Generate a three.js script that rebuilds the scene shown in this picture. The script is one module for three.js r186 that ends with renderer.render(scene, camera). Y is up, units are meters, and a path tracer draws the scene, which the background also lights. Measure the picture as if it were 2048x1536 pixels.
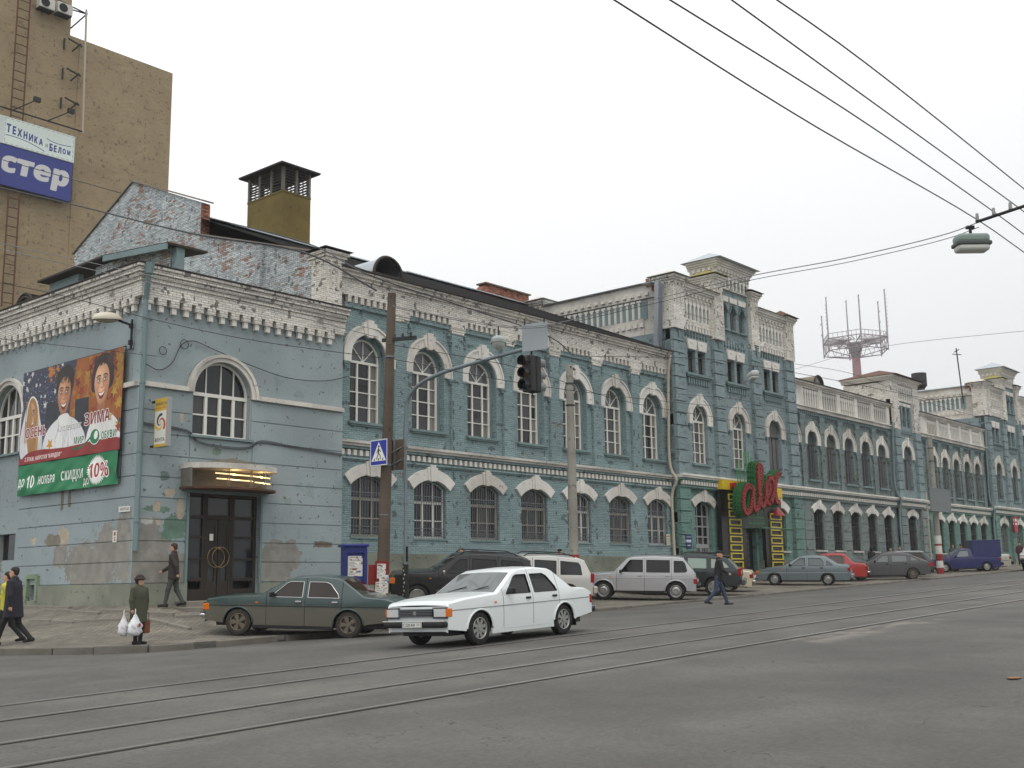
import * as THREE from 'three';
import { mergeGeometries, mergeVertices, toCreasedNormals } from 'three/addons/utils/BufferGeometryUtils.js';
import { TessellateModifier } from 'three/addons/modifiers/TessellateModifier.js';
import { RoundedBoxGeometry } from 'three/addons/geometries/RoundedBoxGeometry.js';

// ---------------------------------------------------------------- camera, sky, sun, exposure
const scene = new THREE.Scene();
const camera = new THREE.PerspectiveCamera(37.69, 4 / 3, 0.3, 2500);
{
  const pitch = 10.01 * Math.PI / 180, yaw = 49.22 * Math.PI / 180, roll = -0.9 * Math.PI / 180;
  const f = new THREE.Vector3(Math.cos(pitch) * Math.sin(yaw), Math.sin(pitch), -Math.cos(pitch) * Math.cos(yaw));
  const r0 = new THREE.Vector3(Math.cos(yaw), 0, Math.sin(yaw)), u0 = new THREE.Vector3().crossVectors(r0, f);
  const r = r0.clone().multiplyScalar(Math.cos(roll)).addScaledVector(u0, Math.sin(roll));
  const u = u0.clone().multiplyScalar(Math.cos(roll)).addScaledVector(r0, -Math.sin(roll));
  camera.position.set(-17.24, 0.53, 29.13);
  camera.quaternion.setFromRotationMatrix(new THREE.Matrix4().makeBasis(r, u, f.clone().negate()));
  camera.updateMatrixWorld();
}
{ // overcast sky: one smooth pale dome, a little brighter towards the clouded sun
  const W = 256, H = 128, data = new Float32Array(W * H * 4);
  for (let j = 0; j < H; j++) for (let i = 0; i < W; i++) {
    const th = ((i + 0.5) / W - 0.5) * 2 * Math.PI, ph = ((j + 0.5) / H - 0.5) * Math.PI;
    const dx = Math.cos(ph) * Math.cos(th), dy = Math.sin(ph), dz = Math.cos(ph) * Math.sin(th);
    const l = (0.80 + 0.11 * (-0.6 * dx - 0.8 * dz)) * (1 + 1.0 * Math.max(0, dy));
    const o = (j * W + i) * 4;
    data[o] = l * 0.985; data[o + 1] = l * 0.998; data[o + 2] = l * 1.008; data[o + 3] = 1;
  }
  const t = new THREE.DataTexture(data, W, H, THREE.RGBAFormat, THREE.FloatType);
  t.mapping = THREE.EquirectangularReflectionMapping; t.magFilter = THREE.LinearFilter; t.minFilter = THREE.LinearFilter; t.needsUpdate = true;
  scene.background = t; scene.environment = t;
}
const sun = new THREE.DirectionalLight(0xfff4e6, 0.7);
sun.position.set(-24, 74, 34); sun.target.position.set(10, 0, 0);
sun.castShadow = true; sun.shadow.radius = 40;
sun.shadow.camera.left = -80; sun.shadow.camera.right = 80; sun.shadow.camera.top = 80; sun.shadow.camera.bottom = -80; sun.shadow.camera.far = 300;
sun.shadow.mapSize.set(2048, 2048);
scene.add(sun, sun.target);
const renderer = new THREE.WebGLRenderer({ antialias: true });
renderer.toneMapping = THREE.LinearToneMapping;
renderer.toneMappingExposure = 1.0;
renderer.shadowMap.enabled = true;

// ---------------------------------------------------------------- helpers
const PI = Math.PI, V = (x, y, z) => new THREE.Vector3(x, y, z);
let seedState = 7;
function rnd() { seedState = (seedState + 0x6d2b79f5) | 0; let t = Math.imul(seedState ^ (seedState >>> 15), 1 | seedState); t = (t + Math.imul(t ^ (t >>> 7), 61 | t)) ^ t; return ((t ^ (t >>> 14)) >>> 0) / 4294967296; }
const rr = (a, b) => a + (b - a) * rnd();
const clamp = (v, a, b) => Math.min(b, Math.max(a, v)), lerp = (a, b, t) => a + (b - a) * t, sstep = (a, b, x) => { const t = clamp((x - a) / (b - a), 0, 1); return t * t * (3 - 2 * t); };
const taken = new Set();
function numbered(n) { if (!taken.has(n)) { taken.add(n); return n; } for (let i = 1; ; i++) { const m = n + '_' + String(i).padStart(3, '0'); if (!taken.has(m)) { taken.add(m); return m; } } }
function norm(g) { // common attribute set so that geometries can be merged
  if (g.index) g = g.toNonIndexed();
  if (!g.attributes.normal) g.computeVertexNormals();
  if (!g.attributes.uv) g.setAttribute('uv', new THREE.BufferAttribute(new Float32Array(g.attributes.position.count * 2), 2));
  for (const k of Object.keys(g.attributes)) if (!['position', 'normal', 'uv'].includes(k)) g.deleteAttribute(k);
  g.clearGroups && g.clearGroups(); g.morphAttributes = {};
  return g;
}
const join = (list) => list.length === 1 ? norm(list[0]) : mergeGeometries(list.map(norm));
function uvm(g) { // uv in metres by the dominant axis of the normal
  g = norm(g); const p = g.attributes.position, n = g.attributes.normal, u = g.attributes.uv;
  for (let i = 0; i < p.count; i++) {
    const ax = Math.abs(n.getX(i)), ay = Math.abs(n.getY(i)), az = Math.abs(n.getZ(i));
    if (ay > ax && ay > az) u.setXY(i, p.getX(i), p.getZ(i)); else if (ax > az) u.setXY(i, p.getZ(i), p.getY(i)); else u.setXY(i, p.getX(i), p.getY(i));
  }
  return g;
}
function bx(w, h, d, x = 0, y = 0, z = 0, ry = 0, rx = 0, rz = 0) { const g = new THREE.BoxGeometry(w, h, d); if (rx) g.rotateX(rx); if (rz) g.rotateZ(rz); if (ry) g.rotateY(ry); g.translate(x, y, z); return g; }
const b6 = (x0, x1, y0, y1, z0, z1) => bx(x1 - x0, y1 - y0, z1 - z0, (x0 + x1) / 2, (y0 + y1) / 2, (z0 + z1) / 2);
function rbox(w, h, d, r, x = 0, y = 0, z = 0) { const g = new RoundedBoxGeometry(w, h, d, 2, r); g.translate(x, y, z); return g; }
function cyl(r0, r1, h, x = 0, y = 0, z = 0, seg = 16, ax = 'y') { const g = new THREE.CylinderGeometry(r1, r0, h, seg); if (ax === 'x') g.rotateZ(-PI / 2); if (ax === 'z') g.rotateX(PI / 2); g.translate(x, y, z); return g; }
function rod(a, b, r, seg = 6, r2) { const d = new THREE.Vector3().subVectors(b, a), L = d.length(), g = new THREE.CylinderGeometry(r2 ?? r, r, L, seg); g.translate(0, L / 2, 0); g.applyQuaternion(new THREE.Quaternion().setFromUnitVectors(V(0, 1, 0), d.normalize())); g.translate(a.x, a.y, a.z); return g; }
function tube(pts, r, n, seg = 6) { return new THREE.TubeGeometry(new THREE.CatmullRomCurve3(pts), n ?? pts.length * 4, r, seg, false); }
function ext(shape, d, z = 0, bevel = 0, seg = 12) { const g = new THREE.ExtrudeGeometry(shape, { depth: d - 2 * bevel, bevelEnabled: bevel > 0, bevelSize: bevel, bevelThickness: bevel, bevelSegments: 1, bevelOffset: -bevel, curveSegments: seg }); g.translate(0, 0, z + bevel); return g; }
const poly = (pts) => new THREE.Shape(pts.map((p) => new THREE.Vector2(p[0], p[1])));
const rect = (x0, x1, y0, y1) => poly([[x0, y0], [x1, y0], [x1, y1], [x0, y1]]);
function mesh(name, g, m, parent) {
  const o = new THREE.Mesh(Array.isArray(g) ? join(g) : g, m); o.name = parent === scene ? numbered(name) : name; o.castShadow = o.receiveShadow = true; parent.add(o); return o;
}
function thing(name, label, category, pos = [0, 0, 0], turn = 0, group) {
  const o = new THREE.Group(); o.name = numbered(name); o.position.set(...pos); o.rotation.y = turn; o.userData = { label, category }; if (group) o.userData.group = group; scene.add(o); return o;
}
function solo(name, g, m, label, category, group) { const o = mesh(name, g, m, scene); o.userData = { label, category }; if (group) o.userData.group = group; return o; }
function struct(name, g, m) { const o = mesh(name, g, m, scene); o.userData.kind = 'structure'; return o; }
function rebase(o, x, y, z) { o.position.set(x, y, z); for (const c of o.children) c.position.sub(o.position); }
const wallUV = (g) => uvm(g);

// ---------------------------------------------------------------- computed textures
const lin = (c) => { c /= 255; return c <= 0.04045 ? c / 12.92 : ((c + 0.055) / 1.055) ** 2.4; };
const srgb = (r, g, b) => new THREE.Color().setRGB(lin(r), lin(g), lin(b));
const hash = (x, y, s) => { let h = Math.imul(x | 0, 374761393) + Math.imul(y | 0, 668265263) + Math.imul(s | 0, 1274126177); h = Math.imul(h ^ (h >>> 13), 1274126177); return ((h ^ (h >>> 16)) >>> 0) / 4294967296; };
function vn(x, y, per, s) { // value noise, period per
  const xi = Math.floor(x), yi = Math.floor(y), fx = x - xi, fy = y - yi, u = fx * fx * (3 - 2 * fx), v = fy * fy * (3 - 2 * fy);
  const m = (a) => ((a % per) + per) % per, a = hash(m(xi), m(yi), s), b = hash(m(xi + 1), m(yi), s), c = hash(m(xi), m(yi + 1), s), d = hash(m(xi + 1), m(yi + 1), s);
  return lerp(lerp(a, b, u), lerp(c, d, u), v);
}
const FC = {};
function fbmRaw(u, v, per, oct) { let a = 0.5, t = 0, n = 0; for (let i = 0; i < oct; i++) { t += a * vn(u * per, v * per, per, i * 17 + per); n += a; a *= 0.55; per *= 2; } return t / n; }
function fbm(u, v, per, oct, s) { // tiling fractal noise, sampled from one computed field per kind
  const key = per * 16 + oct, N = 512; let F = FC[key]; if (!F) { F = FC[key] = new Float32Array(N * N); for (let j = 0; j < N; j++) for (let i = 0; i < N; i++) F[j * N + i] = fbmRaw(i / N, j / N, per, oct); }
  const x = (u + hash(s, 1, 7)) * N, y = (v + hash(s, 2, 7)) * N, xi = Math.floor(x), yi = Math.floor(y), fx = x - xi, fy = y - yi, x0 = xi & 511, x1 = (xi + 1) & 511, y0 = (yi & 511) << 9, y1 = ((yi + 1) & 511) << 9;
  const p = F[y0 + x0], q = F[y0 + x1], r = F[y1 + x0], w = F[y1 + x1]; return p + (q - p) * fx + ((r + (w - r) * fx) - (p + (q - p) * fx)) * fy;
}
function tex(N, tile, fn, M = N) { // fn(u, v, out) -> out[0..2] sRGB 0..255, out[3] height 0..1
  const col = new Uint8Array(N * M * 4), hgt = new Uint8Array(N * M * 4), o = [0, 0, 0, 0];
  for (let j = 0; j < M; j++) for (let i = 0; i < N; i++) {
    fn((i + 0.5) / N, (j + 0.5) / M, o); const k = (j * N + i) * 4;
    col[k] = clamp(o[0], 0, 255); col[k + 1] = clamp(o[1], 0, 255); col[k + 2] = clamp(o[2], 0, 255); col[k + 3] = 255;
    const h = clamp(o[3] * 255, 0, 255); hgt[k] = hgt[k + 1] = hgt[k + 2] = h; hgt[k + 3] = 255;
  }
  const mk = (d, c) => { const t = new THREE.DataTexture(d, N, M, THREE.RGBAFormat); t.wrapS = t.wrapT = THREE.RepeatWrapping; t.magFilter = THREE.LinearFilter; t.minFilter = THREE.LinearMipmapLinearFilter; t.generateMipmaps = true; if (c) t.colorSpace = THREE.SRGBColorSpace; t.repeat.set(1 / tile, 1 / (tile * M / N)); t.needsUpdate = true; return t; };
  return { map: mk(col, true), bumpMap: mk(hgt, false) };
}
const mat = (o) => new THREE.MeshStandardMaterial(o);
const flat = (r, g, b, roughness = 0.8, metalness = 0) => mat({ color: srgb(r, g, b), roughness, metalness });
function brickTex(c, opt = {}) {
  const { wear = 0.1, joint = 0.8, brick = [120, 78, 62], vary = 0.07, low = 0.12, s = 1, soot = 0.05 } = opt;
  const nx = 32, ny = 108;
  return tex(1024, 8, (u, v, o) => {
    const row = Math.floor(v * ny), fy = v * ny - row, sh = row % 2 ? 0.5 : 0, cx = u * nx + sh, ci = ((Math.floor(cx)) % nx + nx) % nx, fx = cx - Math.floor(cx);
    const j = Math.min(Math.min(fx, 1 - fx) * 0.25, Math.min(fy, 1 - fy) * 0.075) < 0.0062 ? 1 : 0;
    const per = 1 + (hash(ci, row, s) - 0.5) * 2 * vary, lo = 1 + (fbm(u, v, 6, 4, s + 3) - 0.5) * 2 * low;
    const w = fbm(u, v, 10, 5, s + 40) * 0.6 + hash(ci, row, s + 9) * 0.27 + fbm(u, v, 60, 3, s + 5) * 0.13;
    let k = per * lo * (j ? joint : 1), r = c[0], g = c[1], b = c[2];
    if (w > 0.76 - wear) { const t = clamp((w - (0.76 - wear)) / 0.05, 0, 1) * 0.85, q = hash(ci, row, s + 21); r = lerp(r, lerp(brick[0], 150, q * q), t); g = lerp(g, lerp(brick[1], 140, q * q), t); b = lerp(b, lerp(brick[2], 128, q * q), t); }
    const st = fbm(u, v, 40, 3, s + 60); if (st > 0.68) k *= 1 - soot * 6 * clamp((st - 0.68) / 0.05, 0, 1);
    o[0] = r * k; o[1] = g * k; o[2] = b * k; o[3] = j ? 0.15 : 0.72 + 0.28 * hash(ci, row, s + 77) - 0.18 * fbm(u, v, 120, 2, 4);
  });
}
const brickMat = (c, opt, rough = 0.9) => mat({ ...brickTex(c, opt), bumpScale: 0.02, roughness: rough });
const M = {};
M.tealBrick = brickMat([128, 149, 151], { wear: 0.05, s: 11, vary: 0.05, brick: [112, 100, 90] });
M.tealBrickPav = brickMat([130, 147, 150], { wear: 0.045, s: 23, vary: 0.04, joint: 0.88, brick: [112, 104, 98] });
M.tealGreen = brickMat([106, 138, 130], { wear: 0.055, s: 31, vary: 0.05, joint: 0.86, brick: [104, 104, 94] });
M.greyBrick = brickMat([116, 130, 128], { wear: 0.1, s: 37, vary: 0.06, low: 0.16, joint: 0.84, brick: [112, 100, 90] });
M.greyBand = brickMat([124, 136, 133], { wear: 0.08, s: 39, vary: 0.03, joint: 0.94, low: 0.12 });
M.whiteBrick = brickMat([220, 216, 207], { wear: 0.05, s: 47, vary: 0.06, joint: 0.72, low: 0.16, brick: [136, 128, 118], soot: 0.07 });
M.gableBrick = brickMat([176, 184, 186], { wear: 0.17, s: 53, vary: 0.12, joint: 0.55, brick: [152, 112, 98], low: 0.14 });
M.rawBrick = brickMat([150, 100, 80], { wear: 0.03, s: 59, vary: 0.2, joint: 0.6 });
const stuccoTex = (c, s, lowA = 0.08) => tex(512, 4, (u, v, o) => { const n = 1 + (fbm(u, v, 4, 5, s) - 0.5) * 2 * lowA + (fbm(u, v, 100, 2, s + 2) - 0.5) * 0.08, st = fbm(u * 1, v, 24, 3, s + 8); const k = st > 0.74 ? n * (1 - 2 * Math.min(0.1, st - 0.74)) : n; o[0] = c[0] * k; o[1] = c[1] * k; o[2] = c[2] * k; o[3] = 0.5 + 0.5 * (fbm(u, v, 60, 3, s + 5) - 0.5); });
const SC = {}, plainTex = (s, low = 0.1) => { const b = low < 0.1 ? 0.08 : low < 0.17 ? 0.14 : 0.22, k = b * 100 + s % 2; return SC[k] ?? (SC[k] = stuccoTex([222, 222, 222], 71 + k, b)); };
const stucco = (c, s, low, rough = 0.88) => mat({ ...plainTex(s, low), color: srgb(Math.min(255, c[0] * 1.12), Math.min(255, c[1] * 1.12), Math.min(255, c[2] * 1.12)), bumpScale: 0.006, roughness: rough });
M.white = stucco([222, 219, 211], 71, 0.14); M.whites = [M.white, stucco([214, 209, 200], 72, 0.14), stucco([226, 223, 216], 73, 0.08), stucco([206, 203, 196], 74, 0.2)]; const whitePick = () => M.whites[Math.floor(rnd() * 4)];
M.whiteDirty = stucco([204, 200, 192], 73, 0.2);
M.teal = stucco([122, 142, 144], 75, 0.08);
M.darkTeal = stucco([118, 138, 139], 77, 0.14); M.interior = stucco([128, 124, 116], 76, 0.14);
M.plinth = stucco([132, 136, 122], 79, 0.22);
M.tan = brickMat([158, 141, 112], { wear: 0.0, s: 81, vary: 0.035, joint: 0.93, low: 0.09, soot: 0.03 });
M.concrete = stucco([150, 148, 138], 83, 0.12);
M.stone = stucco([134, 130, 120], 85, 0.16);
M.kerb = stucco([112, 108, 100], 86, 0.2);
M.roofBlack = new THREE.MeshPhysicalMaterial({ ...plainTex(87, 0.25), color: srgb(20, 19, 19), bumpScale: 0.006, roughness: 1, specularIntensity: 0.15 });
M.panelDark = stucco([112, 130, 130], 78, 0.14);
M.zinc = mat({ color: srgb(176, 184, 190), roughness: 0.42, metalness: 0.7 });
M.roofTin = stucco([120, 112, 96], 89, 0.16, 0.6);
M.rust = stucco([96, 66, 48], 91, 0.3);
M.frameWhite = flat(226, 224, 216, 0.5);
M.frameOld = flat(176, 168, 152, 0.7);
M.frameGrey = flat(150, 152, 152, 0.7);
M.iron = flat(44, 44, 46, 0.6, 0.3);
M.ironGrey = flat(120, 124, 128, 0.5, 0.6);
M.dark = flat(22, 22, 23, 0.8);
M.black = flat(14, 14, 15, 0.5);
M.wood = stucco([112, 98, 84], 93, 0.2);
M.timberDark = stucco([50, 43, 38], 95, 0.2, 0.75);
M.shutter = [stucco([88, 90, 92], 97, 0.18), stucco([76, 80, 82], 99, 0.18), stucco([100, 100, 98], 101, 0.2)];
M.glass = [[24, 26, 28], [34, 36, 38], [52, 53, 54], [18, 19, 21], [68, 68, 66]].map((c) => new THREE.MeshPhysicalMaterial({ color: srgb(...c), roughness: 0.06, ior: 1.5, specularIntensity: 1 }));
M.glassFan = new THREE.MeshPhysicalMaterial({ color: srgb(88, 90, 92), roughness: 0.1 });
M.curtain = [[126, 122, 114], [112, 108, 102], [96, 94, 90]].map((c) => new THREE.MeshPhysicalMaterial({ color: srgb(...c), roughness: 0.08 }));
const glassPick = () => M.glass[Math.floor(rnd() * M.glass.length)];
// ---------------------------------------------------------------- ground, road, pavement
const KERB = [[200, 6.2], [1, 6.2], [-0.95, 6.25], [-2.4, 5.85], [-3.4, 4.95], [-4.1, 3.8], [-4.85, 2.65], [-6, 0.5], [-6.8, -2], [-7, -6], [-7, -60]];
function kerbDist(x, z) { let b = 1e9; for (let i = 0; i + 1 < KERB.length; i++) { const [ax, az] = KERB[i], [cx, cz] = KERB[i + 1], vx = cx - ax, vz = cz - az, t = clamp(((x - ax) * vx + (z - az) * vz) / (vx * vx + vz * vz), 0, 1); b = Math.min(b, Math.hypot(x - ax - t * vx, z - az - t * vz)); } return b; }
const grade = (x) => x < 100 ? x : 100 + (x - 100) * 0.3;
const edgeY = (x) => -0.82 + 0.0268 * Math.max(grade(x), -4);
const kerbH = (x) => x < 8 ? 0.15 : Math.max(0.09, 0.15 - (x - 8) * 0.01);
function walkY(x, z) { const a = kerbDist(x, z), w = Math.hypot(Math.max(0, -x), Math.max(0, z)), t = a / (a + w + 1e-6), rise = clamp(0.74 - 0.0148 * x, 0.03, 0.74); return edgeY(x) + kerbH(x) + rise * t * t; }
function roadY(x, z) { const base = -0.66 + 0.03 * Math.max(grade(x), -30), s = clamp((14 - z) / 8, 0, 1) ** 1.3; return base * (1 - s) + edgeY(x) * s; }
function sheet(xs, zs, yf, cf) {
  const P = [], U = [], Cc = [], I = [];
  for (const z of zs) for (const x of xs) { P.push(x, yf(x, z), z); U.push(x, z); if (cf) { const c = cf(x, z); Cc.push(c[0], c[1], c[2]); } }
  const n = xs.length; for (let j = 0; j + 1 < zs.length; j++) for (let i = 0; i + 1 < n; i++) { const a = j * n + i; I.push(a, a + n, a + 1, a + 1, a + n, a + n + 1); }
  const g = new THREE.BufferGeometry(); g.setAttribute('position', new THREE.Float32BufferAttribute(P, 3)); g.setAttribute('uv', new THREE.Float32BufferAttribute(U, 2)); if (cf) g.setAttribute('color', new THREE.Float32BufferAttribute(Cc, 3)); g.setIndex(I); g.computeVertexNormals(); return g;
}
const range = (a, b, d) => { const o = []; for (let x = a; x < b - 1e-6; x += d) o.push(x); o.push(b); return o; };
const asphaltTex = tex(1536, 7, (u, v, o) => {
  const g = hash(Math.floor(u * 1536), Math.floor(v * 1536), 3), m = fbm(u, v, 200, 2, 9), lo = fbm(u, v, 5, 5, 12), cr = Math.abs(fbm(u, v, 7, 4, 91) - 0.5);
  let k = 0.84 + 0.22 * m + 0.2 * (g - 0.5) + 0.3 * (lo - 0.5); if (g > 0.99) k += 0.4; if (cr < 0.003 && lo > 0.48) k *= 0.7;
  o[0] = 92 * k; o[1] = 91 * k; o[2] = 87 * k; o[3] = 0.4 + 0.4 * m + 0.2 * g;
});
M.asphalt = mat({ ...asphaltTex, bumpScale: 0.008, roughness: 0.86, vertexColors: true });
const paverTex = tex(1024, 4, (u, v, o) => {
  const ny = 40, row = Math.floor(v * ny), fy = v * ny - row, w = 0.12 * Math.sin(u * 20 * PI * 2), cx = u * 20 + (row % 2 ? 0.5 : 0), ci = Math.floor(cx) % 20, fx = cx - Math.floor(cx), fyw = fy + w * 0.8;
  const j = fx < 0.06 || fx > 0.94 || fyw < 0.1 || fyw > 0.93, h = hash(ci, row, 5), lo = fbm(u, v, 5, 4, 6), g = fbm(u, v, 200, 2, 8);
  const k = (j ? 0.74 : 0.9 + 0.2 * h) * (0.84 + 0.32 * lo) * (0.93 + 0.14 * g), red = 1;
  o[0] = 130 * k * red; o[1] = 124 * k; o[2] = 112 * k / (red > 1 ? 1.06 : 1); o[3] = j ? 0.1 : 0.7 + 0.2 * h;
});
M.paver = mat({ ...paverTex, bumpScale: 0.014, roughness: 0.92, vertexColors: true });
M.soil = stucco([96, 90, 80], 111, 0.2);
const RAILS = [14.05, 15.57, 17.38, 18.9];
function roadTone(x, z) { // worn asphalt: darker tarred lanes, paler dusty strip of the tram bed, old patches
  const n = fbm(x / 64 + 3, z / 64 + 3, 16, 4, 201), p = fbm(x / 40 + 5, z / 22 + 5, 9, 3, 207);
  const q = fbm(x / 18 + 1, z / 30 + 1, 12, 4, 223), r2 = fbm(x / 50 + 8, z / 6 + 8, 16, 3, 227); let k = 0.93 + 0.42 * (n - 0.5) + (p > 0.6 ? -0.09 : 0) + (q > 0.64 ? -0.06 : q < 0.34 ? 0.05 : 0) + (r2 > 0.6 ? 0.05 : 0); let w = 0; if (x > 9 && x < 13.2 && z > 20.2 && z < 22.6) k *= 0.88; if (x > -9 && x < -4.5 && z > 9.2 && z < 11.1) k *= 0.9; if (x > 18 && x < 30 && z > 10 && z < 12.2) k *= 0.9;
  if (z > 13.7 && z < 19.3) { k += 0.08 + 0.3 * (fbm(x / 20 + 9, z / 6 + 9, 14, 3, 211) - 0.4); w = 0.025; }
  if (z < 8) { k += 0.05 * sstep(8, 6.4, z) * (0.5 + fbm(x / 16 + 2, z / 4 + 1, 12, 3, 215)); w += 0.02; }
  const sand = fbm(x / 9 + 2, z / 1.6 + 2, 20, 4, 219); if (x > 1.5 && x < 8.5 && z > 18.95 && z < 19.75 && sand > 0.42) { const t = clamp((sand - 0.42) * 6, 0, 1); k = lerp(k, 1.75, t); w = 0.06; }
  return [k * (1 + w), k, k * (1 - w)];
}
{
  const xs = [...range(-60, -16, 1), ...range(-15.75, 40, 0.25), ...range(41, 200, 1.5)], zs = [...range(5.9, 13.6, 0.35), 13.72, ...range(13.9, 19.4, 0.14), ...range(19.6, 60, 0.5)];
  struct('road', sheet(xs, zs, roadY, roadTone), M.asphalt);
  // side street in front of the long wall
  struct('side_street', sheet(range(-60, -1.9, 0.7), range(-60, 6, 1.2), (x, z) => roadY(x, 6) - 0.012 - 0.0 * z, (x, z) => { const k = 0.95 + 0.25 * (fbm(x / 40 + 3, z / 40 + 3, 14, 4, 203) - 0.5); return [k, k, k * 0.98]; }), M.asphalt);
  struct('ground', sheet(range(-900, 900, 60), range(-900, 900, 60), (x, z) => -2.2 + 0.02 * clamp(x, -60, 160)), M.soil);
}
{ // pavement: ruled between the kerb line and the walls
  const inner = [[200, -1.2], [1, -1.2], [0.6, -1.2], [0.6, -1.2], [0.6, -1.2], [0.6, -1.2], [0.6, -1.2], [0.6, -1.3], [0.6, -3], [0.6, -6], [0.6, -60]];
  const P = [], U = [], Cc = [], I = []; let rows = 0; const nt = 26;
  for (let s = 0; s + 1 < KERB.length; s++) {
    const L = Math.hypot(KERB[s + 1][0] - KERB[s][0], KERB[s + 1][1] - KERB[s][1]), n = Math.max(3, Math.ceil(L / 0.45));
    for (let i = s ? 1 : 0; i <= n; i++) { const q = i / n, ax = lerp(KERB[s][0], KERB[s + 1][0], q), az = lerp(KERB[s][1], KERB[s + 1][1], q), cx = lerp(inner[s][0], inner[s + 1][0], q), cz = lerp(inner[s][1], inner[s + 1][1], q);
      for (let t = 0; t <= nt; t++) { const x = lerp(ax, cx, t / nt), z = lerp(az, cz, t / nt), d = fbm(x / 30 + 4, z / 30 + 4, 26, 4, 231), dirt = fbm(x / 12 + 4, z / 12 + 4, 22, 4, 233), k = 0.9 + 0.4 * (d - 0.5) - (dirt > 0.6 ? 0.14 : 0); P.push(x, walkY(x, z) + 0.018 * (fbm(x / 20 + 2, z / 20 + 2, 26, 2, 241) - 0.5), z); U.push(x, z); Cc.push(k, k, k); }
      rows++; }
  }
  for (let j = 0; j + 1 < rows; j++) for (let t = 0; t < nt; t++) { const a = j * (nt + 1) + t, b = a + nt + 1; I.push(a, a + 1, b, a + 1, b + 1, b); }
  const g = new THREE.BufferGeometry(); g.setAttribute('position', new THREE.Float32BufferAttribute(P, 3)); g.setAttribute('uv', new THREE.Float32BufferAttribute(U, 2)); g.setAttribute('color', new THREE.Float32BufferAttribute(Cc, 3)); g.setIndex(I); g.computeVertexNormals();
  struct('pavement', g, M.paver);
}
{ // kerb stones, one by one
  const k = new THREE.Group(); k.name = numbered('kerb'); k.userData.kind = 'structure'; scene.add(k);
  const pts = KERB.slice(1, 9), line = [[92, 6.2], ...pts]; let carry = 0;
  const geos = [1.0, 1.18, 0.86].map((L) => { const g = rbox(L, 0.42, 0.16, 0.025); return uvm(g); });
  for (let s = 0; s + 1 < line.length; s++) {
    const [ax, az] = line[s], [cx, cz] = line[s + 1], L = Math.hypot(cx - ax, cz - az), dx = (cx - ax) / L, dz = (cz - az) / L; let q = carry;
    while (q < L) { const gi = Math.floor(rnd() * 3), len = [1.0, 1.18, 0.86][gi], m = q + len / 2; const mm = Math.min(m, L), x = ax + dx * mm, z = az + dz * mm, y = edgeY(x) + kerbH(x) - 0.21 + 0.012 + rr(-0.012, 0.008);
      const o = mesh('kerb_stone', geos[gi], M.kerb, k); o.position.set(x + rr(-0.012, 0.012), y, z + 0.07 + rr(-0.015, 0.015)); o.rotation.y = Math.atan2(-dz, dx) + rr(-0.012, 0.012); o.rotation.z = (dx < 0 ? -1 : 1) * 0 + (Math.abs(dx) > 0.9 ? 0.0268 * (x > -4 ? 1 : 0) * Math.sign(dx) : 0); q += len + 0.022; }
    carry = q - L;
  }
  // low kerbs that step the pavement at the corner
  const low = [[[-1.79, -2.12], [-1.67, 0.11]], [[-1.67, 0.11], [-0.86, 1.34]], [[-0.86, 1.34], [-0.42, 1.66]], [[-0.42, 1.7], [-0.34, 3.5]], [[-0.32, -7.5], [-0.36, -2.6]], [[-0.6, -3.6], [-0.85, -0.1]], [[-0.8, -0.05], [0.44, 1.55]], [[0.4, 1.7], [2.6, 1.75]]];
  for (const [[ax, az], [cx, cz]] of low) { const L = Math.hypot(cx - ax, cz - az), n = Math.max(1, Math.round(L / 1.0)); for (let i = 0; i < n; i++) { const q = (i + 0.5) / n, x = lerp(ax, cx, q), z = lerp(az, cz, q), g = uvm(rbox(L / n - 0.025, 0.3, 0.14, 0.022)); const o = mesh('kerb_stone', g, M.stone, k); o.position.set(x, walkY(x, z) - 0.09 + rr(-0.015, 0.02), z); o.rotation.y = Math.atan2(-(cz - az), cx - ax) + rr(-0.02, 0.02); const a = walkY(ax, az), b = walkY(cx, cz); o.rotation.z = Math.atan2(b - a, L); } }
}
{ // two tram tracks: grooved rails let into the asphalt
  M.rail = mat({ color: srgb(150, 149, 146), roughness: 0.38, metalness: 0.8 }); M.railRust = stucco([74, 66, 58], 115, 0.2, 0.85);
  const groups = ['steel tram rail beside the kerbside lane, outer rail of the near-building track', 'steel tram rail, inner rail of the track beside the kerbside lane', 'steel tram rail, inner rail of the track along the open asphalt', 'steel tram rail along the open asphalt with pale grit beside it'];
  RAILS.forEach((z, i) => {
    const t = thing('tram_rail', groups[i], 'rail', [-60, roadY(-60, z), z], 0, 'tram rails in the roadway'); const xs = range(-60, 150, 1.5), y0 = roadY(-60, z);
    const strip = (z0, z1, h, xa, xb) => { const P = [], U = [], I = [], xl = xa === undefined ? xs : range(xa, xb, 1.2); for (const x of xl) { for (const zz of [z0, z1]) { P.push(x + 60, roadY(x, z) + h - y0, zz); U.push(x, zz); } } for (let j = 0; j + 1 < xl.length; j++) { const a = j * 2; I.push(a, a + 1, a + 2, a + 1, a + 3, a + 2); } const g = new THREE.BufferGeometry(); g.setAttribute('position', new THREE.Float32BufferAttribute(P, 3)); g.setAttribute('uv', new THREE.Float32BufferAttribute(U, 2)); g.setIndex(I); g.computeVertexNormals(); return g; };
    mesh('rail_head', strip(-0.035, 0.04, 0.018), M.rail, t); for (let a = -56; a < 120; ) { const b = a + rr(5, 16); mesh('flange_groove', strip(0.041, 0.066, 0.010, a, b), M.railRust, t); a = b + rr(0.4, 4); } 
  });
}
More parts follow.
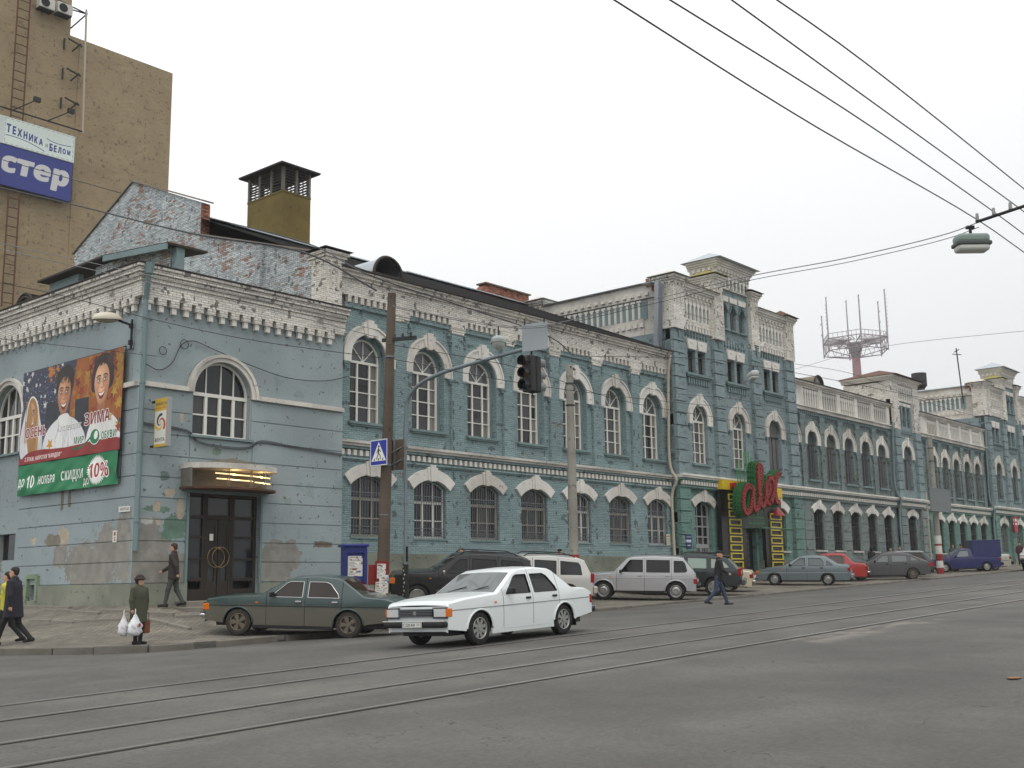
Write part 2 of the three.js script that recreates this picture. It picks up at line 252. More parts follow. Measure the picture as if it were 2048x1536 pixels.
// ---------------------------------------------------------------- facade building blocks
const archPath = (cx, y0, ys, r, P = THREE.Path) => { const p = new P(); p.moveTo(cx - r, y0); p.lineTo(cx + r, y0); p.lineTo(cx + r, ys); p.absarc(cx, ys, r, 0, PI, false); p.lineTo(cx - r, y0); return p; };
const segPath = (cx, y0, ys, hw, rise, P = THREE.Path) => { const R = (hw * hw + rise * rise) / (2 * rise), a = Math.asin(hw / R), p = new P(); p.moveTo(cx - hw, y0); p.lineTo(cx + hw, y0); p.lineTo(cx + hw, ys); p.absarc(cx, ys + rise - R, R, PI / 2 - a, PI / 2 + a, false); p.lineTo(cx - hw, y0); return p; };
const rectPath = (x0, x1, y0, y1) => { const p = new THREE.Path(); p.moveTo(x0, y0); p.lineTo(x1, y0); p.lineTo(x1, y1); p.lineTo(x0, y1); p.lineTo(x0, y0); return p; };
function slab(x0, x1, y0, y1, zf, th, holes) { const s = rect(x0, x1, y0, y1); s.holes.push(...holes); return uvm(ext(s, th, zf - th, 0, 14)); }
function ringShape(cx, cy, r0, r1, a0, a1) { const s = new THREE.Shape(); s.absarc(cx, cy, r1, a0, a1, false); s.absarc(cx, cy, r0, a1, a0, true); s.closePath(); return s; }
function beads(parent, name, m, n, fn, geo) { for (let i = 0; i < n; i++) { const o = mesh(name, geo, m, parent), p = fn(i); o.position.set(p[0], p[1], p[2]); if (p[3]) o.rotation.y = p[3]; } }
const dentGeo = (w, h, d) => uvm(bx(w, h, d));
// round-arched white surround: two half rings, stilts, outer moulding and stepped keystone
function archSurround(parent, cx, ys, r0, r1, foot, z, m = whitePick()) {
  const L = [ringShape(0, 0, r0, r1, PI / 2 + 0.2, PI), ringShape(0, 0, r0, r1, 0, PI / 2 - 0.2)];
  L.forEach((s, i) => { const g = [ext(s, 0.09, 0, 0, 16), i ? b6(r0, r1, foot, 0, 0, 0.09) : b6(-r1, -r0, foot, 0, 0, 0.09)]; const o = mesh('arch_surround', uvm(join(g)), m, parent); o.position.set(cx, ys, z);
    const mo = mesh('arch_moulding', uvm(join([ext(i ? ringShape(0, 0, r1 - 0.015, r1 + 0.055, 0, PI / 2 - 0.25) : ringShape(0, 0, r1 - 0.015, r1 + 0.055, PI / 2 + 0.25, PI), 0.13, 0, 0, 16), i ? b6(r1 - 0.015, r1 + 0.055, foot, 0, 0, 0.13) : b6(-r1 - 0.055, -r1 + 0.015, foot, 0, 0, 0.13)])), m, o); mo.position.set(0, 0, 0.002);
    const co = mesh('corbel', uvm(join([bx(0.2, 0.09, 0.18, 0, 0, 0), bx(0.12, 0.1, 0.12, 0, -0.09, 0)])), M.teal, o); co.position.set((i ? 1 : -1) * (r1 - 0.03), foot - 0.05, 0.06); });
  const k = r1 - r0, ks = [poly([[-0.11, r0 - 0.1], [0.11, r0 - 0.1], [0.15, r1 + 0.22], [-0.15, r1 + 0.22]]), poly([[-0.26, r0 - 0.02], [-0.12, r0 - 0.06], [-0.16, r1 + 0.14], [-0.33, r1 + 0.1]]), poly([[0.12, r0 - 0.06], [0.26, r0 - 0.02], [0.33, r1 + 0.1], [0.16, r1 + 0.14]])];
  ks.forEach((s, i) => { const o = mesh('keystone', uvm(ext(s, i ? 0.13 : 0.17, 0, 0.008)), m, parent); o.position.set(cx, ys, z); });
}
// flat-arched white hood over a lower window
function hood(parent, cx, ys, hw, rise, h, z, m = whitePick()) {
  const R = (hw * hw + rise * rise) / (2 * rise), cy = rise - R, a = Math.asin(hw / R) * 1.14;
  [[PI / 2 + 0.13, PI / 2 + a], [PI / 2 - a, PI / 2 - 0.13]].forEach(([a0, a1]) => { const o = mesh('hood_stone', uvm(ext(ringShape(0, cy, R + 0.03, R + h, a0, a1), 0.11, 0, 0.006, 6)), m, parent); o.position.set(cx, ys, z); });
  const t = rise + h; [poly([[-0.1, rise - 0.03], [0.1, rise - 0.03], [0.13, t + 0.14], [-0.13, t + 0.14]]), poly([[-0.22, rise + 0.0], [-0.105, rise - 0.01], [-0.135, t + 0.07], [-0.27, t + 0.05]]), poly([[0.105, rise - 0.01], [0.22, rise], [0.27, t + 0.05], [0.135, t + 0.07]])].forEach((s, i) => { const o = mesh('keystone', uvm(ext(s, i ? 0.14 : 0.18, 0, 0.006)), m, parent); o.position.set(cx, ys, z); });
}
// tall round-headed window: white frame, four-part fanlight, three by four panes
function archWindow(parent, cx, y0, ys, r, z, o = {}) {
  const { rows = 4, cols = [-0.3, 0.34], frame = M.frameWhite, casement = true, fan = 4, bar = 0.035, edge = 0.07, panes = true, glass } = o;
  const F = [], top = ys - 0.12; const out = archPath(0, y0, ys, r, THREE.Shape); out.holes.push(archPath(0, y0 + edge, ys, r - edge)); F.push(ext(out, 0.09, 0, 0, 14));
  F.push(bx(2 * r, 0.09, 0.1, 0, top, 0.048)); const xs = [-r + edge, ...cols.map((c) => c * r * 2 * 0.62), r - edge];
  for (let i = 1; i + 1 < xs.length; i++) F.push(bx(casement ? 0.07 : 0.05, top - y0, 0.085, xs[i], (top + y0) / 2, 0.045));
  const ysr = []; for (let i = 0; i <= rows; i++) ysr.push(lerp(y0 + edge, top - 0.045, i / rows));
  for (let i = 1; i < rows; i++) F.push(bx(2 * r - 0.1, bar, 0.07, 0, ysr[i], 0.044));
  for (let i = 1; i < fan; i++) { const a = PI * i / fan; F.push(bx(r - edge * 0.6, 0.032, 0.06, Math.cos(a) * r * 0.48, top + Math.sin(a) * (r * 0.48 + 0.06), 0.042, 0, 0, a)); }
  const w = mesh('window', F, frame, parent); w.position.set(cx, 0, z);
  if (panes) {
    for (let i = 0; i + 1 < xs.length; i++) for (let j = 0; j < rows; j++) { const p = mesh('pane', new THREE.PlaneGeometry(xs[i + 1] - xs[i] - 0.03, ysr[j + 1] - ysr[j] - 0.02), i === 2 && rnd() > 0.25 ? M.curtain[Math.floor(rnd() * 3)] : glassPick(), w); p.position.set((xs[i] + xs[i + 1]) / 2, (ysr[j] + ysr[j + 1]) / 2, 0.03); p.rotation.set(rr(-0.012, 0.012), rr(-0.012, 0.012), 0); }
    for (let i = 0; i < fan; i++) { const s = new THREE.Shape(), c = 0.09; s.moveTo(0, 0); const a0 = PI * i / fan, a1 = PI * (i + 1) / fan; for (let q = 0; q <= 8; q++) { const a = lerp(a0, a1, q / 8); s.lineTo(Math.cos(a) * (r - 0.03), Math.sin(a) * (r + c - 0.03)); } s.closePath(); const p = mesh('pane', new THREE.ShapeGeometry(s, 8), M.glassFan, w); p.position.set(0, top + 0.03, 0.03); p.rotation.y = rr(-0.01, 0.01); }
  }
  return w;
}
// segment-headed window behind an iron grille
function lowWindow(parent, cx, y0, ys, hw, rise, z, o = {}) {
  const { open = false, frame = M.frameOld, grille = true, gm = M.ironGrey } = o; const F = [], out = segPath(0, y0, ys, hw, rise, THREE.Shape); out.holes.push(segPath(0, y0 + 0.07, ys, hw - 0.07, rise - 0.02)); F.push(ext(out, 0.08, 0));
  const tr = lerp(y0, ys + rise, 0.62); F.push(bx(2 * hw, 0.08, 0.09, 0, tr, 0.046));
  const xs = open ? [-hw + 0.07, -0.26, 0.3, hw - 0.07] : [-hw + 0.07, -0.27, 0.27, hw - 0.07]; for (const x of xs.slice(1, 3)) F.push(bx(open ? 0.09 : 0.04, tr - y0, 0.075, x, (tr + y0) / 2, 0.042), bx(0.035, ys + rise - tr, 0.06, x, (ys + rise + tr) / 2 - 0.02, 0.04)); F.push(bx(2 * hw - 0.1, 0.035, 0.07, 0, lerp(y0, tr, 0.5), 0.041));
  const w = mesh('window', F, open ? M.frameWhite : frame, parent); w.position.set(cx, 0, z);
  const lv = [y0 + 0.06, lerp(y0, tr, 0.5), tr - 0.03]; for (let i = 0; i < 3; i++) { for (let j = 0; j < 2; j++) { const p = mesh('pane', new THREE.PlaneGeometry(xs[i + 1] - xs[i] - 0.02, lv[j + 1] - lv[j] - 0.02), glassPick(), w); p.position.set((xs[i] + xs[i + 1]) / 2, (lv[j] + lv[j + 1]) / 2, 0.025); p.rotation.y = rr(-0.012, 0.012); } }
  { const p = mesh('pane', new THREE.ShapeGeometry(segPath(0, tr + 0.03, ys, hw - 0.04, rise - 0.01, THREE.Shape)), M.glass[1], w); p.position.z = 0.024; }
  if (grille) { const G = []; for (let i = 0; i < 13; i++) { const x = lerp(-hw + 0.06, hw - 0.06, i / 12); G.push(bx(0.016, ys + rise * 0.75 - y0 - 0.05, 0.016, x, (y0 + ys + rise * 0.75) / 2, 0)); } for (const y of [y0 + 0.08, y0 + 0.36, tr + 0.05, tr + 0.24]) G.push(bx(2 * hw - 0.05, 0.024, 0.024, 0, y, 0.004)); for (const yb of [y0 + 0.1, tr + 0.08]) for (let i = 0; i < 12; i++) { const x = lerp(-hw + 0.06, hw - 0.06, (i + 0.5) / 12), t = new THREE.TorusGeometry(0.05, 0.009, 4, 8); t.translate(x, yb + 0.1, 0); G.push(t); } const g = mesh('grille', G, gm, parent); g.position.set(cx, 0, z + 0.17); }
  return w;
}
// dentilled string course between x0 and x1
function stringCourse(parent, x0, x1, z, y, o = {}) {
  const { pitch = 0.28, w = 0.14, m = M.teal, dm = M.white, top = M.whiteDirty } = o; const zb = z - 0.35;
  mesh('string_course', [b6(x0, x1, y + 0.59, y + 0.68, zb, z + 0.26), b6(x0, x1, y + 0.5, y + 0.59, zb, z + 0.19)].map(uvm), top, parent);
  mesh('string_course', [b6(x0, x1, y + 0.4, y + 0.5, zb, z + 0.12), b6(x0, x1, y + 0.05, y + 0.12, zb, z + 0.1), b6(x0, x1, y, y + 0.05, zb, z + 0.05)].map(uvm), m, parent);
  const n = Math.floor((x1 - x0 - 0.1) / pitch), g = dentGeo(w, 0.19, 0.14); beads(parent, 'dentil', dm, n, (i) => [x0 + 0.12 + (i + 0.5) * (x1 - x0 - 0.24) / n, y + 0.27, z + 0.045], g);
}
function cornice(parent, x0, x1, z, y, m = M.white, steps = [[0, 0.1, 0.1], [0.1, 0.2, 0.19], [0.2, 0.3, 0.28], [0.3, 0.38, 0.36]]) { mesh('cornice', steps.map(([a, b, d]) => uvm(b6(x0, x1, y + a, y + b, z - 0.3, z + d))), m, parent); }
// low hipped cap on a pier
function hipCap(w, d, h, ov, ridge = 0) { const a = w / 2 + ov, b = d / 2 + ov, r = ridge, P = [[-a, 0, b], [a, 0, b], [a, 0, -b], [-a, 0, -b], [-r, h, 0], [r, h, 0]], F = [[0, 1, 5], [0, 5, 4], [1, 2, 5], [2, 3, 4], [2, 4, 5], [3, 0, 4], [0, 3, 2], [0, 2, 1]], v = []; for (const f of F) for (const i of f) v.push(...P[i]); const g = new THREE.BufferGeometry(); g.setAttribute('position', new THREE.Float32BufferAttribute(v, 3)); g.computeVertexNormals(); return norm(g); }
function pier(parent, cx, cz, w, d, y0, y1, o = {}) { // brick pier with corbelled head and hipped cap
  const { m = M.whiteBrick, cap = M.rust, h = 0.4, slots = true } = o;
  mesh('pier', uvm(bx(w, y1 - y0, d, cx, (y0 + y1) / 2, cz)), m, parent);
  mesh('pier_head', [0.06, 0.12, 0.19].map((e, i) => uvm(bx(w + 2 * e, 0.11, d + 2 * e, cx, y1 - 0.3 + i * 0.112, cz))), m, parent);
  const gb = dentGeo(0.11, 0.12, 0.08), n = Math.max(2, Math.round(w / 0.3)); beads(parent, 'corbel', m, n, (i) => [cx - w / 2 + (i + 0.5) * w / n, y1 - 0.42, cz + d / 2 + 0.035], gb); beads(parent, 'corbel', m, n, (i) => [cx - w / 2 - 0.035, y1 - 0.42, cz - d / 2 + (i + 0.5) * d / n, PI / 2], gb);
  if (slots) { const s = []; for (const dx of [-0.16, 0.16]) s.push(bx(0.1, 0.5, 0.05, dx, 0, 0), bx(0.05, 0.24, 0.05, dx, 0.37, 0)); const o2 = mesh('pier_relief', s.map(uvm), M.whiteDirty, parent); o2.position.set(cx, y1 - 1.1, cz + d / 2 + 0.01); }
  const c = mesh('pier_cap', uvm(hipCap(w + 0.4, d + 0.4, h, 0.1, w * 0.12)), cap, parent); c.position.set(cx, y1 + 0.035, cz);
}
// blind arcade of small balusters in a white parapet panel
function balusters(parent, x0, x1, y0, y1, z, n, m = M.white, back = M.panelDark) {
  mesh('parapet_panel', uvm(b6(x0, x1, y0, y1, z - 0.3, z - 0.115)), back, parent);
  const p = (x1 - x0) / n, s = new THREE.Shape(); const w = p * 0.32, H = y1 - y0; s.moveTo(-w / 2, 0); s.lineTo(w / 2, 0); s.lineTo(w / 2, H * 0.72); s.lineTo(p * 0.42, H * 0.86); s.lineTo(p * 0.42, H); s.lineTo(-p * 0.42, H); s.lineTo(-p * 0.42, H * 0.86); s.lineTo(-w / 2, H * 0.72); s.closePath();
  const g = uvm(ext(s, 0.11, -0.115)); beads(parent, 'baluster', m, n + 1, (i) => [x0 + i * p, y0, z - 0.004], g);
  const t = dentGeo(p * 0.34, 0.09, 0.06); beads(parent, 'dentil', m, n, (i) => [x0 + (i + 0.5) * p, y1 + 0.1, z + 0.03], t);
}
function quoins(parent, x0, x1, y0, y1, z, m, pitch = 0.62, d = 0.5, proud = 0.09) { // rusticated pilaster: one block per course
  const n = Math.round((y1 - y0) / pitch), h = (y1 - y0) / n, gs = [0, 1, 2, 3, 4].map((k) => uvm(rbox(x1 - x0, h - 0.05, d, 0.012).translate(rnd() * 8, rnd() * 8, rnd() * 8)).translate(0, 0, 0)).map((g) => { g.computeBoundingBox(); const c = g.boundingBox.getCenter(V(0, 0, 0)); return g.translate(-c.x, -c.y, -c.z); }); mesh('pilaster', uvm(b6(x0 + 0.03, x1 - 0.03, y0, y1, z - d + 0.02, z + proud - 0.075)), m, parent);
  for (let i = 0; i < n; i++) { const o = mesh('quoin', gs[Math.floor(rnd() * 5)], m, parent); o.position.set((x0 + x1) / 2, y0 + (i + 0.5) * h, z + proud - d / 2); }
}
// ---------------------------------------------------------------- corner building (x 0..7.7, long wall at x = 0)
{
  const B = thing('corner_building', 'pale teal plastered corner building with arched windows and dentilled white cornice', 'building');
  const patchTex = (W, H, px, seed, base, patches) => { // painted plaster with real lost-paint patches and mended spots
    const N = Math.round(W * px), Mh = Math.round(H * px);
    const t = tex(N, 1, (u, v, o) => {
      const x = u * W, y = v * H, n = fbm(x / 16, y / 16, 24, 5, seed), f = fbm(x / 8, y / 8, 200, 2, seed + 1), lo = fbm(x / 16, y / 16, 8, 4, seed + 2);
      let k = 0.93 + 0.22 * (lo - 0.4) + 0.05 * f, r = base[0] * k, g = base[1] * k, b = base[2] * k, h = 0.7;
      const chip = fbm(x / 5 + 0.3, y / 5, 40, 3, seed + 6); if (chip > 0.79) { const q = 0.62; r = r * q + 8; g = g * q + 6; b = b * q + 4; h = 0.5; }
      const gr = fbm(x / 8 + 0.7, y / 8, 16, 4, seed + 9); if (gr > 0.7) { const q = clamp((gr - 0.7) * 10, 0, 0.3); r = lerp(r, 112, q); g = lerp(g, 134, q); b = lerp(b, 128, q); }
      for (const p of patches) { const dx = (x - p[0]) / p[2], dy = (y - p[1]) / p[3], d = Math.max(Math.abs(dx), Math.abs(dy)) * 0.55 + Math.hypot(dx, dy) * 0.45 + (n - 0.5) * (p[5] ?? 1.1) + (fbm(x / 4, y / 4, 40, 4, seed + 15) - 0.5) * 0.75; if (d < 1) { const c = p[4], s = clamp((1 - d) * 26, 0, 1), kk = 0.86 + 0.3 * fbm(x / 8, y / 8, 30, 4, seed + 12); r = lerp(r, c[0] * kk, s); g = lerp(g, c[1] * kk, s); b = lerp(b, c[2] * kk, s); h = lerp(h, 0.25, s); } }
      o[0] = r; o[1] = g; o[2] = b; o[3] = h + 0.2 * (f - 0.5);
    }, Mh);
    for (const k of ['map', 'bumpMap']) { t[k].repeat.set(1 / W, 1 / H); } return mat({ ...t, bumpScale: 0.012, roughness: 0.9 });
  };
  const grey = [140, 138, 131], cream = [176, 164, 146], green = [104, 132, 118], lt = [122, 152, 156];
  const front = patchTex(8, 11, 110, 301, [149, 161, 163], [[0.4, 1.3, 0.8, 0.7, grey], [1.2, 1.0, 0.95, 0.6, grey], [0.45, 2.1, 0.4, 0.5, grey, 1.4], [1.3, 2.3, 0.34, 0.3, green, 1.8], [1.1, 3.25, 0.22, 0.16, cream, 1.6], [0.75, 2.78, 0.42, 0.09, green, 0.4], [0.72, 2.85, 0.14, 0.16, cream, 0.5], [0.4, 2.45, 0.2, 0.12, [180, 180, 174], 0.6], [1.5, 2.9, 0.1, 0.25, cream, 2.0], [0.8, 2.4, 0.1, 0.08, cream, 1], [5.1, 1.55, 0.75, 0.45, grey], [4.9, 1.0, 0.55, 0.4, grey], [6.9, 1.85, 0.4, 0.1, [112, 104, 92], 0.5], [0.95, 3.75, 0.16, 0.15, [110, 126, 122], 1.6], [2.7, 4.6, 0.16, 0.12, [116, 134, 122], 1.2], [1.45, 5.5, 0.05, 0.12, cream, 2.2]]);
  const side = patchTex(12, 11, 85, 331, [148, 160, 164], [[2.4, 1.3, 1.3, 0.62, grey], [1.4, 1.6, 0.9, 0.75, grey], [0.5, 1.7, 0.45, 1.0, grey], [4.1, 1.55, 0.42, 0.4, grey, 0.25], [3.9, 2.1, 0.34, 0.26, cream, 1.5], [4.6, 2.02, 0.42, 0.2, [128, 122, 110]], [5.9, 2.05, 0.22, 0.14, cream, 2], [3.7, 3.3, 0.09, 0.32, [112, 106, 92], 0.3], [4.15, 3.3, 0.09, 0.34, [112, 106, 92], 0.3], [8.4, 1.3, 0.4, 1.0, [126, 126, 118]]]);
  const X1 = 7.68, D = 12;
  // front wall behind its courses, with the door and window openings
  const doorH = rectPath(1.78, 4.34, 0.12, 3.32), winH = archPath(2.86, 5.06, 6.36, 1.03);
  mesh('wall', slab(0.03, X1, -0.6, 9.2, -0.03, 0.42, [doorH, winH]), front, B);
  mesh('wall', (() => { const w8 = archPath(8.12, 5.02, 6.3, 1.05), vent = rectPath(5.42, 5.95, 0.22, 0.86), win = rectPath(7.15, 8.3, 1.5, 2.35); const s = rect(0.44, D, -0.6, 9.2); s.holes.push(w8, vent, win); const g = uvm(ext(s, 0.42, 0, 0, 14)); g.rotateY(PI / 2); g.translate(0.03, 0, 0); return g; })(), side, B);
  // plaster courses proud of the wall, a dark joint between each
  const ys = [0.67, 1.28, 1.87, 2.49, 3.11, 3.72, 4.35, 4.98, 5.66, 6.3];
  for (let i = 0; i + 1 < ys.length; i++) {
    const y0 = ys[i] + 0.016, y1 = ys[i + 1] - 0.016, inDoor = y1 < 3.33 || y0 < 3.3, inWin = y1 > 5.0;
    const cuts = inDoor ? [[0, 1.78], [4.34, X1]] : inWin ? [[0, 1.78], [3.94, X1]] : [[0, 1.72], [1.75, 3.98], [4.01, X1]];
    for (const [a, b] of cuts) mesh('course', uvm(b6(a, b, y0, y1, -0.06, 0.0)), front, B);
    for (const [a, b] of (y1 > 5.0 ? [[0, 6.98]] : y1 > 1.2 && y1 < 2.5 ? [[0, 6.9]] : [[0, 6.98]])) { const g = uvm(b6(a + 0.06, b, y0, y1, 0, 0.06)); g.rotateY(PI / 2); mesh('course', g, side, B); }
  }
  mesh('plinth', uvm(b6(-0.07, 1.78, -0.7, 0.66, -0.4, 0.07)), M.plinth, B); mesh('plinth', uvm(b6(4.36, X1, -0.7, 0.64, -0.4, 0.07)), M.plinth, B);
  mesh('plinth', uvm(join([b6(-0.07, 0.3, -0.7, 0.66, -5.38, -0.41), b6(-0.07, 0.3, -0.7, 0.2, -5.98, -5.39), b6(-0.07, 0.3, -0.7, 0.6, -D, -6.0)])), M.plinth, B);
  mesh('vent_surround', uvm(join([b6(-0.1, 0.1, 0.2, 0.98, -5.42, -5.3), b6(-0.1, 0.1, 0.2, 0.98, -6.08, -5.96), b6(-0.1, 0.1, 0.88, 1.02, -5.96, -5.42)])), stucco([132, 150, 124], 341, 0.15), B);
  mesh('vent_recess', b6(0.75, 0.8, 0.0, 1.1, -6.2, -5.2), M.interior, B);
  // string moulding with the arch hood
  mesh('moulding', uvm(b6(-0.02, 1.66, 6.33, 6.47, -0.2, 0.1)), M.whiteDirty, B); mesh('moulding', uvm(b6(4.06, X1, 6.33, 6.47, -0.2, 0.1)), M.whiteDirty, B);
  mesh('moulding', (() => { const g = uvm(b6(0.1, 6.9, 6.33, 6.47, -0.1, 0.2)); g.rotateY(PI / 2); return g; })(), M.whiteDirty, B);
  for (const [r0, r1, d] of [[1.05, 1.26, 0.08], [1.18, 1.28, 0.13]]) { const o = mesh('arch_hood', uvm(ext(ringShape(0, 0, r0, r1, 0, PI), d, 0, 0, 24)), M.whiteDirty, B); o.position.set(2.86, 6.34, -0.01); const q = mesh('arch_hood', o.geometry, M.whiteDirty, B); q.rotation.y = -PI / 2; q.position.set(0.01, 6.3, -8.12); }
  // front arched window
  const W = (cx, y0, ys_, r, z) => {
    const F = [], out = archPath(0, y0, ys_, r, THREE.Shape); out.holes.push(archPath(0, y0 + 0.06, ys_, r - 0.06)); F.push(ext(out, 0.09, 0, 0, 20)); F.push(bx(2 * r, 0.11, 0.11, 0, ys_ - 0.02, 0.05));
    const xs = [-r + 0.06, -0.48, 0.02, 0.52, r - 0.06]; for (const x of [-0.48, 0.02, 0.52]) F.push(bx(0.1, ys_ - y0, 0.1, x, (ys_ + y0) / 2, 0.046)); F.push(bx(2 * r - 0.1, 0.045, 0.08, 0, lerp(y0, ys_, 0.5), 0.045)); for (const x of [-0.48, 0.05, 0.52]) F.push(bx(0.035, Math.sqrt(r * r - x * x) - 0.03, 0.06, x, ys_ + Math.sqrt(r * r - x * x) / 2, 0.042));
    const w = mesh('window', F, M.frameWhite, B); const lv = [y0 + 0.05, lerp(y0, ys_, 0.5), ys_ - 0.06];
    for (let i = 0; i < 4; i++) { for (let j = 0; j < 2; j++) { const p = mesh('pane', new THREE.PlaneGeometry(xs[i + 1] - xs[i] - 0.04, lv[j + 1] - lv[j] - 0.02), glassPick(), w); p.position.set((xs[i] + xs[i + 1]) / 2, (lv[j] + lv[j + 1]) / 2, 0.03); p.rotation.y = rr(-0.012, 0.012); } const s = new THREE.Shape(), a = xs[i] + 0.01, b = xs[i + 1] - 0.01; s.moveTo(a, 0); s.lineTo(b, 0); for (let q = 0; q <= 8; q++) { const x = lerp(b, a, q / 8); s.lineTo(x, Math.sqrt(Math.max(0, (r - 0.03) ** 2 - x * x))); } const p = mesh('pane', new THREE.ShapeGeometry(s), M.glass[i % 2 ? 1 : 0], w); p.position.set(0, ys_, 0.03); }
    return w;
  };
  W(2.86, 5.06, 6.36, 1.02, 0).position.set(2.86, 0, -0.27);
  { const w = W(0, 5.02, 6.3, 1.04, 0); w.rotation.y = -PI / 2; w.position.set(0.27, 0, -8.12); }
  mesh('window_sill', [uvm(b6(1.72, 4.0, 4.98, 5.05, -0.3, 0.09))], M.darkTeal, B);
  mesh('window_sill', [uvm(b6(-0.09, 0.3, 4.94, 5.01, -9.2, -7.04))], M.darkTeal, B);
  mesh('window', b6(0.2, 0.26, 1.5, 2.36, -8.3, -7.15), M.glass[3], B);
  mesh('inner_wall', b6(0.9, 7.4, 0.0, 9, -0.9, -0.86), M.interior, B); mesh('inner_wall', b6(0.9, 0.94, 0.0, 9, -11.8, -0.95), M.interior, B);
  // cornice on both walls: stepped mouldings, band, hanging brackets
  const cor = (L, rot) => {
    const put = (nm, g, m) => { if (rot) { g.rotateY(-PI / 2); } return mesh(nm, g, m, B); };
    put('cornice', uvm(join([b6(-0.16, L, 8.98, 9.42, -0.3, 0.16), b6(-0.22, L, 9.42, 9.52, -0.3, 0.22), b6(-0.29, L, 9.53, 9.63, -0.3, 0.29), b6(-0.37, L, 9.64, 9.76, -0.3, 0.37), b6(-0.44, L, 9.77, 9.86, -0.3, 0.44)])), M.whiteBrick);
    put('roof_edge', uvm(b6(-0.48, L, 9.865, 9.9, -0.6, 0.48)), M.timberDark);
    const n = Math.floor(L / 0.43), a = dentGeo(0.29, 0.2, 0.16), b = dentGeo(0.15, 0.2, 0.12);
    for (let i = 0; i < n; i++) { const t = 0.12 + i * 0.43; const o = mesh('bracket', a, M.whiteBrick, B), q = mesh('bracket_foot', b, M.white, o); if (rot) { o.rotation.y = -PI / 2; o.position.set(-0.08, 8.88, -t); } else o.position.set(t, 8.88, 0.08); q.position.set(0, -0.2, -0.02); }
  };
  cor(X1 - 0.05, false);
  { // side cornice runs along -z
    const g = (x0, x1, y0, y1, d) => uvm(b6(-d, 0.3, y0, y1, -D, 0)); mesh('cornice', join([g(0, 0, 8.98, 9.42, 0.16), g(0, 0, 9.42, 9.52, 0.22), g(0, 0, 9.53, 9.63, 0.29), g(0, 0, 9.64, 9.76, 0.37), g(0, 0, 9.77, 9.86, 0.44)]).translate(-0.001, -0.001, 0), M.whiteBrick, B); mesh('roof_edge', uvm(b6(-0.481, 0.3, 9.867, 9.903, -D, 0)), M.timberDark, B);
    const n = Math.floor(D / 0.43), a = dentGeo(0.29, 0.2, 0.16), b = dentGeo(0.15, 0.2, 0.12); for (let i = 0; i < n; i++) { const o = mesh('bracket', a, M.whiteBrick, B), q = mesh('bracket_foot', b, M.white, o); o.rotation.y = -PI / 2; o.position.set(-0.08, 8.88, -0.35 - i * 0.43); q.position.set(0, -0.2, -0.02); }
  }
  // low roof, lean-to dormers and the shed on it
  { const s = []; const g = new THREE.BufferGeometry(), P = [-0.46, 9.9, 0.46, X1, 9.9, 0.46, X1, 10.5, -7, -0.46, 9.9, 0.46, X1, 10.5, -7, 3.4, 10.5, -7, -0.46, 9.9, 0.46, 3.4, 10.5, -7, -0.46, 9.9, -D, X1, 10.5, -7, X1, 10.5, -D, 3.4, 10.5, -7, 3.4, 10.5, -7, X1, 10.5, -D, -0.46, 9.9, -D]; g.setAttribute('position', new THREE.Float32BufferAttribute(P, 3)); g.computeVertexNormals(); mesh('roof', uvm(g), M.roofTin, B); }
  { const sh = mesh('roof_shed', uvm(join([b6(2.2, 2.4, 10, 11.7, -10.2, -8.1)])), M.teal, B); mesh('shed_wall', uvm(b6(2.2, 2.4, 10, 11.66, -6.9, -2.2)), M.gableBrick, sh);  mesh('shed_flue', uvm(b6(2.25, 2.55, 10, 11.4, -2.15, -1.9)), M.teal, sh);
    const deck = (z0, y0, z1, y1) => { const L = Math.hypot(z1 - z0, y1 - y0); return uvm(bx(1.5, 0.07, L, 2.6, (y0 + y1) / 2, (z0 + z1) / 2, 0, -Math.atan2(y1 - y0, z1 - z0))); }; mesh('shed_roof', join([deck(-10.5, 11.78, -5.75, 11.8), deck(-5.75, 11.8, -1.8, 11.42)]), M.timberDark, sh); mesh('fascia', join([bx(0.06, 0.2, 3.95, 1.84, 11.5, -3.78, 0, 0.096)].map(uvm)), M.teal, sh); }
  { const d = new THREE.CylinderGeometry(0.62, 0.62, 1.7, 20, 1, true, -PI / 2, PI); d.rotateZ(PI / 2); d.rotateX(PI / 2); d.rotateX(-PI / 2); const o = mesh('roof_dormer', [...[0.62, 0.5].map((r) => { const q = new THREE.TorusGeometry(r, 0.05, 6, 16, PI); q.rotateY(PI / 2); return q; })], M.timberDark, B); o.position.set(0.35, 10.0, -8.2); const c = new THREE.CylinderGeometry(0.66, 0.66, 2.2, 18, 1, true, 0, PI); c.rotateZ(PI / 2); c.rotateY(0); c.rotateX(-PI / 2); mesh('dormer_vault', c.translate(1.1, 0, 0), M.roofTin, o);  }
  // entrance: recessed timber doors and glazing
  {
    const F = [], z = -0.24; for (const x of [1.84, 2.42, 2.5, 3.38, 3.46, 4.28]) F.push(b6(x - 0.05, x + 0.05, 0.12, 3.32, z, z + 0.1)); for (const [y, h] of [[3.27, 0.1], [2.62, 0.1], [2.02, 0.08], [1.36, 0.08], [0.76, 0.1], [0.3, 0.36]]) F.push(b6(1.8, 2.45, y - h / 2, y + h / 2, z + 0.002, z + 0.095), b6(3.43, 4.32, y - h / 2, y + h / 2, z + 0.002, z + 0.095)); for (const [y, h] of [[3.27, 0.1], [2.62, 0.14]]) F.push(b6(2.45, 3.43, y - h / 2, y + h / 2, z + 0.002, z + 0.095));
    mesh('door_frame', uvm(join(F)), M.timberDark, B);
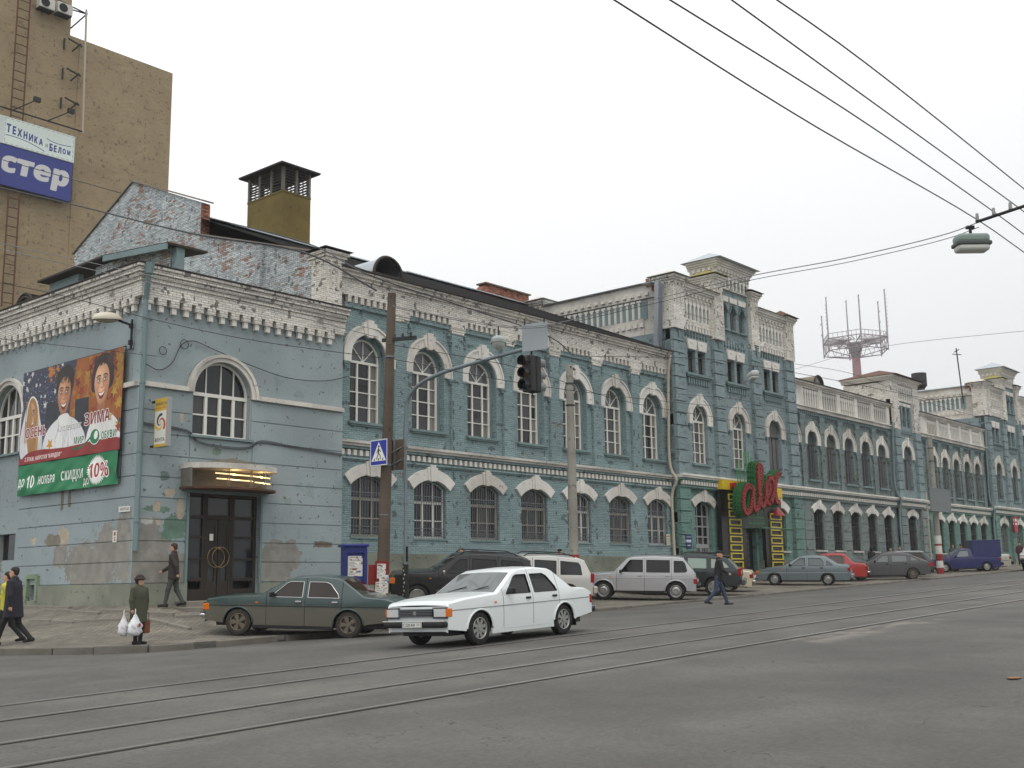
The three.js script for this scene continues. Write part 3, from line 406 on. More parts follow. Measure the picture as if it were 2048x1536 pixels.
    for (const [x0, x1] of [[1.89, 2.4], [3.52, 4.22]]) for (const [y0, y1] of [[2.66, 3.2], [2.06, 2.57], [1.4, 1.98], [0.81, 1.32]]) { const p = mesh('pane', new THREE.PlaneGeometry(x1 - x0, y1 - y0), M.glass[y0 > 2.6 ? 2 : 1], B); p.position.set((x0 + x1) / 2, (y0 + y1) / 2, z + 0.04); }
    { const p = mesh('pane', new THREE.PlaneGeometry(0.86, 0.52), M.glass[2], B); p.position.set(2.94, 2.94, z + 0.04); }
    for (const s of [0, 1]) { const x0 = 2.52 + s * 0.43, x1 = x0 + 0.4, d = mesh('door', uvm(join([b6(x0, x0 + 0.09, 0.14, 2.54, z + 0.02, z + 0.08), b6(x1 - 0.09, x1, 0.14, 2.54, z + 0.02, z + 0.08), b6(x0 + 0.09, x1 - 0.09, 2.4, 2.54, z + 0.022, z + 0.078), b6(x0 + 0.09, x1 - 0.09, 1.24, 2.4, z + 0.03, z + 0.06), b6(x0 + 0.09, x1 - 0.09, 0.14, 0.72, z + 0.022, z + 0.078)])), M.timberDark, B); const p = mesh('pane', new THREE.PlaneGeometry(0.23, 0.52), M.glass[1], d); p.position.set((x0 + x1) / 2, 0.98, z + 0.05); }
    { const t = new THREE.TorusGeometry(0.3, 0.014, 6, 28); t.translate(3.02, 1.42, z + 0.14); const t2 = new THREE.TorusGeometry(0.3, 0.012, 6, 28); t2.translate(2.86, 1.42, z + 0.13); mesh('door_handle', [t, t2, bx(0.06, 0.08, 0.05, 2.96, 1.7, z + 0.12)], mat({ color: srgb(150, 130, 90), roughness: 0.35, metalness: 0.9 }), B); }
    mesh('notice', bx(0.13, 0.2, 0.006, 2.7, 2.02, z + 0.09), M.frameWhite, B);
    mesh('door_reveal', uvm(join([b6(1.70, 1.777, 0.1, 3.34, -0.3, 0.05), b6(4.343, 4.42, 0.1, 3.34, -0.3, 0.05), b6(1.6, 4.5, 3.325, 3.42, -0.3, 0.06)])), M.darkTeal, B);
  }
  mesh('door_step', uvm(join([rbox(3.3, 0.3, 0.7, 0.03, 3.05, 0.0, 0.28), rbox(3.9, 0.3, 1.2, 0.03, 3.0, -0.16, 0.5)])), M.stone, B);
  // round marquee with lit tubes
  {
    const cy = 3.38, arc = (r, sx) => { const s = new THREE.Shape(); s.moveTo(-1.62, 0); s.absellipse(0, 0, 1.62 * sx, r, PI, 2 * PI, false); s.closePath(); return s; };
    const mk = (s, h, y) => { const g = ext(s, h, 0, 0, 28); g.rotateX(PI / 2); g.rotateY(0); g.translate(3.06, y + h, 0); return uvm(g); };
    const flip = (r) => { const s = new THREE.Shape(); s.moveTo(-1.62, 0); for (let i = 0; i <= 30; i++) { const a = PI - PI * i / 30; s.lineTo(Math.cos(a) * 1.62, Math.abs(Math.sin(a)) ** 0.75 * r); } s.closePath(); return s; };
    const c = mesh('marquee', [mk(flip(1.05), 0.06, cy + 0.02)], M.rust, B); mesh('marquee_top', [mk(flip(1.12), 0.16, cy + 0.62)], M.whiteDirty, c);
    { const g = new THREE.ConeGeometry(1, 0.24, 24, 1, false); g.scale(1.3, 1, 0.7); g.translate(3.06, cy + 0.9, 0.34); mesh('marquee_roof', uvm(g), M.roofTin, c); }
    mesh('marquee_back', [bx(2.9, 0.56, 0.06, 3.06, cy + 0.35, 0.05), bx(0.06, 0.56, 0.5, 1.5, cy + 0.35, 0.27)], M.interior, c);
    const post = []; for (const x of [2.55, 2.6, 3.35, 3.4, 3.9, 4.0, 4.25]) { const q = (x - 3.06) / 1.62, zz = 0.86 * Math.sqrt(1 - q * q) ** 0.75; post.push(cyl(0.012, 0.012, 0.56, x, cy + 0.35, zz, 6)); } mesh('marquee_post', post, M.ironGrey, c);
    M.lampTube = mat({ color: srgb(255, 236, 190), emissive: new THREE.Color(1, 0.80, 0.42), emissiveIntensity: 1.1, roughness: 0.5 });
    for (const [a, b, y] of [[2.25, 3.55, 0.5], [2.3, 3.6, 0.34], [3.6, 4.3, 0.48], [3.68, 4.36, 0.3]]) { const q = (x) => { const t = (x - 3.06) / 1.62; return 0.74 * Math.max(0, 1 - t * t) ** 0.375; }; const A = V(a, cy + y, Math.min(q(a), 0.62)), Bv = V(b, cy + y - 0.02, Math.min(q(b), 0.62)); mesh('lamp_tube', rod(A, Bv, 0.02, 8), M.lampTube, c); const pl = new THREE.PointLight(0xffd590, 0.25, 6); pl.position.set((A.x + Bv.x) / 2, (A.y + Bv.y) / 2, (A.z + Bv.z) / 2 + 0.06); pl.castShadow = true; scene.add(pl); }
  }
  rebase(B, 0, 0, 0);
}
// downpipe on the corner
solo('downpipe', [cyl(0.075, 0.075, 7.35, 0.03, 5.25, 0.11, 12), cyl(0.11, 0.16, 0.3, -0.1, 9.72, 0.42, 12), rod(V(-0.1, 9.6, 0.42), V(0.03, 8.9, 0.12), 0.08, 10), ...[2.4, 4.4, 6.4, 8.3].map((y) => cyl(0.09, 0.09, 0.05, 0.03, y, 0.11, 12))], M.teal, 'teal painted downpipe running down the corner of the plastered building', 'downpipe');
// ---------------------------------------------------------------- brick hall wing (x 7.7..28.7)
const Z1 = -0.4;
{
  const B = thing('brick_wing', 'two-storey teal brick wing with seven tall arched windows and a white brick frieze', 'building');
  const x0 = 7.7, x1 = 28.6, cs = Array.from({ length: 7 }, (_, i) => 9.27 + 3.005 * i), r = 0.85, ys = 8.48, zr = Z1 - 0.1; // recessed bay plane between pilasters
  const hi = cs.map((c) => archPath(c, 6.17, ys, r)), lo = cs.map((c) => segPath(c, 2.17, 4.0, 0.83, 0.28));
  mesh('wall', slab(x0, x1, -0.6, 5.1, Z1, 0.25, lo), M.tealBrick, B);
  mesh('wall', slab(x0, x1, 5.1, 10.2, zr, 0.22, hi), M.tealBrick, B);
  mesh('inner_reveal', slab(x0, x1, 5.6, 10.1, zr - 0.222, 0.2, cs.map((c) => archPath(c, 6.12, ys, r - 0.12))), M.darkTeal, B);
  mesh('inner_wall', b6(x0 + 0.2, x1, -0.5, 10.5, -1.3, -1.26), M.interior, B);
  mesh('plinth', uvm(b6(x0, x1, -0.7, 1.6, Z1 - 0.3, Z1 + 0.08)), M.plinth, B);
  for (let i = 0; i < 7; i++) {
    const c = cs[i];
    archSurround(B, c, ys, r, 1.17, -0.22, zr - 0.01);
    archWindow(B, c, 6.17, ys, r - 0.115, zr - 0.36);
    mesh('window_sill', uvm(join([b6(c - 0.95, c + 0.95, 6.08, 6.165, zr - 0.3, zr + 0.13), b6(c - 0.85, c + 0.85, 6.02, 6.08, zr - 0.1, zr + 0.08)])), M.darkTeal, B);
    hood(B, c + 0.02, 4.0, 0.83, 0.28, 0.44, Z1 - 0.01);
    lowWindow(B, c, 2.17, 4.0, 0.84, 0.27, Z1 - 0.24, { open: i === 1 || i === 4 || i === 6 });
    mesh('window_sill', uvm(b6(c - 0.88, c + 0.88, 2.1, 2.168, Z1 - 0.2, Z1 + 0.04)), M.darkTeal, B);
  }
  for (let i = -1; i < 7; i++) { // pilasters with corbelled white heads
    const c = cs[0] + 3.005 * (i + 0.5); if (c < x0 + 0.2) continue; const e = Math.min(c + 0.32, x1);
    mesh('pilaster', uvm(b6(c - 0.32, e, 5.48, 10.16, zr - 0.1, Z1 + 0.02)), M.tealBrick, B);
    mesh('pilaster_head', uvm(join([b6(c - 0.4, Math.min(c + 0.4, x1), 10.161, 10.26, zr, Z1 + 0.06), b6(c - 0.34, Math.min(c + 0.34, x1), 10.06, 10.159, zr, Z1 + 0.05)])), M.whiteBrick, B);
    for (const s of [-1, 1]) { if (c + s * 0.4 > x1) continue; mesh('corbel', uvm(join([bx(0.14, 0.1, 0.2, 0, 0, 0), bx(0.09, 0.1, 0.14, 0, -0.1, -0.02)])), M.darkTeal, B).position.set(c + s * 0.38, 9.74, zr + 0.06); mesh('corbel', dentGeo(0.12, 0.12, 0.16), M.darkTeal, B).position.set(c + s * 0.47, 9.98, zr + 0.06); }
  }
  for (let i = 0; i < 7; i++) { // bay panels: lintel strip and dentils of the frieze
    const a = Math.max(cs[i] - 1.18, x0), b = Math.min(cs[i] + 1.18, x1);
    mesh('frieze_strip', uvm(b6(a, b, 10.2, 10.37, zr - 0.1, Z1 + 0.0)), M.tealBrick, B);
    const n = 8, g = dentGeo(0.15, 0.24, 0.17); beads(B, 'dentil', M.whiteBrick, n, (k) => [lerp(a + 0.14, b - 0.14, k / (n - 1)), 10.49, Z1 - 0.005], g);
  }
  mesh('frieze', uvm(join([b6(x0, x1, 10.61, 11.1, Z1 - 0.4, Z1 + 0.09), ...Array.from({ length: 7 }, (_, i) => cs[0] + 3.005 * (i + 0.5)).map((c) => b6(c - 0.4, Math.min(c + 0.4, x1), 10.262, 10.609, Z1 - 0.3, Z1 + 0.085))])), M.whiteBrick, B);
  mesh('frieze_back', uvm(b6(x0, x1, 10.2, 10.7, Z1 - 0.6, Z1 - 0.12)), M.darkTeal, B);
  cornice(B, x0, x1, Z1, 11.1, M.whiteBrick); mesh('gutter_edge', uvm(b6(x0, x1, 11.485, 11.53, Z1 - 0.5, Z1 + 0.44)), M.timberDark, B);
  stringCourse(B, x0, x1, Z1 + 0.0, 4.78, { m: M.tealBrick });
  // black felt roof, brick gables, barrel dormer
  { const q = (a, b, z0, y0, z1, y1) => [a, y0, z0, b, y0, z0, b, y1, z1, a, y0, z0, b, y1, z1, a, y1, z1]; const g = new THREE.BufferGeometry(); g.setAttribute('position', new THREE.Float32BufferAttribute([...q(x0, 28.7, -0.05, 11.54, -9.1, 15.35), ...q(x0, 28.7, -9.1, 15.35, -14.2, 16.6), ...q(x0, 28.7, -14.2, 16.6, -28, 11)], 3)); g.computeVertexNormals(); mesh('roof', uvm(g), M.roofBlack, B);
    mesh('roof_edge', uvm(join(Array.from({ length: 9 }, (_, i) => bx(2.3, 0.05, 0.3, 8.9 + i * 2.3, 15.38 + rr(-0.04, 0.03), -9.05)))), M.zinc, B); }
  { const s = poly([[0.5, 9], [0.5, 12.05], [1.2, 12.2], [8.9, 14.55], [8.9, 15.95], [14.2, 18.15], [19.1, 15.9], [19.1, 9]]); const g = uvm(ext(s, 0.4, 0)); g.rotateY(PI / 2); g.translate(7.7, 0, 0); mesh('gable', g, M.gableBrick, B);
    mesh('gable_end', uvm(b6(7.69, 8.11, 14.5, 15.9, -8.9, -8.88)), M.rawBrick, B);
    const c = [[1.2, 12.2, 8.9, 14.55], [8.75, 15.95, 14.2, 18.15], [14.2, 18.15, 19.2, 15.86]].map(([u0, y0, u1, y1]) => { const L = Math.hypot(u1 - u0, y1 - y0), b = bx(0.56, 0.06, L, 7.9, (y0 + y1) / 2 + 0.04, -(u0 + u1) / 2, 0, Math.atan2(y1 - y0, u1 - u0)); return uvm(b); }); mesh('gable_coping', c, M.roofTin, B); mesh('gable_flue', uvm(b6(7.5, 7.7, 11.2, 13.2, -4.9, -4.6)), M.gableBrick, B); }
  pier(B, 7.32, -0.5, 0.7, 0.8, 9.9, 11.95, { cap: M.timberDark, h: 0.12 });
  { const s = new THREE.Shape(); s.moveTo(24.6, 14.5); s.lineTo(28.6, 14.5); s.lineTo(28.6, 15.95); s.lineTo(25.2, 15.95); s.lineTo(24.4, 15.3); s.closePath(); mesh('roof_parapet', uvm(ext(s, 0.5, -9.6)), M.rawBrick, B); mesh('parapet_coping', uvm(b6(25.0, 28.7, 15.955, 16.02, -9.7, -9.0)), M.roofTin, B); }
  { const c = new THREE.CylinderGeometry(0.7, 0.7, 2.6, 20, 1, true, -PI / 2, PI); c.rotateX(-PI / 2); const o = mesh('roof_dormer', uvm(c), M.zinc, B); o.position.set(9.95, 11.62, -1.5); const t = new THREE.TorusGeometry(0.7, 0.06, 6, 20, PI); mesh('dormer_rim', t, M.timberDark, o).position.z = 1.3; mesh('dormer_sill', bx(1.5, 0.3, 0.1, 0, -0.12, 1.28), M.timberDark, o); }
  rebase(B, 7.7, 0, 0);
}
{ // ventilation tower on the roof behind the gable
  const T = thing('ventilation_tower', 'square ochre ventilation tower with slatted louvre head and flat hipped roof on the black roof', 'tower', [14.2, 15.2, -12.1]);
  const M2 = stucco([116, 100, 50], 401, 0.14); const w = 1.66, d = 2.75;
  mesh('tower_body', uvm(b6(0, w, -1, 3.72, -d, 0)), M2, T);
  mesh('tower_band', uvm(join([b6(-0.02, w + 0.02, 1.42, 1.5, -d - 0.02, 0.02), b6(-0.02, w + 0.02, 3.7, 3.8, -d - 0.02, 0.02)])), stucco([104, 90, 46], 403, 0.1), T);
  const posts = []; for (const x of [0.06, w / 2, w - 0.06]) for (const z of [-0.06, -d + 0.06]) posts.push(bx(0.13, 1.25, 0.13, x, 4.4, z)); for (const z of [-d / 3, -2 * d / 3]) for (const x of [0.06, w - 0.06]) posts.push(bx(0.13, 1.25, 0.13, x, 4.4, z)); mesh('louvre_post', posts.map(uvm), stucco([110, 106, 98], 405, 0.2), T).userData.kind = 'stuff';
  const lm = stucco([84, 80, 74], 407, 0.25), gf = uvm(bx(w - 0.12, 0.025, 0.09, 0, 0, 0, 0, 0.25)), gs = uvm(bx(0.09, 0.025, d - 0.12, 0, 0, 0, 0, 0, -0.25)); for (let i = 0; i < 8; i++) { const y = 3.92 + i * 0.14, a = mesh('louvre_slat', gf, lm, T), b = mesh('louvre_slat', gs, lm, T), c = mesh('louvre_slat', gs, lm, T), e = mesh('louvre_slat', gf, lm, T); a.position.set(w / 2, y, -0.06); a.rotation.z = rr(-0.03, 0.03); b.position.set(0.06, y, -d / 2); b.rotation.x = rr(-0.02, 0.02); c.position.set(w - 0.06, y, -d / 2); e.position.set(w / 2, y, -d + 0.06); }
  const c = mesh('tower_roof', uvm(hipCap(w, d, 0.75, 0.36, 0)), M.timberDark, T); c.position.set(w / 2, 5.04, -d / 2); mesh('eave_board', uvm(bx(w + 0.66, 0.07, d + 0.66, w / 2, 5.0, -d / 2)), M.timberDark, T);
}
// ---------------------------------------------------------------- gabled pavilion
function pavilion(x0, label) {
  const B = thing('pavilion', label, 'building'); const z = 0, X = (v) => x0 + v, W = 12.6, brick = M.tealBrickPav;
  const q = [[0, 0.95], [3.78, 4.72], [7.72, 8.66], [11.62, 12.6]], cs = [2.36, 6.22, 10.13], r = 0.72, ys = 8.42, zb = z - 0.14;
  const first = x0 < 40;
  mesh('wall', slab(X(0), X(W), -0.6, 5.1, zb, 0.4, first ? [segPath(X(cs[0]), -0.5, 4.05, 0.78, 0.26), segPath(X(cs[2]), 2.0, 4.05, 0.78, 0.26), rectPath(X(4.9), X(7.5), -0.5, 4.6)] : cs.map((c) => segPath(X(c), 2.0, 4.05, 0.78, 0.26))), M.tealGreen, B);
  mesh('wall', slab(X(0), X(W), 5.1, 13.1, zb, 0.3, [...cs.map((c) => archPath(X(c), 6.17, ys, r)), ...cs.flatMap((c) => [rectPath(X(c - 0.82), X(c - 0.12), 10.66, 11.86), rectPath(X(c + 0.12), X(c + 0.82), 10.66, 11.86)]), ...cs.flatMap((c) => Array.from({ length: 8 }, (_, k) => { const h = new THREE.Path(), u = X(c - 1.0 + k * 0.286), v = 12.62; [[-0.05, -0.13], [0.05, -0.13], [0.05, -0.12], [0.095, -0.12], [0.095, 0.01], [0.05, 0.01], [0.05, 0.2], [0.03, 0.2], [0.03, 0.34], [-0.03, 0.34], [-0.03, 0.2], [-0.05, 0.2], [-0.05, 0.01], [-0.095, 0.01], [-0.095, -0.12], [-0.05, -0.12]].forEach(([a, b], i) => h[i ? 'lineTo' : 'moveTo'](u + a, v + b)); h.closePath(); return h; }))]), brick, B);
  mesh('wall', slab(X(4.2), X(8.24), 13.1, 15.66, zb, 0.3, [-0.92, 0, 0.92].map((d) => archPath(X(cs[1] + d), 13.52, 14.62, 0.31))), brick, B);
  mesh('inner_wall', [b6(X(0.4), X(W - 0.4), -0.4, 13, -1.0, -0.96), b6(X(4.4), X(8), 13, 15.6, -1.0, -0.96)], M.interior, B);
  for (const [a, b] of q) { quoins(B, X(a), X(b), 1.5, 4.9, z - 0.02, M.tealGreen, 0.6); quoins(B, X(a), X(b), 5.5, 12.7, z - 0.02, brick, 0.6); mesh('pilaster_base', uvm(b6(X(a - 0.03), X(b + 0.03), -0.7, 1.5, z - 0.5, z + 0.12)), M.plinth, B); }
  if (!first) mesh('plinth', uvm(b6(X(0), X(W), -0.7, 1.4, zb - 0.2, zb + 0.08)), M.plinth, B); else mesh('plinth', uvm(join([b6(X(0.95), X(1.5), -0.7, 1.2, zb - 0.2, zb + 0.08), b6(X(9.2), X(11.6), -0.7, 1.5, zb - 0.2, zb + 0.08)])), M.plinth, B);
  stringCourse(B, X(0.004), X(W - 0.004), z + 0.02, 4.88, { pitch: 0.24, w: 0.12, m: M.tealGreen, top: M.white });
  cs.forEach((c, i) => {
    archSurround(B, X(c), ys, r, 1.04, -0.3, zb - 0.01);
    if (i < 2 && first) archWindow(B, X(c), 6.17, ys, r - 0.01, zb - 0.27, { cols: [-0.28, 0.28], casement: false });
    else { const w = mesh('window', uvm(ext(archPath(0, 6.17, ys, r, THREE.Shape), 0.05, 0)), M.shutter[i], B); w.position.set(X(c), 0, zb - 0.24); mesh('shutter_rail', [bx(2 * r, 0.07, 0.05, 0, ys - 0.25, 0.07), ...[-0.45, 0, 0.45].map((d) => bx(0.03, ys - 6.5, 0.03, d, 7.25, 0.06))], M.iron, w); }
    mesh('window_sill', uvm(b6(X(c - 0.85), X(c + 0.85), 6.06, 6.165, zb - 0.2, zb + 0.16)), M.darkTeal, B);
    for (const s of [-1, 1]) { // paired attic windows with white lintels
      const w = mesh('window', [b6(-0.35, -0.29, 10.66, 11.86, 0, 0.07), b6(0.29, 0.35, 10.66, 11.86, 0, 0.07), b6(-0.29, 0.29, 11.79, 11.86, 0, 0.07), b6(-0.29, 0.29, 10.66, 10.72, 0, 0.07), b6(-0.015, 0.015, 10.72, 11.79, 0.01, 0.06), b6(-0.29, 0.29, 11.4, 11.43, 0.012, 0.058)], M.timberDark, B); w.position.set(X(c + s * 0.47), 0, zb - 0.26);
      for (const [px, pw] of [[-0.15, 0.27], [0.15, 0.27]]) for (const [py, ph] of [[11.06, 0.68], [11.61, 0.36]]) { const p = mesh('pane', new THREE.PlaneGeometry(pw, ph), glassPick(), w); p.position.set(px, py, 0.03); }
      mesh('lintel', uvm(ext(poly([[-0.36, 0], [0.36, 0], [0.46, 0.5], [-0.46, 0.5]]), 0.1, 0, 0.006)), M.white, B).position.set(X(c + s * 0.475), 11.9, zb - 0.01);
    }
    mesh('window_sill', uvm(join([b6(X(c - 1.2), X(c + 1.2), 10.54, 10.655, zb - 0.2, zb + 0.2), b6(X(c - 1.12), X(c + 1.12), 10.46, 10.54, zb - 0.2, zb + 0.13)])), M.darkTeal, B);
    beads(B, 'dentil', M.teal, 9, (k) => [X(c - 0.92 + k * 0.23), 10.28, zb + 0.045], dentGeo(0.12, 0.3, 0.1)); mesh('dentil_back', b6(X(c - 1.02), X(c + 1.02), 10.13, 10.44, zb - 0.01, zb + 0.006), M.darkTeal, B);
    // keyhole frieze
    mesh('keyhole_backing', uvm(b6(X(c - 1.25), X(c + 1.25), 12.3, 13.05, zb - 0.36, zb - 0.305)), brick, B);
  });
  // side bays: white attic with blind arcade and cornice
  for (const [a, b] of [[0.95, 4.2], [8.24, 11.62]]) {
    mesh('attic', uvm(join([b6(X(a), X(b), 13.1, 13.4, z - 0.5, z - 0.02), b6(X(a), X(b), 14.36, 14.72, z - 0.5, z - 0.02), b6(X(a), X(b), 13.4, 14.36, z - 0.5, z - 0.32)])), M.whiteBrick, B);
    balusters(B, X(a + 0.16), X(b - 0.16), 13.4, 14.36, z - 0.02, 8);
    beads(B, 'dentil', M.white, 11, (k) => [X(lerp(a + 0.15, b - 0.15, k / 10)), 12.97, z - 0.06], dentGeo(0.15, 0.25, 0.14));
    cornice(B, X(a), X(b), z - 0.02, 14.72, M.white, [[0, 0.1, 0.08], [0.1, 0.2, 0.17], [0.2, 0.31, 0.26], [0.31, 0.38, 0.32]]); beads(B, 'corbel', M.white, 9, (k) => [X(lerp(a + 0.2, b - 0.2, k / 8)), 14.64, z + 0.03], dentGeo(0.14, 0.14, 0.12));
    mesh('attic_roof', uvm(b6(X(a), X(b), 15.1, 15.14, z - 1.4, z + 0.36)), M.roofTin, B);
  }
  // centre bay: lancets, white blocks, arcade, big cornice
  for (const d of [-0.92, 0, 0.92]) { const w = mesh('window', uvm(ext(archPath(0, 13.52, 14.62, 0.3, THREE.Shape), 0.05, 0)), M.shutter[1], B); w.position.set(X(cs[1] + d), 0, zb - 0.2); mesh('lintel', uvm(ext(poly([[-0.34, 0], [0.34, 0], [0.4, 0.3], [-0.4, 0.3]]), 0.1, 0, 0.006)), M.white, B).position.set(X(cs[1] + d), 15.0, zb - 0.01); mesh('window_sill', uvm(bx(0.78, 0.09, 0.3, X(cs[1] + d), 13.46, zb + 0.0)), M.darkTeal, B); for (const s of [-1, 1]) mesh('arch_step', uvm(join([0, 1, 2, 3].map((k) => bx(0.07, 0.1, 0.1, s * (0.36 - k * 0.06), 14.5 + k * 0.1, 0)))), M.darkTeal, B).position.set(X(cs[1] + d), 0, zb + 0.02); }
  mesh('attic', uvm(join([b6(X(4.5), X(7.94), 15.66, 15.74, z - 0.6, z - 0.02), b6(X(4.5), X(7.94), 16.36, 16.72, z - 0.6, z - 0.02), b6(X(4.5), X(7.94), 15.74, 16.36, z - 0.6, z - 0.32)])), M.whiteBrick, B);
  balusters(B, X(4.66), X(7.78), 15.7, 16.36, z - 0.02, 8);
  mesh('attic_side', uvm(join([b6(X(4.42), X(4.5), 15.2, 16.8, z - 1.6, z - 0.1), b6(X(7.94), X(8.02), 15.2, 16.8, z - 1.6, z - 0.1)])), M.whiteBrick, B);
  mesh('cornice', [[0, 0.09, 0.06], [0.09, 0.19, 0.13], [0.19, 0.3, 0.2], [0.3, 0.4, 0.27]].map(([a, b, d]) => uvm(b6(X(4.45 - d), X(7.99 + d), 16.72 + a, 16.72 + b, z - 1.7, z - 0.02 + d))), M.white, B);
  beads(B, 'corbel', M.white, 11, (k) => [X(4.65 + k * 0.315), 16.63, z + 0.04], dentGeo(0.15, 0.16, 0.14)); beads(B, 'corbel', M.white, 4, (k) => [X(4.4), 16.63, z - 0.35 - k * 0.32, PI / 2], dentGeo(0.15, 0.16, 0.14));
  { const c = mesh('pavilion_roof', uvm(hipCap(4.15, 2.3, 0.6, 0.08, 1.1)), M.zinc, B); c.position.set(X(6.22), 17.13, z - 0.72); }
  // four piers
  pier(B, X(0.42), z - 0.36, 1.0, 1.1, 12.7, 15.35, { cap: M.whiteDirty, h: 0.3 }); pier(B, X(12.1), z - 0.3, 0.96, 0.9, 12.7, 15.2, { cap: M.rust, h: 0.45 });
  pier(B, X(4.2), z - 0.42, 0.9, 1.3, 12.7, 16.1, { cap: stucco([150, 140, 80], 421, 0.1), h: 0.35 }); pier(B, X(8.24), z - 0.42, 0.84, 1.0, 12.7, 15.95, { cap: M.rust, h: 0.3 });
  // bracket crosses under the piers
  for (const c of [0.42, 4.2, 8.24, 12.1]) mesh('pier_cross', uvm(join([bx(0.1, 0.7, 0.03, 0, -0.1, 0), bx(0.46, 0.06, 0.04, 0, 0.24, 0), bx(0.4, 0.06, 0.04, 0, 0.12, 0), bx(0.32, 0.06, 0.04, 0, 0, 0)])), M.darkTeal, B).position.set(X(c), 12.75, z + 0.1);
  // side wall with parapet arcade
  mesh('wall', uvm(b6(X(0.05), X(0.45), -0.6, 12.6, -9, -0.55)), brick, B); mesh('wall', uvm(b6(X(W - 0.45), X(W - 0.05), -0.6, 12.6, -9, -0.55)), brick, B); mesh('side_parapet', uvm(join([b6(X(0.16), X(0.5), 12.6, 15.2, -8.6, -0.9), b6(X(0.02), X(0.16), 14.45, 15.2, -8.2, -0.9), b6(X(0.04), X(0.16), 12.6, 13.42, -7.6, -1.7)])), M.whiteDirty, B);
  { const G = []; for (let i = 0; i < 16; i++) { const zz = -7.5 + i * 0.37; const o = mesh('baluster', i ? B.userData.bg : (B.userData.bg = uvm(join([bx(0.12, 0.84, 0.12, 0, 0, 0), bx(0.12, 0.1, 0.26, 0, 0.47, 0)]))), M.white, B); o.position.set(X(0.1), 13.86, zz); } delete B.userData.bg; mesh('parapet_panel', uvm(b6(X(0.12), X(0.155), 13.42, 14.4, -7.6, -1.5)), M.teal, B);
    beads(B, 'corbel', M.white, 15, (k) => [X(-0.03), 14.66, -7.7 + k * 0.45, PI / 2], dentGeo(0.2, 0.16, 0.1)); beads(B, 'dentil', M.white, 14, (k) => [X(0.0), 13.1, -6.6 + k * 0.37, PI / 2], dentGeo(0.2, 0.22, 0.1));
    mesh('parapet_roof', uvm(join([bx(0.9, 0.05, 7.6, X(0.3), 15.3, -4.7, 0, 0, 0.25)])), M.zinc, B); pier(B, X(0.35), -8.5, 0.9, 0.9, 12.6, 15.5, { cap: M.whiteDirty, h: 0.3, slots: false }); mesh('broken_corner', uvm(join([bx(0.5, 0.4, 0.5, X(0.2), 15.2, -1.2, 0.2), bx(0.4, 0.3, 0.3, X(0.15), 14.9, -1.0, 0.4)])), M.rawBrick, B); }
  mesh('main_roof', uvm(join([b6(X(0.3), X(W - 0.3), 12.5, 12.6, -9, -0.5)])), M.roofTin, B);
  mesh('hood_group', uvm(b6(X(0.2), X(0.3), 12.6, 12.7, -1.0, -0.9)), M.whiteDirty, B);
  hood(B, X(cs[2]), 4.05, 0.78, 0.26, 0.44, zb - 0.01); lowWindow(B, X(cs[2]), 2.0, 4.05, 0.78, 0.25, zb - 0.3, { gm: M.iron }); mesh('window_sill', uvm(b6(X(cs[2] - 0.95), X(cs[2] + 0.95), 1.9, 1.996, zb - 0.2, zb + 0.14)), M.whiteDirty, B);
  hood(B, X(cs[0]), 4.05, 0.78, 0.26, 0.44, zb - 0.01);
  if (first) { // glazed double door in the left bay
    const F = [], dx = X(cs[0]), zz = zb - 0.32, y0 = 0.1; const out = segPath(0, y0, 4.05, 0.78, 0.25, THREE.Shape); out.holes.push(segPath(0, y0 + 0.1, 4.05, 0.68, 0.23)); F.push(ext(out, 0.09, 0)); for (const y of [2.15, 2.6, 3.1, 3.6]) F.push(bx(1.4, y === 2.15 ? 0.2 : 0.06, 0.08, 0, y, 0.046)); for (const x of [-0.25, 0.25]) F.push(bx(0.06, 2.0, 0.075, x, 3.2, 0.044)); F.push(bx(0.14, 2, 0.08, 0, 1.15, 0.047)); for (const x of [-0.5, -0.27, 0.27, 0.5]) F.push(bx(0.045, 2, 0.07, x, 1.15, 0.043)); for (const y of [0.65, 1.1, 1.5, 1.85]) F.push(bx(1.4, 0.05, 0.07, 0, y, 0.042));
    const d = mesh('door', F, M.frameGrey, B); d.position.set(dx, 0, zz); for (let i = 0; i < 3; i++) for (let j = 0; j < 3; j++) { const p = mesh('pane', new THREE.PlaneGeometry(0.45, 0.45), glassPick(), d); p.position.set(-0.47 + i * 0.47, 2.4 + j * 0.5, 0.03); } for (let i = 0; i < 6; i++) for (let j = 0; j < 4; j++) { const p = mesh('pane', new THREE.PlaneGeometry(0.2, 0.38), M.glass[3], d); p.position.set(-0.58 + i * 0.232, 0.42 + j * 0.45, 0.03); }
    { const p = mesh('pane', new THREE.ShapeGeometry(segPath(0, 3.6, 4.05, 0.68, 0.23, THREE.Shape)), M.glass[0], d); p.position.z = 0.028; }
  } else { lowWindow(B, X(cs[0]), 2.0, 4.05, 0.78, 0.25, zb - 0.3, {}); lowWindow(B, X(cs[1]), 2.0, 4.05, 0.78, 0.25, zb - 0.3, {}); hood(B, X(cs[1]), 4.05, 0.78, 0.26, 0.44, zb - 0.01); }
  rebase(B, x0, 0, 0); return B;
}
pavilion(28.6, 'teal and white brick pavilion with stepped attic piers and a neon club entrance');
{ const p = pavilion(73.6, 'far greenish brick pavilion with stepped attic piers beyond the arcaded wing'); p.position.y = 0.25; }
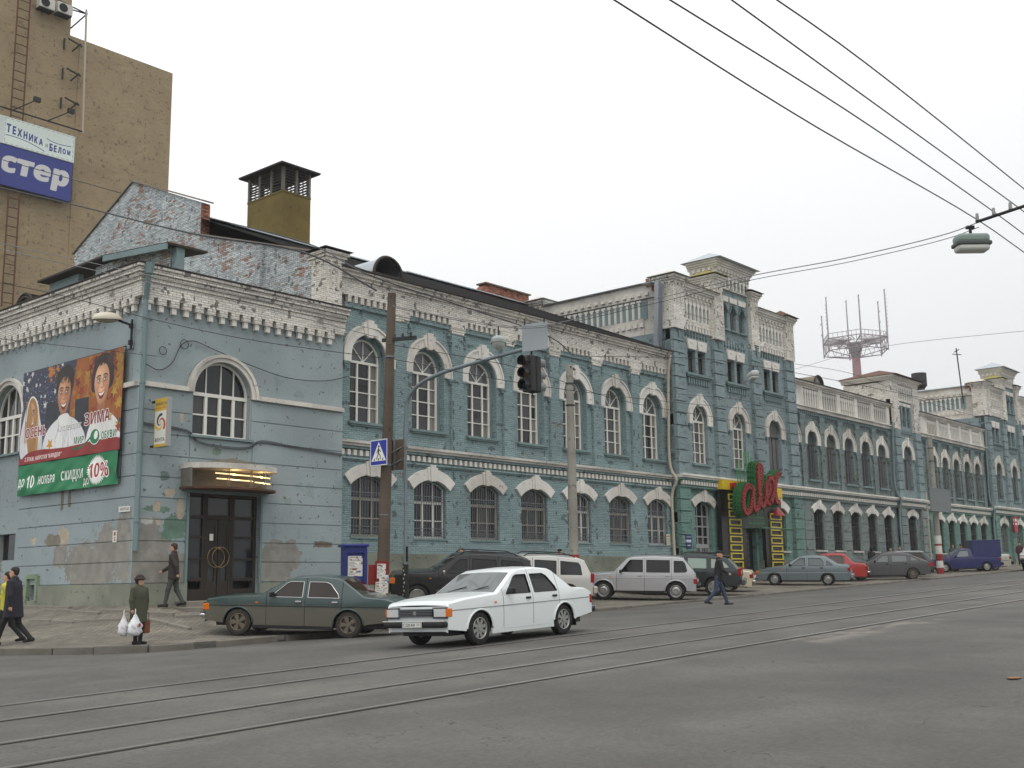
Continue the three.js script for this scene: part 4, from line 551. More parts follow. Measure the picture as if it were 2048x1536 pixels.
// zinc rain chute across the broken corner of the pavilion
solo('rain_chute', [bx(0.7, 0.05, 0.5, 28.05, 14.98, -0.85, 0, 0, 0.1), bx(0.42, 3.7, 0.05, 28.22, 13.15, -0.62, 0, 0.12, 0.09), bx(0.04, 3.7, 0.22, 28.02, 13.15, -0.54, 0, 0.12, 0.09), bx(0.04, 3.7, 0.22, 28.42, 13.18, -0.54, 0, 0.12, 0.09)], M.zinc, 'bright zinc rain chute propped against the crumbling pavilion corner', 'gutter');
// ---------------------------------------------------------------- arcaded wings with pierced parapet
function arcade(x0, x1, cs, label, o = {}) {
  const { lm = M.greyBrick, um = M.greyBrick, first } = o, z = -0.3, zr = z - 0.1, r = 0.66, ys = 8.4, B = thing('arcaded_wing', label, 'building');
  const lc = cs.map((c) => c + 0.1), ok = (c) => c - 0.75 > x0 && c + 0.75 < x1;
  mesh('wall', slab(x0, x1, -0.6, 5.1, z, 0.3, lc.filter(ok).map((c) => segPath(c, 2.1, 4.25, 0.6, 0.2))), lm, B);
  mesh('wall', slab(x0, x1, 5.1, 10.3, zr, 0.3, cs.filter(ok).map((c) => archPath(c, 6.15, ys, r))), um, B); mesh('inner_wall', b6(x0 + 0.1, x1 - 0.1, -0.4, 10.2, -1.0, -0.96), M.interior, B);
  mesh('plinth', uvm(b6(x0, x1, -0.7, 1.45, z - 0.2, z + 0.09)), M.plinth, B); mesh('plinth_cap', uvm(b6(x0, x1, 1.45, 1.52, z - 0.2, z + 0.12)), M.darkTeal, B);
  cs.forEach((c, i) => {
    if (!ok(c)) { if (first) archSurround(B, c, ys, r, 0.95, -0.2, zr - 0.01); return; }
    archSurround(B, c, ys, r, 0.95, -0.2, zr - 0.01);
    const w = mesh('window', uvm(ext(archPath(0, 6.15, ys, r, THREE.Shape), 0.05, 0, 0, 12)), M.shutter[i % 3], B); w.position.set(c, 0, zr - 0.25); mesh('window_bars', [bx(2 * r, 0.08, 0.06, 0, ys - 0.15, 0.075), bx(0.07, 2.2, 0.05, 0, 7.2, 0.074), ...[-0.33, 0.33].map((d) => bx(0.03, 2.15, 0.04, d, 7.2, 0.07)), ...[6.8, 7.4, 7.9].map((y) => bx(1.2, 0.03, 0.04, 0, y, 0.068))], flat(70, 72, 72), w);
    mesh('window_sill', uvm(b6(c - 0.78, c + 0.78, 6.04, 6.145, zr - 0.2, zr + 0.16)), M.darkTeal, B);
    hood(B, lc[i], 4.25, 0.6, 0.2, 0.38, z - 0.01); lowWindow(B, lc[i], 2.1, 4.25, 0.61, 0.19, z - 0.26, { gm: M.iron, frame: flat(96, 92, 86) }); mesh('window_sill', uvm(b6(lc[i] - 0.7, lc[i] + 0.7, 2.0, 2.095, z - 0.2, z + 0.12)), M.whiteDirty, B);
  });
  const sp = cs.length > 1 ? cs[1] - cs[0] : 2.4;
  // rusticated piers between the lower windows
  cs.forEach((c, i) => { const a = lc[i] + 0.72, b = Math.min(lc[i] + sp - 0.72, x1 - 0.05); if (b - a > 0.35) quoins(B, a, b, 1.55, 4.3, z - 0.02, o.band ?? M.greyBand, 0.55, 0.3, 0.05); });
  for (const c of cs) { const p = c + sp / 2; if (p + 0.3 > x1) continue; mesh('pilaster', uvm(b6(p - 0.26, p + 0.26, 5.52, 9.8, zr - 0.1, z + 0.02)), um, B); mesh('pilaster_head', uvm(join([b6(p - 0.34, p + 0.34, 9.8, 9.92, zr, z + 0.06), b6(p - 0.3, p + 0.3, 9.68, 9.798, zr, z + 0.045)])), M.teal, B); for (const s of [-1, 1]) mesh('corbel', dentGeo(0.12, 0.14, 0.16), M.darkTeal, B).position.set(p + s * 0.34, 9.45, zr + 0.06); }
  stringCourse(B, x0, x1, z + 0.02, 4.94, { pitch: 0.24, w: 0.12, m: lm, top: M.white });
  // upper band, dentils and pierced parapet
  mesh('parapet_base', uvm(join([b6(x0, x1, 10.12, 10.3, z - 0.4, z + 0.16), b6(x0, x1, 10.31, 10.38, z - 0.4, z + 0.26)])), M.whiteDirty, B); const nd = Math.floor((x1 - x0) / 0.25); beads(B, 'dentil', M.teal, nd, (k) => [x0 + (k + 0.5) * (x1 - x0) / nd, 10.02, z - 0.0], dentGeo(0.13, 0.19, 0.16)); mesh('dentil_back', uvm(b6(x0, x1, 9.8, 10.12, zr - 0.1, z - 0.06)), um, B);
  mesh('parapet_cap', uvm(join([b6(x0, x1, 11.62, 11.72, z - 0.4, z + 0.1), b6(x0, x1, 11.72, 11.82, z - 0.4, z + 0.2)])), M.whiteDirty, B); mesh('gutter_edge', uvm(b6(x0, x1, 11.825, 11.87, z - 0.5, z + 0.26)), M.timberDark, B);
  mesh('parapet_end', uvm(join([b6(x0, Math.max(cs.find((c) => c - sp / 2 + 0.3 >= x0) - sp / 2 + 0.24, x0 + 0.1), 10.38, 11.62, z - 0.34, z + 0.02), b6(Math.min(x1 - 0.1, cs[cs.length - 1] + sp / 2 + 0.24 <= x1 ? cs[cs.length - 1] + sp / 2 + 0.24 : cs[cs.length - 1] - sp / 2 + 0.26), x1, 10.38, 11.62, z - 0.335, z + 0.015)])), M.whiteDirty, B);
  for (let i = 0; i < cs.length; i++) { const a = cs[i] - sp / 2 + 0.3, b = cs[i] + sp / 2 - 0.3; if (a < x0 || b > x1) { continue; } balusters(B, a, b, 10.38, 11.45, z, 6, whitePick()); mesh('parapet_pier', uvm(join([b6(b + 0.06, Math.min(b + 0.54, x1), 10.38, 11.62, z - 0.34, z + 0.04)])), M.white, B); mesh('parapet_head', uvm(b6(a, b, 11.5, 11.62, z - 0.34, z + 0.0)), M.white, B); }
  { const q = [x0, 11.88, z - 0.3, x1, 11.88, z - 0.3, x1, 13.6, -7, x0, 11.88, z - 0.3, x1, 13.6, -7, x0, 13.6, -7]; const g = new THREE.BufferGeometry(); g.setAttribute('position', new THREE.Float32BufferAttribute(q, 3)); g.computeVertexNormals(); mesh('roof', uvm(g), M.roofTin, B); }
  rebase(B, x0, 0, 0); return B;
}
const wing2 = arcade(41.2, 55.25, [41.27, 43.75, 46.23, 48.71, 51.19, 53.67], 'grey teal arcaded wing with pierced white parapet right of the neon entrance', { first: true });
arcade(59.65, 73.55, [60.4, 62.65, 64.9, 67.15, 69.4, 71.65], 'green arcaded wing with pierced white parapet beyond the narrow turret', { lm: M.tealGreen, band: M.tealGreen });
{ // narrow turret between the two arcaded wings
  const B = thing('turret_bay', 'narrow teal turret bay with white attic and rusty hipped cap between arcaded wings', 'building'), x0 = 55.25, x1 = 59.65, c = 57.45, z = -0.05, zb = z - 0.12, brick = M.tealBrickPav;
  mesh('wall', slab(x0, x1, -0.6, 5.2, zb, 0.3, [segPath(c, 2.1, 4.3, 0.66, 0.22)]), M.greyBrick, B); mesh('wall', slab(x0, x1, 5.2, 12.2, zb, 0.3, [archPath(c, 6.2, 8.5, 0.74), ...[-0.72, 0, 0.72].map((d) => archPath(c + d, 10.5, 11.6, 0.25))]), brick, B); mesh('inner_wall', b6(x0 + 0.1, x1 - 0.1, -0.4, 12, -1, -0.96), M.interior, B);
  for (const [a, b] of [[x0, x0 + 0.9], [x1 - 0.9, x1]]) { quoins(B, a, b, 1.5, 4.95, z, M.greyBand, 0.6); quoins(B, a, b, 5.6, 10.2, z, brick, 0.6); } mesh('plinth', uvm(b6(x0, x1, -0.7, 1.5, zb - 0.2, z + 0.1)), M.plinth, B);
  stringCourse(B, x0, x1, z + 0.02, 4.95, { pitch: 0.24, w: 0.12, m: M.greyBrick, top: M.white }); archSurround(B, c, 8.5, 0.74, 1.03, -0.2, zb - 0.01); { const w = mesh('window', uvm(ext(archPath(0, 6.2, 8.5, 0.74, THREE.Shape), 0.05, 0)), M.shutter[0], B); w.position.set(c, 0, zb - 0.22); mesh('window_bars', [bx(1.4, 0.08, 0.06, 0, 8.3, 0.07), bx(0.06, 2.1, 0.05, 0, 7.25, 0.07)], flat(70, 72, 72), w); }
  hood(B, c, 4.3, 0.66, 0.22, 0.42, zb - 0.01); lowWindow(B, c, 2.1, 4.3, 0.66, 0.21, zb - 0.26, { gm: M.iron, frame: flat(96, 92, 86) }); for (const d of [-0.72, 0, 0.72]) { mesh('window', uvm(ext(archPath(0, 10.5, 11.6, 0.25, THREE.Shape), 0.05, 0)), M.shutter[1], B).position.set(c + d, 0, zb - 0.2); mesh('lintel', uvm(b6(c + d - 0.3, c + d + 0.3, 11.9, 12.1, zb - 0.1, zb + 0.07)), M.white, B); }
  beads(B, 'dentil', M.teal, 9, (k) => [c - 0.95 + k * 0.238, 10.1, zb + 0.04], dentGeo(0.12, 0.2, 0.1));
  for (const [a, b] of [[x0, x0 + 0.95], [x1 - 0.95, x1]]) mesh('attic_pier', uvm(b6(a, b, 10.2, 13.3, z - 0.8, z + 0.08)), M.whiteBrick, B); mesh('attic', uvm(join([b6(x0 + 0.95, x1 - 0.95, 12.2, 12.35, z - 0.8, z - 0.01), b6(x0 + 0.95, x1 - 0.95, 13.25, 13.3, z - 0.8, z - 0.01), b6(x0 + 0.01, x1 - 0.01, 13.302, 13.5, z - 0.8, z + 0.05), b6(x0 + 0.95, x1 - 0.95, 12.35, 13.25, z - 0.8, z - 0.3)])), M.whiteBrick, B); balusters(B, x0 + 1.05, x1 - 1.05, 12.35, 13.25, z, 6);
  mesh('attic_body', uvm(b6(x0 + 0.02, x1 - 0.02, 10, 13.4, -3.4, -0.82)), M.whiteBrick, B); mesh('cornice', [[0, 0.1, 0.08], [0.1, 0.2, 0.18], [0.2, 0.3, 0.28]].map(([a, b, d]) => uvm(b6(x0 - d, x1 + d, 13.5 + a, 13.5 + b, -3.5, z + d))), M.white, B); beads(B, 'corbel', M.white, 12, (k) => [x0 + 0.2 + k * 0.365, 13.42, z + 0.08], dentGeo(0.15, 0.14, 0.14)); const cp = mesh('turret_cap', uvm(hipCap(x1 - x0 + 0.5, 4, 0.75, 0.1, 0.2)), M.rust, B); cp.position.set(c, 13.82, -1.6);
  rebase(B, x0, 0, 0);
}
// ---------------------------------------------------------------- vehicles
function lineAt(pts, x) { for (let i = 0; i + 1 < pts.length; i++) if (x <= pts[i + 1][0]) { const a = pts[i], b = pts[i + 1]; return lerp(a[1], b[1], clamp((x - a[0]) / (b[0] - a[0] || 1e-6), 0, 1)); } return pts[pts.length - 1][1]; }
function makeCar(name, label, S, C) {
  const o = thing(name, label, C.category ?? 'car'); const { L, W, wb, fo, R, prof, belt, sill } = S, hw = W / 2, tum = S.tumble ?? 0.3, xf = fo, xr = fo + wb;
  const PX = (x) => L / 2 - x; // metres behind the nose -> local x (nose at +x)
  const half = (x, y) => { const q = Math.abs((x - L / 2) / (L / 2)), plan = 1 - (S.plan ?? 0.075) * q ** 5 - 0.02 * q * q, m = (belt - 0.14 - y) / (belt - 0.2), low = y < belt - 0.14 ? 1 - 0.05 * m * m : 1 - 0.012 * clamp((y - belt + 0.14) / 0.14, 0, 1) ** 2; return hw * plan * low - Math.max(0, y - belt) * tum; };
  const arch = S.arch ?? R + 0.055, topIn = 0.03, top = (x) => lineAt(prof, x) - topIn;
  const bot = (x) => { let y = S.low ? lineAt(S.low, x) : sill; for (const c of [xf, xr]) { const d = Math.abs(x - c); if (d < arch) y = Math.max(y, R - 0.01 + Math.sqrt(arch * arch - d * d)); } return y; };
  const paint = C.paint, dirtC = C.dirt;
  const wrap = (g, side, off = 0) => { // flat (x, y) sheet -> curved body side
    g = new TessellateModifier(0.16, 6).modify(g.index ? g.toNonIndexed() : g); const p = g.attributes.position; for (let i = 0; i < p.count; i++) { const x = p.getX(i), y = p.getY(i); p.setXYZ(i, PX(x), y, side * (half(x, y) + off)); }
    for (const k of Object.keys(g.attributes)) if (k !== 'position') g.deleteAttribute(k); g = mergeVertices(g, 1e-4); g.computeVertexNormals();
    if (dirtC) { const n = g.attributes.position, c = []; const A = paint.userData.base, D = dirtC; for (let i = 0; i < n.count; i++) { const y = n.getY(i) + 0.1 * (fbm(n.getX(i) / 3, y0(n, i) / 3 + side, 16, 4, 77) - 0.5), t = sstep(0.8, 0.66, y) * 0.9; c.push(lerp(A.r, D.r, t), lerp(A.g, D.g, t), lerp(A.b, D.b, t)); } g.setAttribute('color', new THREE.Float32BufferAttribute(c, 3)); }
    return g;
  };
  const y0 = (n, i) => n.getY(i);
  const panel = (a, b, holes) => { const s = new THREE.Shape(), n = Math.max(4, Math.ceil((b - a) / 0.045)), pts = []; for (let i = 0; i <= n; i++) { const x = lerp(a, b, i / n); pts.push([x, Math.min(bot(x), top(x) - 0.02)]); } for (let i = n; i >= 0; i--) { const x = lerp(a, b, i / n); pts.push([x, top(x)]); } s.setFromPoints(pts.map((p) => new THREE.Vector2(...p))); for (const h of holes) s.holes.push(new THREE.Path(h.map((p) => new THREE.Vector2(...p)))); return new THREE.ShapeGeometry(s); };
  const seams = [S.nose ?? 0.02, ...S.seams, L - (S.tail ?? 0.03)], names = S.panels, sideMat = dirtC ? (() => { const m = paint.clone(); m.color.set(1, 1, 1); m.vertexColors = true; return m; })() : paint;
  for (const side of [-1, 1]) {
    for (let i = 0; i + 1 < seams.length; i++) { const a = seams[i] + (i ? 0.006 : 0), b = seams[i + 1] - (i + 2 < seams.length ? 0.006 : 0), win = S.windows.filter((w) => { const m = w.reduce((q, p) => q + p[0], 0) / w.length; return m > a && m < b; });
      const d = mesh(names[i], wrap(panel(a, b, win), side), sideMat, o);
      for (const w of win) { const g = mesh('side_window', wrap(new THREE.ShapeGeometry(poly(w)), side, -0.012), C.glass, d); const loop = w.map((p) => V(PX(p[0]), p[1], side * (half(p[0], p[1]) + 0.001))), T = []; for (let k = 0; k < loop.length; k++) T.push(rod(loop[k], loop[(k + 1) % loop.length], 0.011, 5)); mesh('window_trim', T, C.trim ?? M.black, g); }
      if (names[i] === 'door') { const hx = b - 0.16, hy = S.handleY ?? belt - 0.1; mesh('door_handle', rbox(0.15, 0.045, 0.035, 0.012, PX(hx), hy, side * (half(hx, hy) + 0.012)), C.handle ?? M.black, d); }
    }
    if (S.strip) { const T = [], n = 30; for (let i = 0; i <= n; i++) { const x = lerp(0.12, L - 0.12, i / n), y = lineAt(S.strip, x); T.push(V(PX(x), y, side * (half(x, y) + 0.004))); } mesh('side_strip', tube(T, 0.009, 60, 5), C.strip ?? M.black, o); }
    if (S.flare) for (const c of [xf, xr]) { const pts = []; for (let i = 0; i <= 16; i++) { const a = PI * (0.02 + 0.96 * i / 16), x = c + Math.cos(a) * arch, y = R - 0.01 + Math.sin(a) * arch; pts.push(V(PX(x), y, side * (half(x, Math.min(y, belt)) + 0.004))); } mesh('wheel_arch', tube(pts, S.flare, 32, 6), C.flareMat ?? sideMat0(paint), o); }
    mesh('sill', rbox(wb - 2 * arch + 0.02, 0.12, 0.06, 0.015, PX((xf + xr) / 2), sill - 0.02, side * (half((xf + xr) / 2, sill) - 0.035)), C.sill ?? M.black, o);
    { const mx = S.mirror ?? S.seams[0] + 0.16, my = belt + 0.07; mesh('side_mirror', rbox(0.09, 0.13, 0.19, 0.035, PX(mx), my, side * (half(mx, belt) + 0.1)), C.mirror ?? M.black, o); }
  }
  function sideMat0(p) { return p; }
  // top strip: bonnet, screens, roof, boot, nose and tail follow one profile
  const T = [-1, -0.985, -0.95, -0.9, -0.6, -0.25, 0.25, 0.6, 0.9, 0.95, 0.985, 1], fullProf = [[S.nose ?? 0.02, S.noseY ?? 0.32, 'n'], ...prof.map((p) => [p[0], p[1]]), [L - (S.tail ?? 0.03), S.tailY ?? 0.36, 't']];
  const strip = (i0, i1, t0, t1, off = 0) => { // segments i0..i1 of fullProf, columns t0..t1
    const P = [], I = [], rowsX = []; for (let i = i0; i < i1; i++) { const a = fullProf[i], b = fullProf[i + 1], n = Math.max(1, Math.ceil(Math.hypot(b[0] - a[0], b[1] - a[1]) / 0.12)); for (let k = 0; k <= n; k++) { if (k === 0 && i > i0) continue; rowsX.push([lerp(a[0], b[0], k / n), lerp(a[1], b[1], k / n), i]); } }
    const tt = T.filter((t) => t >= t0 - 1e-9 && t <= t1 + 1e-9); for (const [x, y, i] of rowsX) { const vert = (i === 0 || i === fullProf.length - 2), w = half(x, Math.min(y - topIn, 9)); for (const t of tt) { const e = Math.max(0, Math.abs(t) - 0.9) / 0.1; const yy = y - topIn * e * e + (S.crown ?? 0.03) * (1 - t * t) * (vert ? 0 : 1) + off; const bow = vert ? (S.bow ?? 0.05) * (1 - t * t) : 0; P.push(PX(x) + (i === 0 ? bow : vert ? -bow : 0), yy, t * w); } }
    const n = tt.length; for (let j = 0; j + 1 < rowsX.length; j++) for (let k = 0; k + 1 < n; k++) { const a = j * n + k; I.push(a, a + 1, a + n, a + 1, a + n + 1, a + n); } const g = new THREE.BufferGeometry(); g.setAttribute('position', new THREE.Float32BufferAttribute(P, 3)); g.setAttribute('uv', new THREE.Float32BufferAttribute(new Float32Array(P.length / 3 * 2), 2)); g.setIndex(I); g.computeVertexNormals(); return g;
  };
  const [ws, rw] = [S.screen + 1, S.rear + 1], n = fullProf.length - 1;
  mesh('nose_panel', strip(0, 1, -1, 1), paint, o); mesh('bonnet', strip(1, ws, -1, 1), C.bonnet ?? paint, o); mesh('windscreen', strip(ws, ws + 1, -0.9, 0.9, 0.002), C.screen ?? C.glass, o); for (const s of [-1, 1]) mesh('pillar', strip(ws, ws + 1, s < 0 ? -1 : 0.9, s < 0 ? -0.9 : 1), paint, o);
  mesh('roof', strip(ws + 1, rw, -1, 1), C.roof ?? paint, o); mesh('rear_window', strip(rw, rw + 1, -0.9, 0.9, 0.002), C.glass, o); for (const s of [-1, 1]) mesh('pillar', strip(rw, rw + 1, s < 0 ? -1 : 0.9, s < 0 ? -0.9 : 1), paint, o);
  if (rw + 1 < n - 1) mesh('boot_lid', strip(rw + 1, n - 1, -1, 1), paint, o); mesh('tail_panel', strip(n - 1, n, -1, 1), paint, o);
  mesh('underbody', [b6(PX(L - 0.25), PX(0.25), sill - 0.05, belt - 0.1, -hw + 0.27, hw - 0.27), b6(PX(xr - arch), PX(xf + arch), sill - 0.02, belt - 0.12, -hw + 0.1, hw - 0.1)], M.black, o);
  // wheels
  const tw = S.tw ?? 0.19, tyre = new THREE.LatheGeometry([[R * 0.62, -tw / 2 + 0.01], [R * 0.72, -tw / 2], [R * 0.93, -tw / 2 + 0.005], [R, -tw / 2 + 0.035], [R, tw / 2 - 0.035], [R * 0.93, tw / 2 - 0.005], [R * 0.72, tw / 2], [R * 0.62, tw / 2 - 0.01]].map((p) => new THREE.Vector2(...p)), 28); tyre.rotateX(PI / 2);
  const rim = C.rimGeo(R * 0.66, tw);
  for (const side of [-1, 1]) for (const x of [xf, xr]) { const w = mesh('wheel', tyre, C.tyre ?? M.tyre, o); w.position.set(PX(x), R, side * (hw - tw / 2 - 0.035)); const r = mesh('rim', rim, C.rimMat ?? M.rim, w); if (side < 0) r.rotation.y = PI; if (side < 0) r.rotation.z = 0.3; if (C.hubMat) { const h = mesh('hub', cyl(R * 0.2, R * 0.17, 0.03, 0, 0, tw / 2 - 0.005, 14, 'z'), C.hubMat, w); if (side < 0) { h.rotation.y = PI; } } }
  // bumpers, lamps, grille, plates
  const yb = S.bumperY ?? 0.46, bh = S.bumperH ?? 0.13, nx = PX(0), tx = PX(L), bwF = half(0.02, yb) * 2 + 0.02, bwR = half(L - 0.03, yb) * 2 + 0.02;
  mesh('front_bumper', rbox(S.bumperD ?? 0.16, bh, bwF, Math.min(0.05, bh * 0.4), nx + 0.04 + (S.bow ?? 0.05) * 0.4, yb, 0), C.bumper ?? M.black, o); mesh('rear_bumper', rbox(S.bumperD ?? 0.16, bh, bwR, Math.min(0.05, bh * 0.4), tx - 0.04 - (S.bow ?? 0.05) * 0.4, yb + 0.02, 0), C.bumper ?? M.black, o);
  if (S.bumperTrim) { mesh('bumper_trim', [rbox(0.03, 0.035, bwF + 0.01, 0.01, nx + 0.12, yb + bh / 2, 0), rbox(0.03, 0.035, bwR + 0.01, 0.01, tx - 0.12, yb + 0.02 + bh / 2, 0)], M.chrome, o); }
  const lw = S.lampW ?? 0.3, lh = S.lampH ?? 0.16, ly = S.lampY ?? belt - 0.22, lz = half(0.03, ly) - lw / 2 - 0.02, gx = nx - (S.nose ?? 0.02) + (S.bow ?? 0.05) * 0.35;
  const gr = mesh('grille', rbox(0.05, lh * 0.9, lz * 2 - lw - 0.04, 0.012, gx + 0.025, ly, 0), C.grille ?? M.black, o); const bars = []; for (let i = 0; i < 5; i++) bars.push(bx(0.02, 0.012, lz * 2 - lw - 0.06, gx + 0.054, ly - lh * 0.36 + i * lh * 0.18, 0)); mesh('grille_bar', bars, M.ironGrey, gr); mesh('badge', cyl(0.045, 0.045, 0.02, gx + 0.058, ly, 0, 14, 'x'), M.chrome, gr);
  for (const s of [-1, 1]) { const h = mesh('headlight', rbox(0.06, lh, lw, 0.02, gx + 0.012, ly, s * lz), M.lampGlass, o); mesh('lamp_surround', [bx(0.05, 0.02, lw + 0.04, gx + 0.018, ly + lh / 2 + 0.008, s * lz), bx(0.05, 0.02, lw + 0.04, gx + 0.018, ly - lh / 2 - 0.008, s * lz)], C.surround ?? M.black, h); mesh('turn_signal', rbox(0.16, lh * 0.95, 0.05, 0.015, nx - 0.05, ly, s * (half(0.06, ly) - 0.012)), M.amber, o);
    const ty = S.tailLampY ?? belt - 0.2, th = S.tailLampH ?? 0.18, tl = S.tailLampW ?? 0.3; mesh('tail_light', rbox(0.06, th, tl, 0.018, tx + 0.028 - 0.01, ty, s * (half(L - 0.03, ty) - tl / 2 - 0.01)), M.tailRed, o); mesh('tail_light', rbox(0.1, th * 0.9, 0.03, 0.012, tx + 0.08, ty, s * (half(L - 0.09, ty) - 0.006)), M.tailRed, o); mesh('reverse_light', rbox(0.05, th * 0.5, tl * 0.3, 0.012, tx + 0.004, ty, s * (half(L - 0.03, ty) - tl * 0.85)), M.lampGlass, o); mesh('repeater', rbox(0.07, 0.035, 0.02, 0.008, PX(S.seams[0] - 0.25), belt - 0.14, s * (half(S.seams[0] - 0.25, belt - 0.14) + 0.002)), M.amber, o); }
  mesh('number_plate', bx(0.012, 0.115, 0.52, nx + 0.13 + (S.bow ?? 0.05) * 0.4, yb - 0.0, 0), M.plate, o); mesh('number_plate', bx(0.012, 0.115, 0.52, tx - 0.035, S.rearPlateY ?? yb + 0.2, 0), M.plate, o);
  const wy = lineAt(prof, prof[S.screen][0]) + 0.03; mesh('wiper', [rod(V(PX(prof[S.screen][0] + 0.02), wy, -0.1), V(PX(prof[S.screen][0] + 0.13), wy + 0.1, -0.55), 0.01, 4), rod(V(PX(prof[S.screen][0] + 0.02), wy, 0.5), V(PX(prof[S.screen][0] + 0.13), wy + 0.1, 0.05), 0.01, 4)], M.black, o);
  if (S.rails) for (const s of [-1, 1]) { const pts = S.rails.map((x) => V(PX(x), lineAt(prof, x) + 0.07, s * (half(x, lineAt(prof, x)) - 0.1))); pts.unshift(V(pts[0].x + 0.1, pts[0].y - 0.09, pts[0].z)); pts.push(V(pts[pts.length - 1].x - 0.1, pts[pts.length - 1].y - 0.09, pts[pts.length - 1].z)); mesh('roof_rail', tube(pts, 0.02, 24, 6), M.black, o); }
  if (S.spoiler) { const x = S.spoiler, y = lineAt(prof, x); mesh('spoiler', rbox(0.28, 0.035, W * 0.72, 0.012, PX(x + 0.1), y + 0.05, 0), paint, o); }
  if (S.extra) S.extra(o, PX, half, paint);
  return o;
}
function park(o, x, z, fx, fz, wb, track, yf) { // stand a car on the ground: centre x, z, heading (fx, fz)
  const l = Math.hypot(fx, fz); fx /= l; fz /= l; const rx = -fz, rz = fx, h = (a, b) => yf(x + fx * a + rx * b, z + fz * a + rz * b), a = wb / 2, b = track / 2;
  const yF = (h(a, b) + h(a, -b)) / 2, yR = (h(-a, b) + h(-a, -b)) / 2, yA = (h(a, b) + h(-a, b)) / 2, yB = (h(a, -b) + h(-a, -b)) / 2;
  const X = V(fx * wb, yF - yR, fz * wb).normalize(), Zr = V(rx * track, yA - yB, rz * track), Y = new THREE.Vector3().crossVectors(Zr, X).normalize(), Zz = new THREE.Vector3().crossVectors(X, Y).normalize();
  o.position.set(x, (yF + yR) / 2, z); o.quaternion.setFromRotationMatrix(new THREE.Matrix4().makeBasis(X, Y, Zz));
}
const carPaint = (r, g, b, o = {}) => { const m = new THREE.MeshPhysicalMaterial({ color: srgb(r, g, b), roughness: o.rough ?? 0.42, metalness: o.metal ?? 0, clearcoat: o.coat ?? 0.8, clearcoatRoughness: o.cr ?? 0.16, side: THREE.DoubleSide }); m.userData.base = srgb(r, g, b); return m; };
const carGlass = (r, g, b) => new THREE.MeshPhysicalMaterial({ color: srgb(r, g, b), roughness: 0.05, side: THREE.DoubleSide });
M.tyre = flat(30, 29, 28, 0.9); M.rim = mat({ color: srgb(166, 166, 164), roughness: 0.35, metalness: 0.75 }); M.rimDark = mat({ color: srgb(112, 104, 92), roughness: 0.6, metalness: 0.4 }); M.chrome = mat({ color: srgb(205, 205, 205), roughness: 0.16, metalness: 1 }); M.lampGlass = new THREE.MeshPhysicalMaterial({ color: srgb(196, 200, 200), roughness: 0.12 }); M.amber = new THREE.MeshPhysicalMaterial({ color: srgb(214, 112, 24), roughness: 0.2 }); M.tailRed = new THREE.MeshPhysicalMaterial({ color: srgb(150, 26, 20), roughness: 0.2 }); M.plate = flat(206, 206, 200, 0.6);
const spokeRim = (n, fill = 0.5) => (r, tw) => { const G = []; const ring = new THREE.LatheGeometry([[r * 0.86, tw / 2 - 0.05], [r * 0.9, tw / 2 - 0.008], [r, tw / 2], [r * 0.96, tw / 2 - 0.03]].map((p) => new THREE.Vector2(...p)), 28); ring.rotateX(PI / 2); G.push(ring); for (let i = 0; i < n; i++) { const a = 2 * PI * i / n, w0 = r * 0.16, w1 = 2 * PI * r * 0.88 / n * fill; const s = poly([[-w0 / 2 - 0.01, r * 0.12], [w0 / 2 + 0.01, r * 0.12], [w1 / 2, r * 0.9], [-w1 / 2, r * 0.9]]); const g = ext(s, 0.03, tw / 2 - 0.045); g.rotateZ(a); G.push(g); } G.push(cyl(r * 0.26, r * 0.24, 0.04, 0, 0, tw / 2 - 0.025, 16, 'z'), cyl(r * 0.9, r * 0.9, 0.01, 0, 0, tw / 2 - 0.1, 20, 'z')); return join(G.map((g, i) => norm(g))); };
const steelRim = (r, tw) => { const l = new THREE.LatheGeometry([[0.001, tw / 2 - 0.035], [r * 0.3, tw / 2 - 0.03], [r * 0.36, tw / 2 - 0.012], [r * 0.6, tw / 2 - 0.022], [r * 0.74, tw / 2 - 0.06], [r * 0.84, tw / 2 - 0.055], [r * 0.9, tw / 2 - 0.01], [r, tw / 2], [r * 0.97, tw / 2 - 0.03]].map((p) => new THREE.Vector2(...p)), 28); l.rotateX(PI / 2); const G = [l]; for (let i = 0; i < 8; i++) { const a = 2 * PI * i / 8; G.push(cyl(r * 0.055, r * 0.055, 0.02, Math.cos(a) * r * 0.42, Math.sin(a) * r * 0.42, tw / 2 - 0.012, 6, 'z')); } return join(G); };
const VOLGA = { L: 4.87, W: 1.8, wb: 2.8, fo: 0.9, R: 0.325, belt: 0.95, sill: 0.27, prof: [[0.03, 0.8], [0.06, 0.87], [0.5, 0.935], [1.45, 1.0], [2.08, 1.375], [2.3, 1.445], [2.85, 1.475], [3.38, 1.43], [3.5, 1.385], [4.0, 1.04], [4.1, 1.0], [4.6, 0.965], [4.8, 0.9], [4.84, 0.82]], screen: 3, rear: 8, seams: [1.62, 2.6, 3.52], panels: ['front_wing', 'door', 'door', 'rear_wing'], windows: [[[1.72, 0.955], [2.53, 0.955], [2.53, 1.33], [2.2, 1.33], [2.1, 1.29]], [[2.67, 0.955], [3.46, 0.955], [3.42, 1.05], [3.22, 1.28], [3.1, 1.33], [2.67, 1.33]]], strip: [[0, 0.72], [4.87, 0.76]], lampW: 0.32, lampH: 0.17, lampY: 0.68, bumperY: 0.46, bumperH: 0.12, bumperTrim: true, tailLampY: 0.72, tailLampH: 0.2, bow: 0.03, flare: 0.02, handleY: 0.85, tumble: 0.34, tailY: 0.38, low: [[0, 0.36], [0.5, 0.3], [0.8, 0.27], [4, 0.27], [4.2, 0.34], [4.87, 0.42]] };
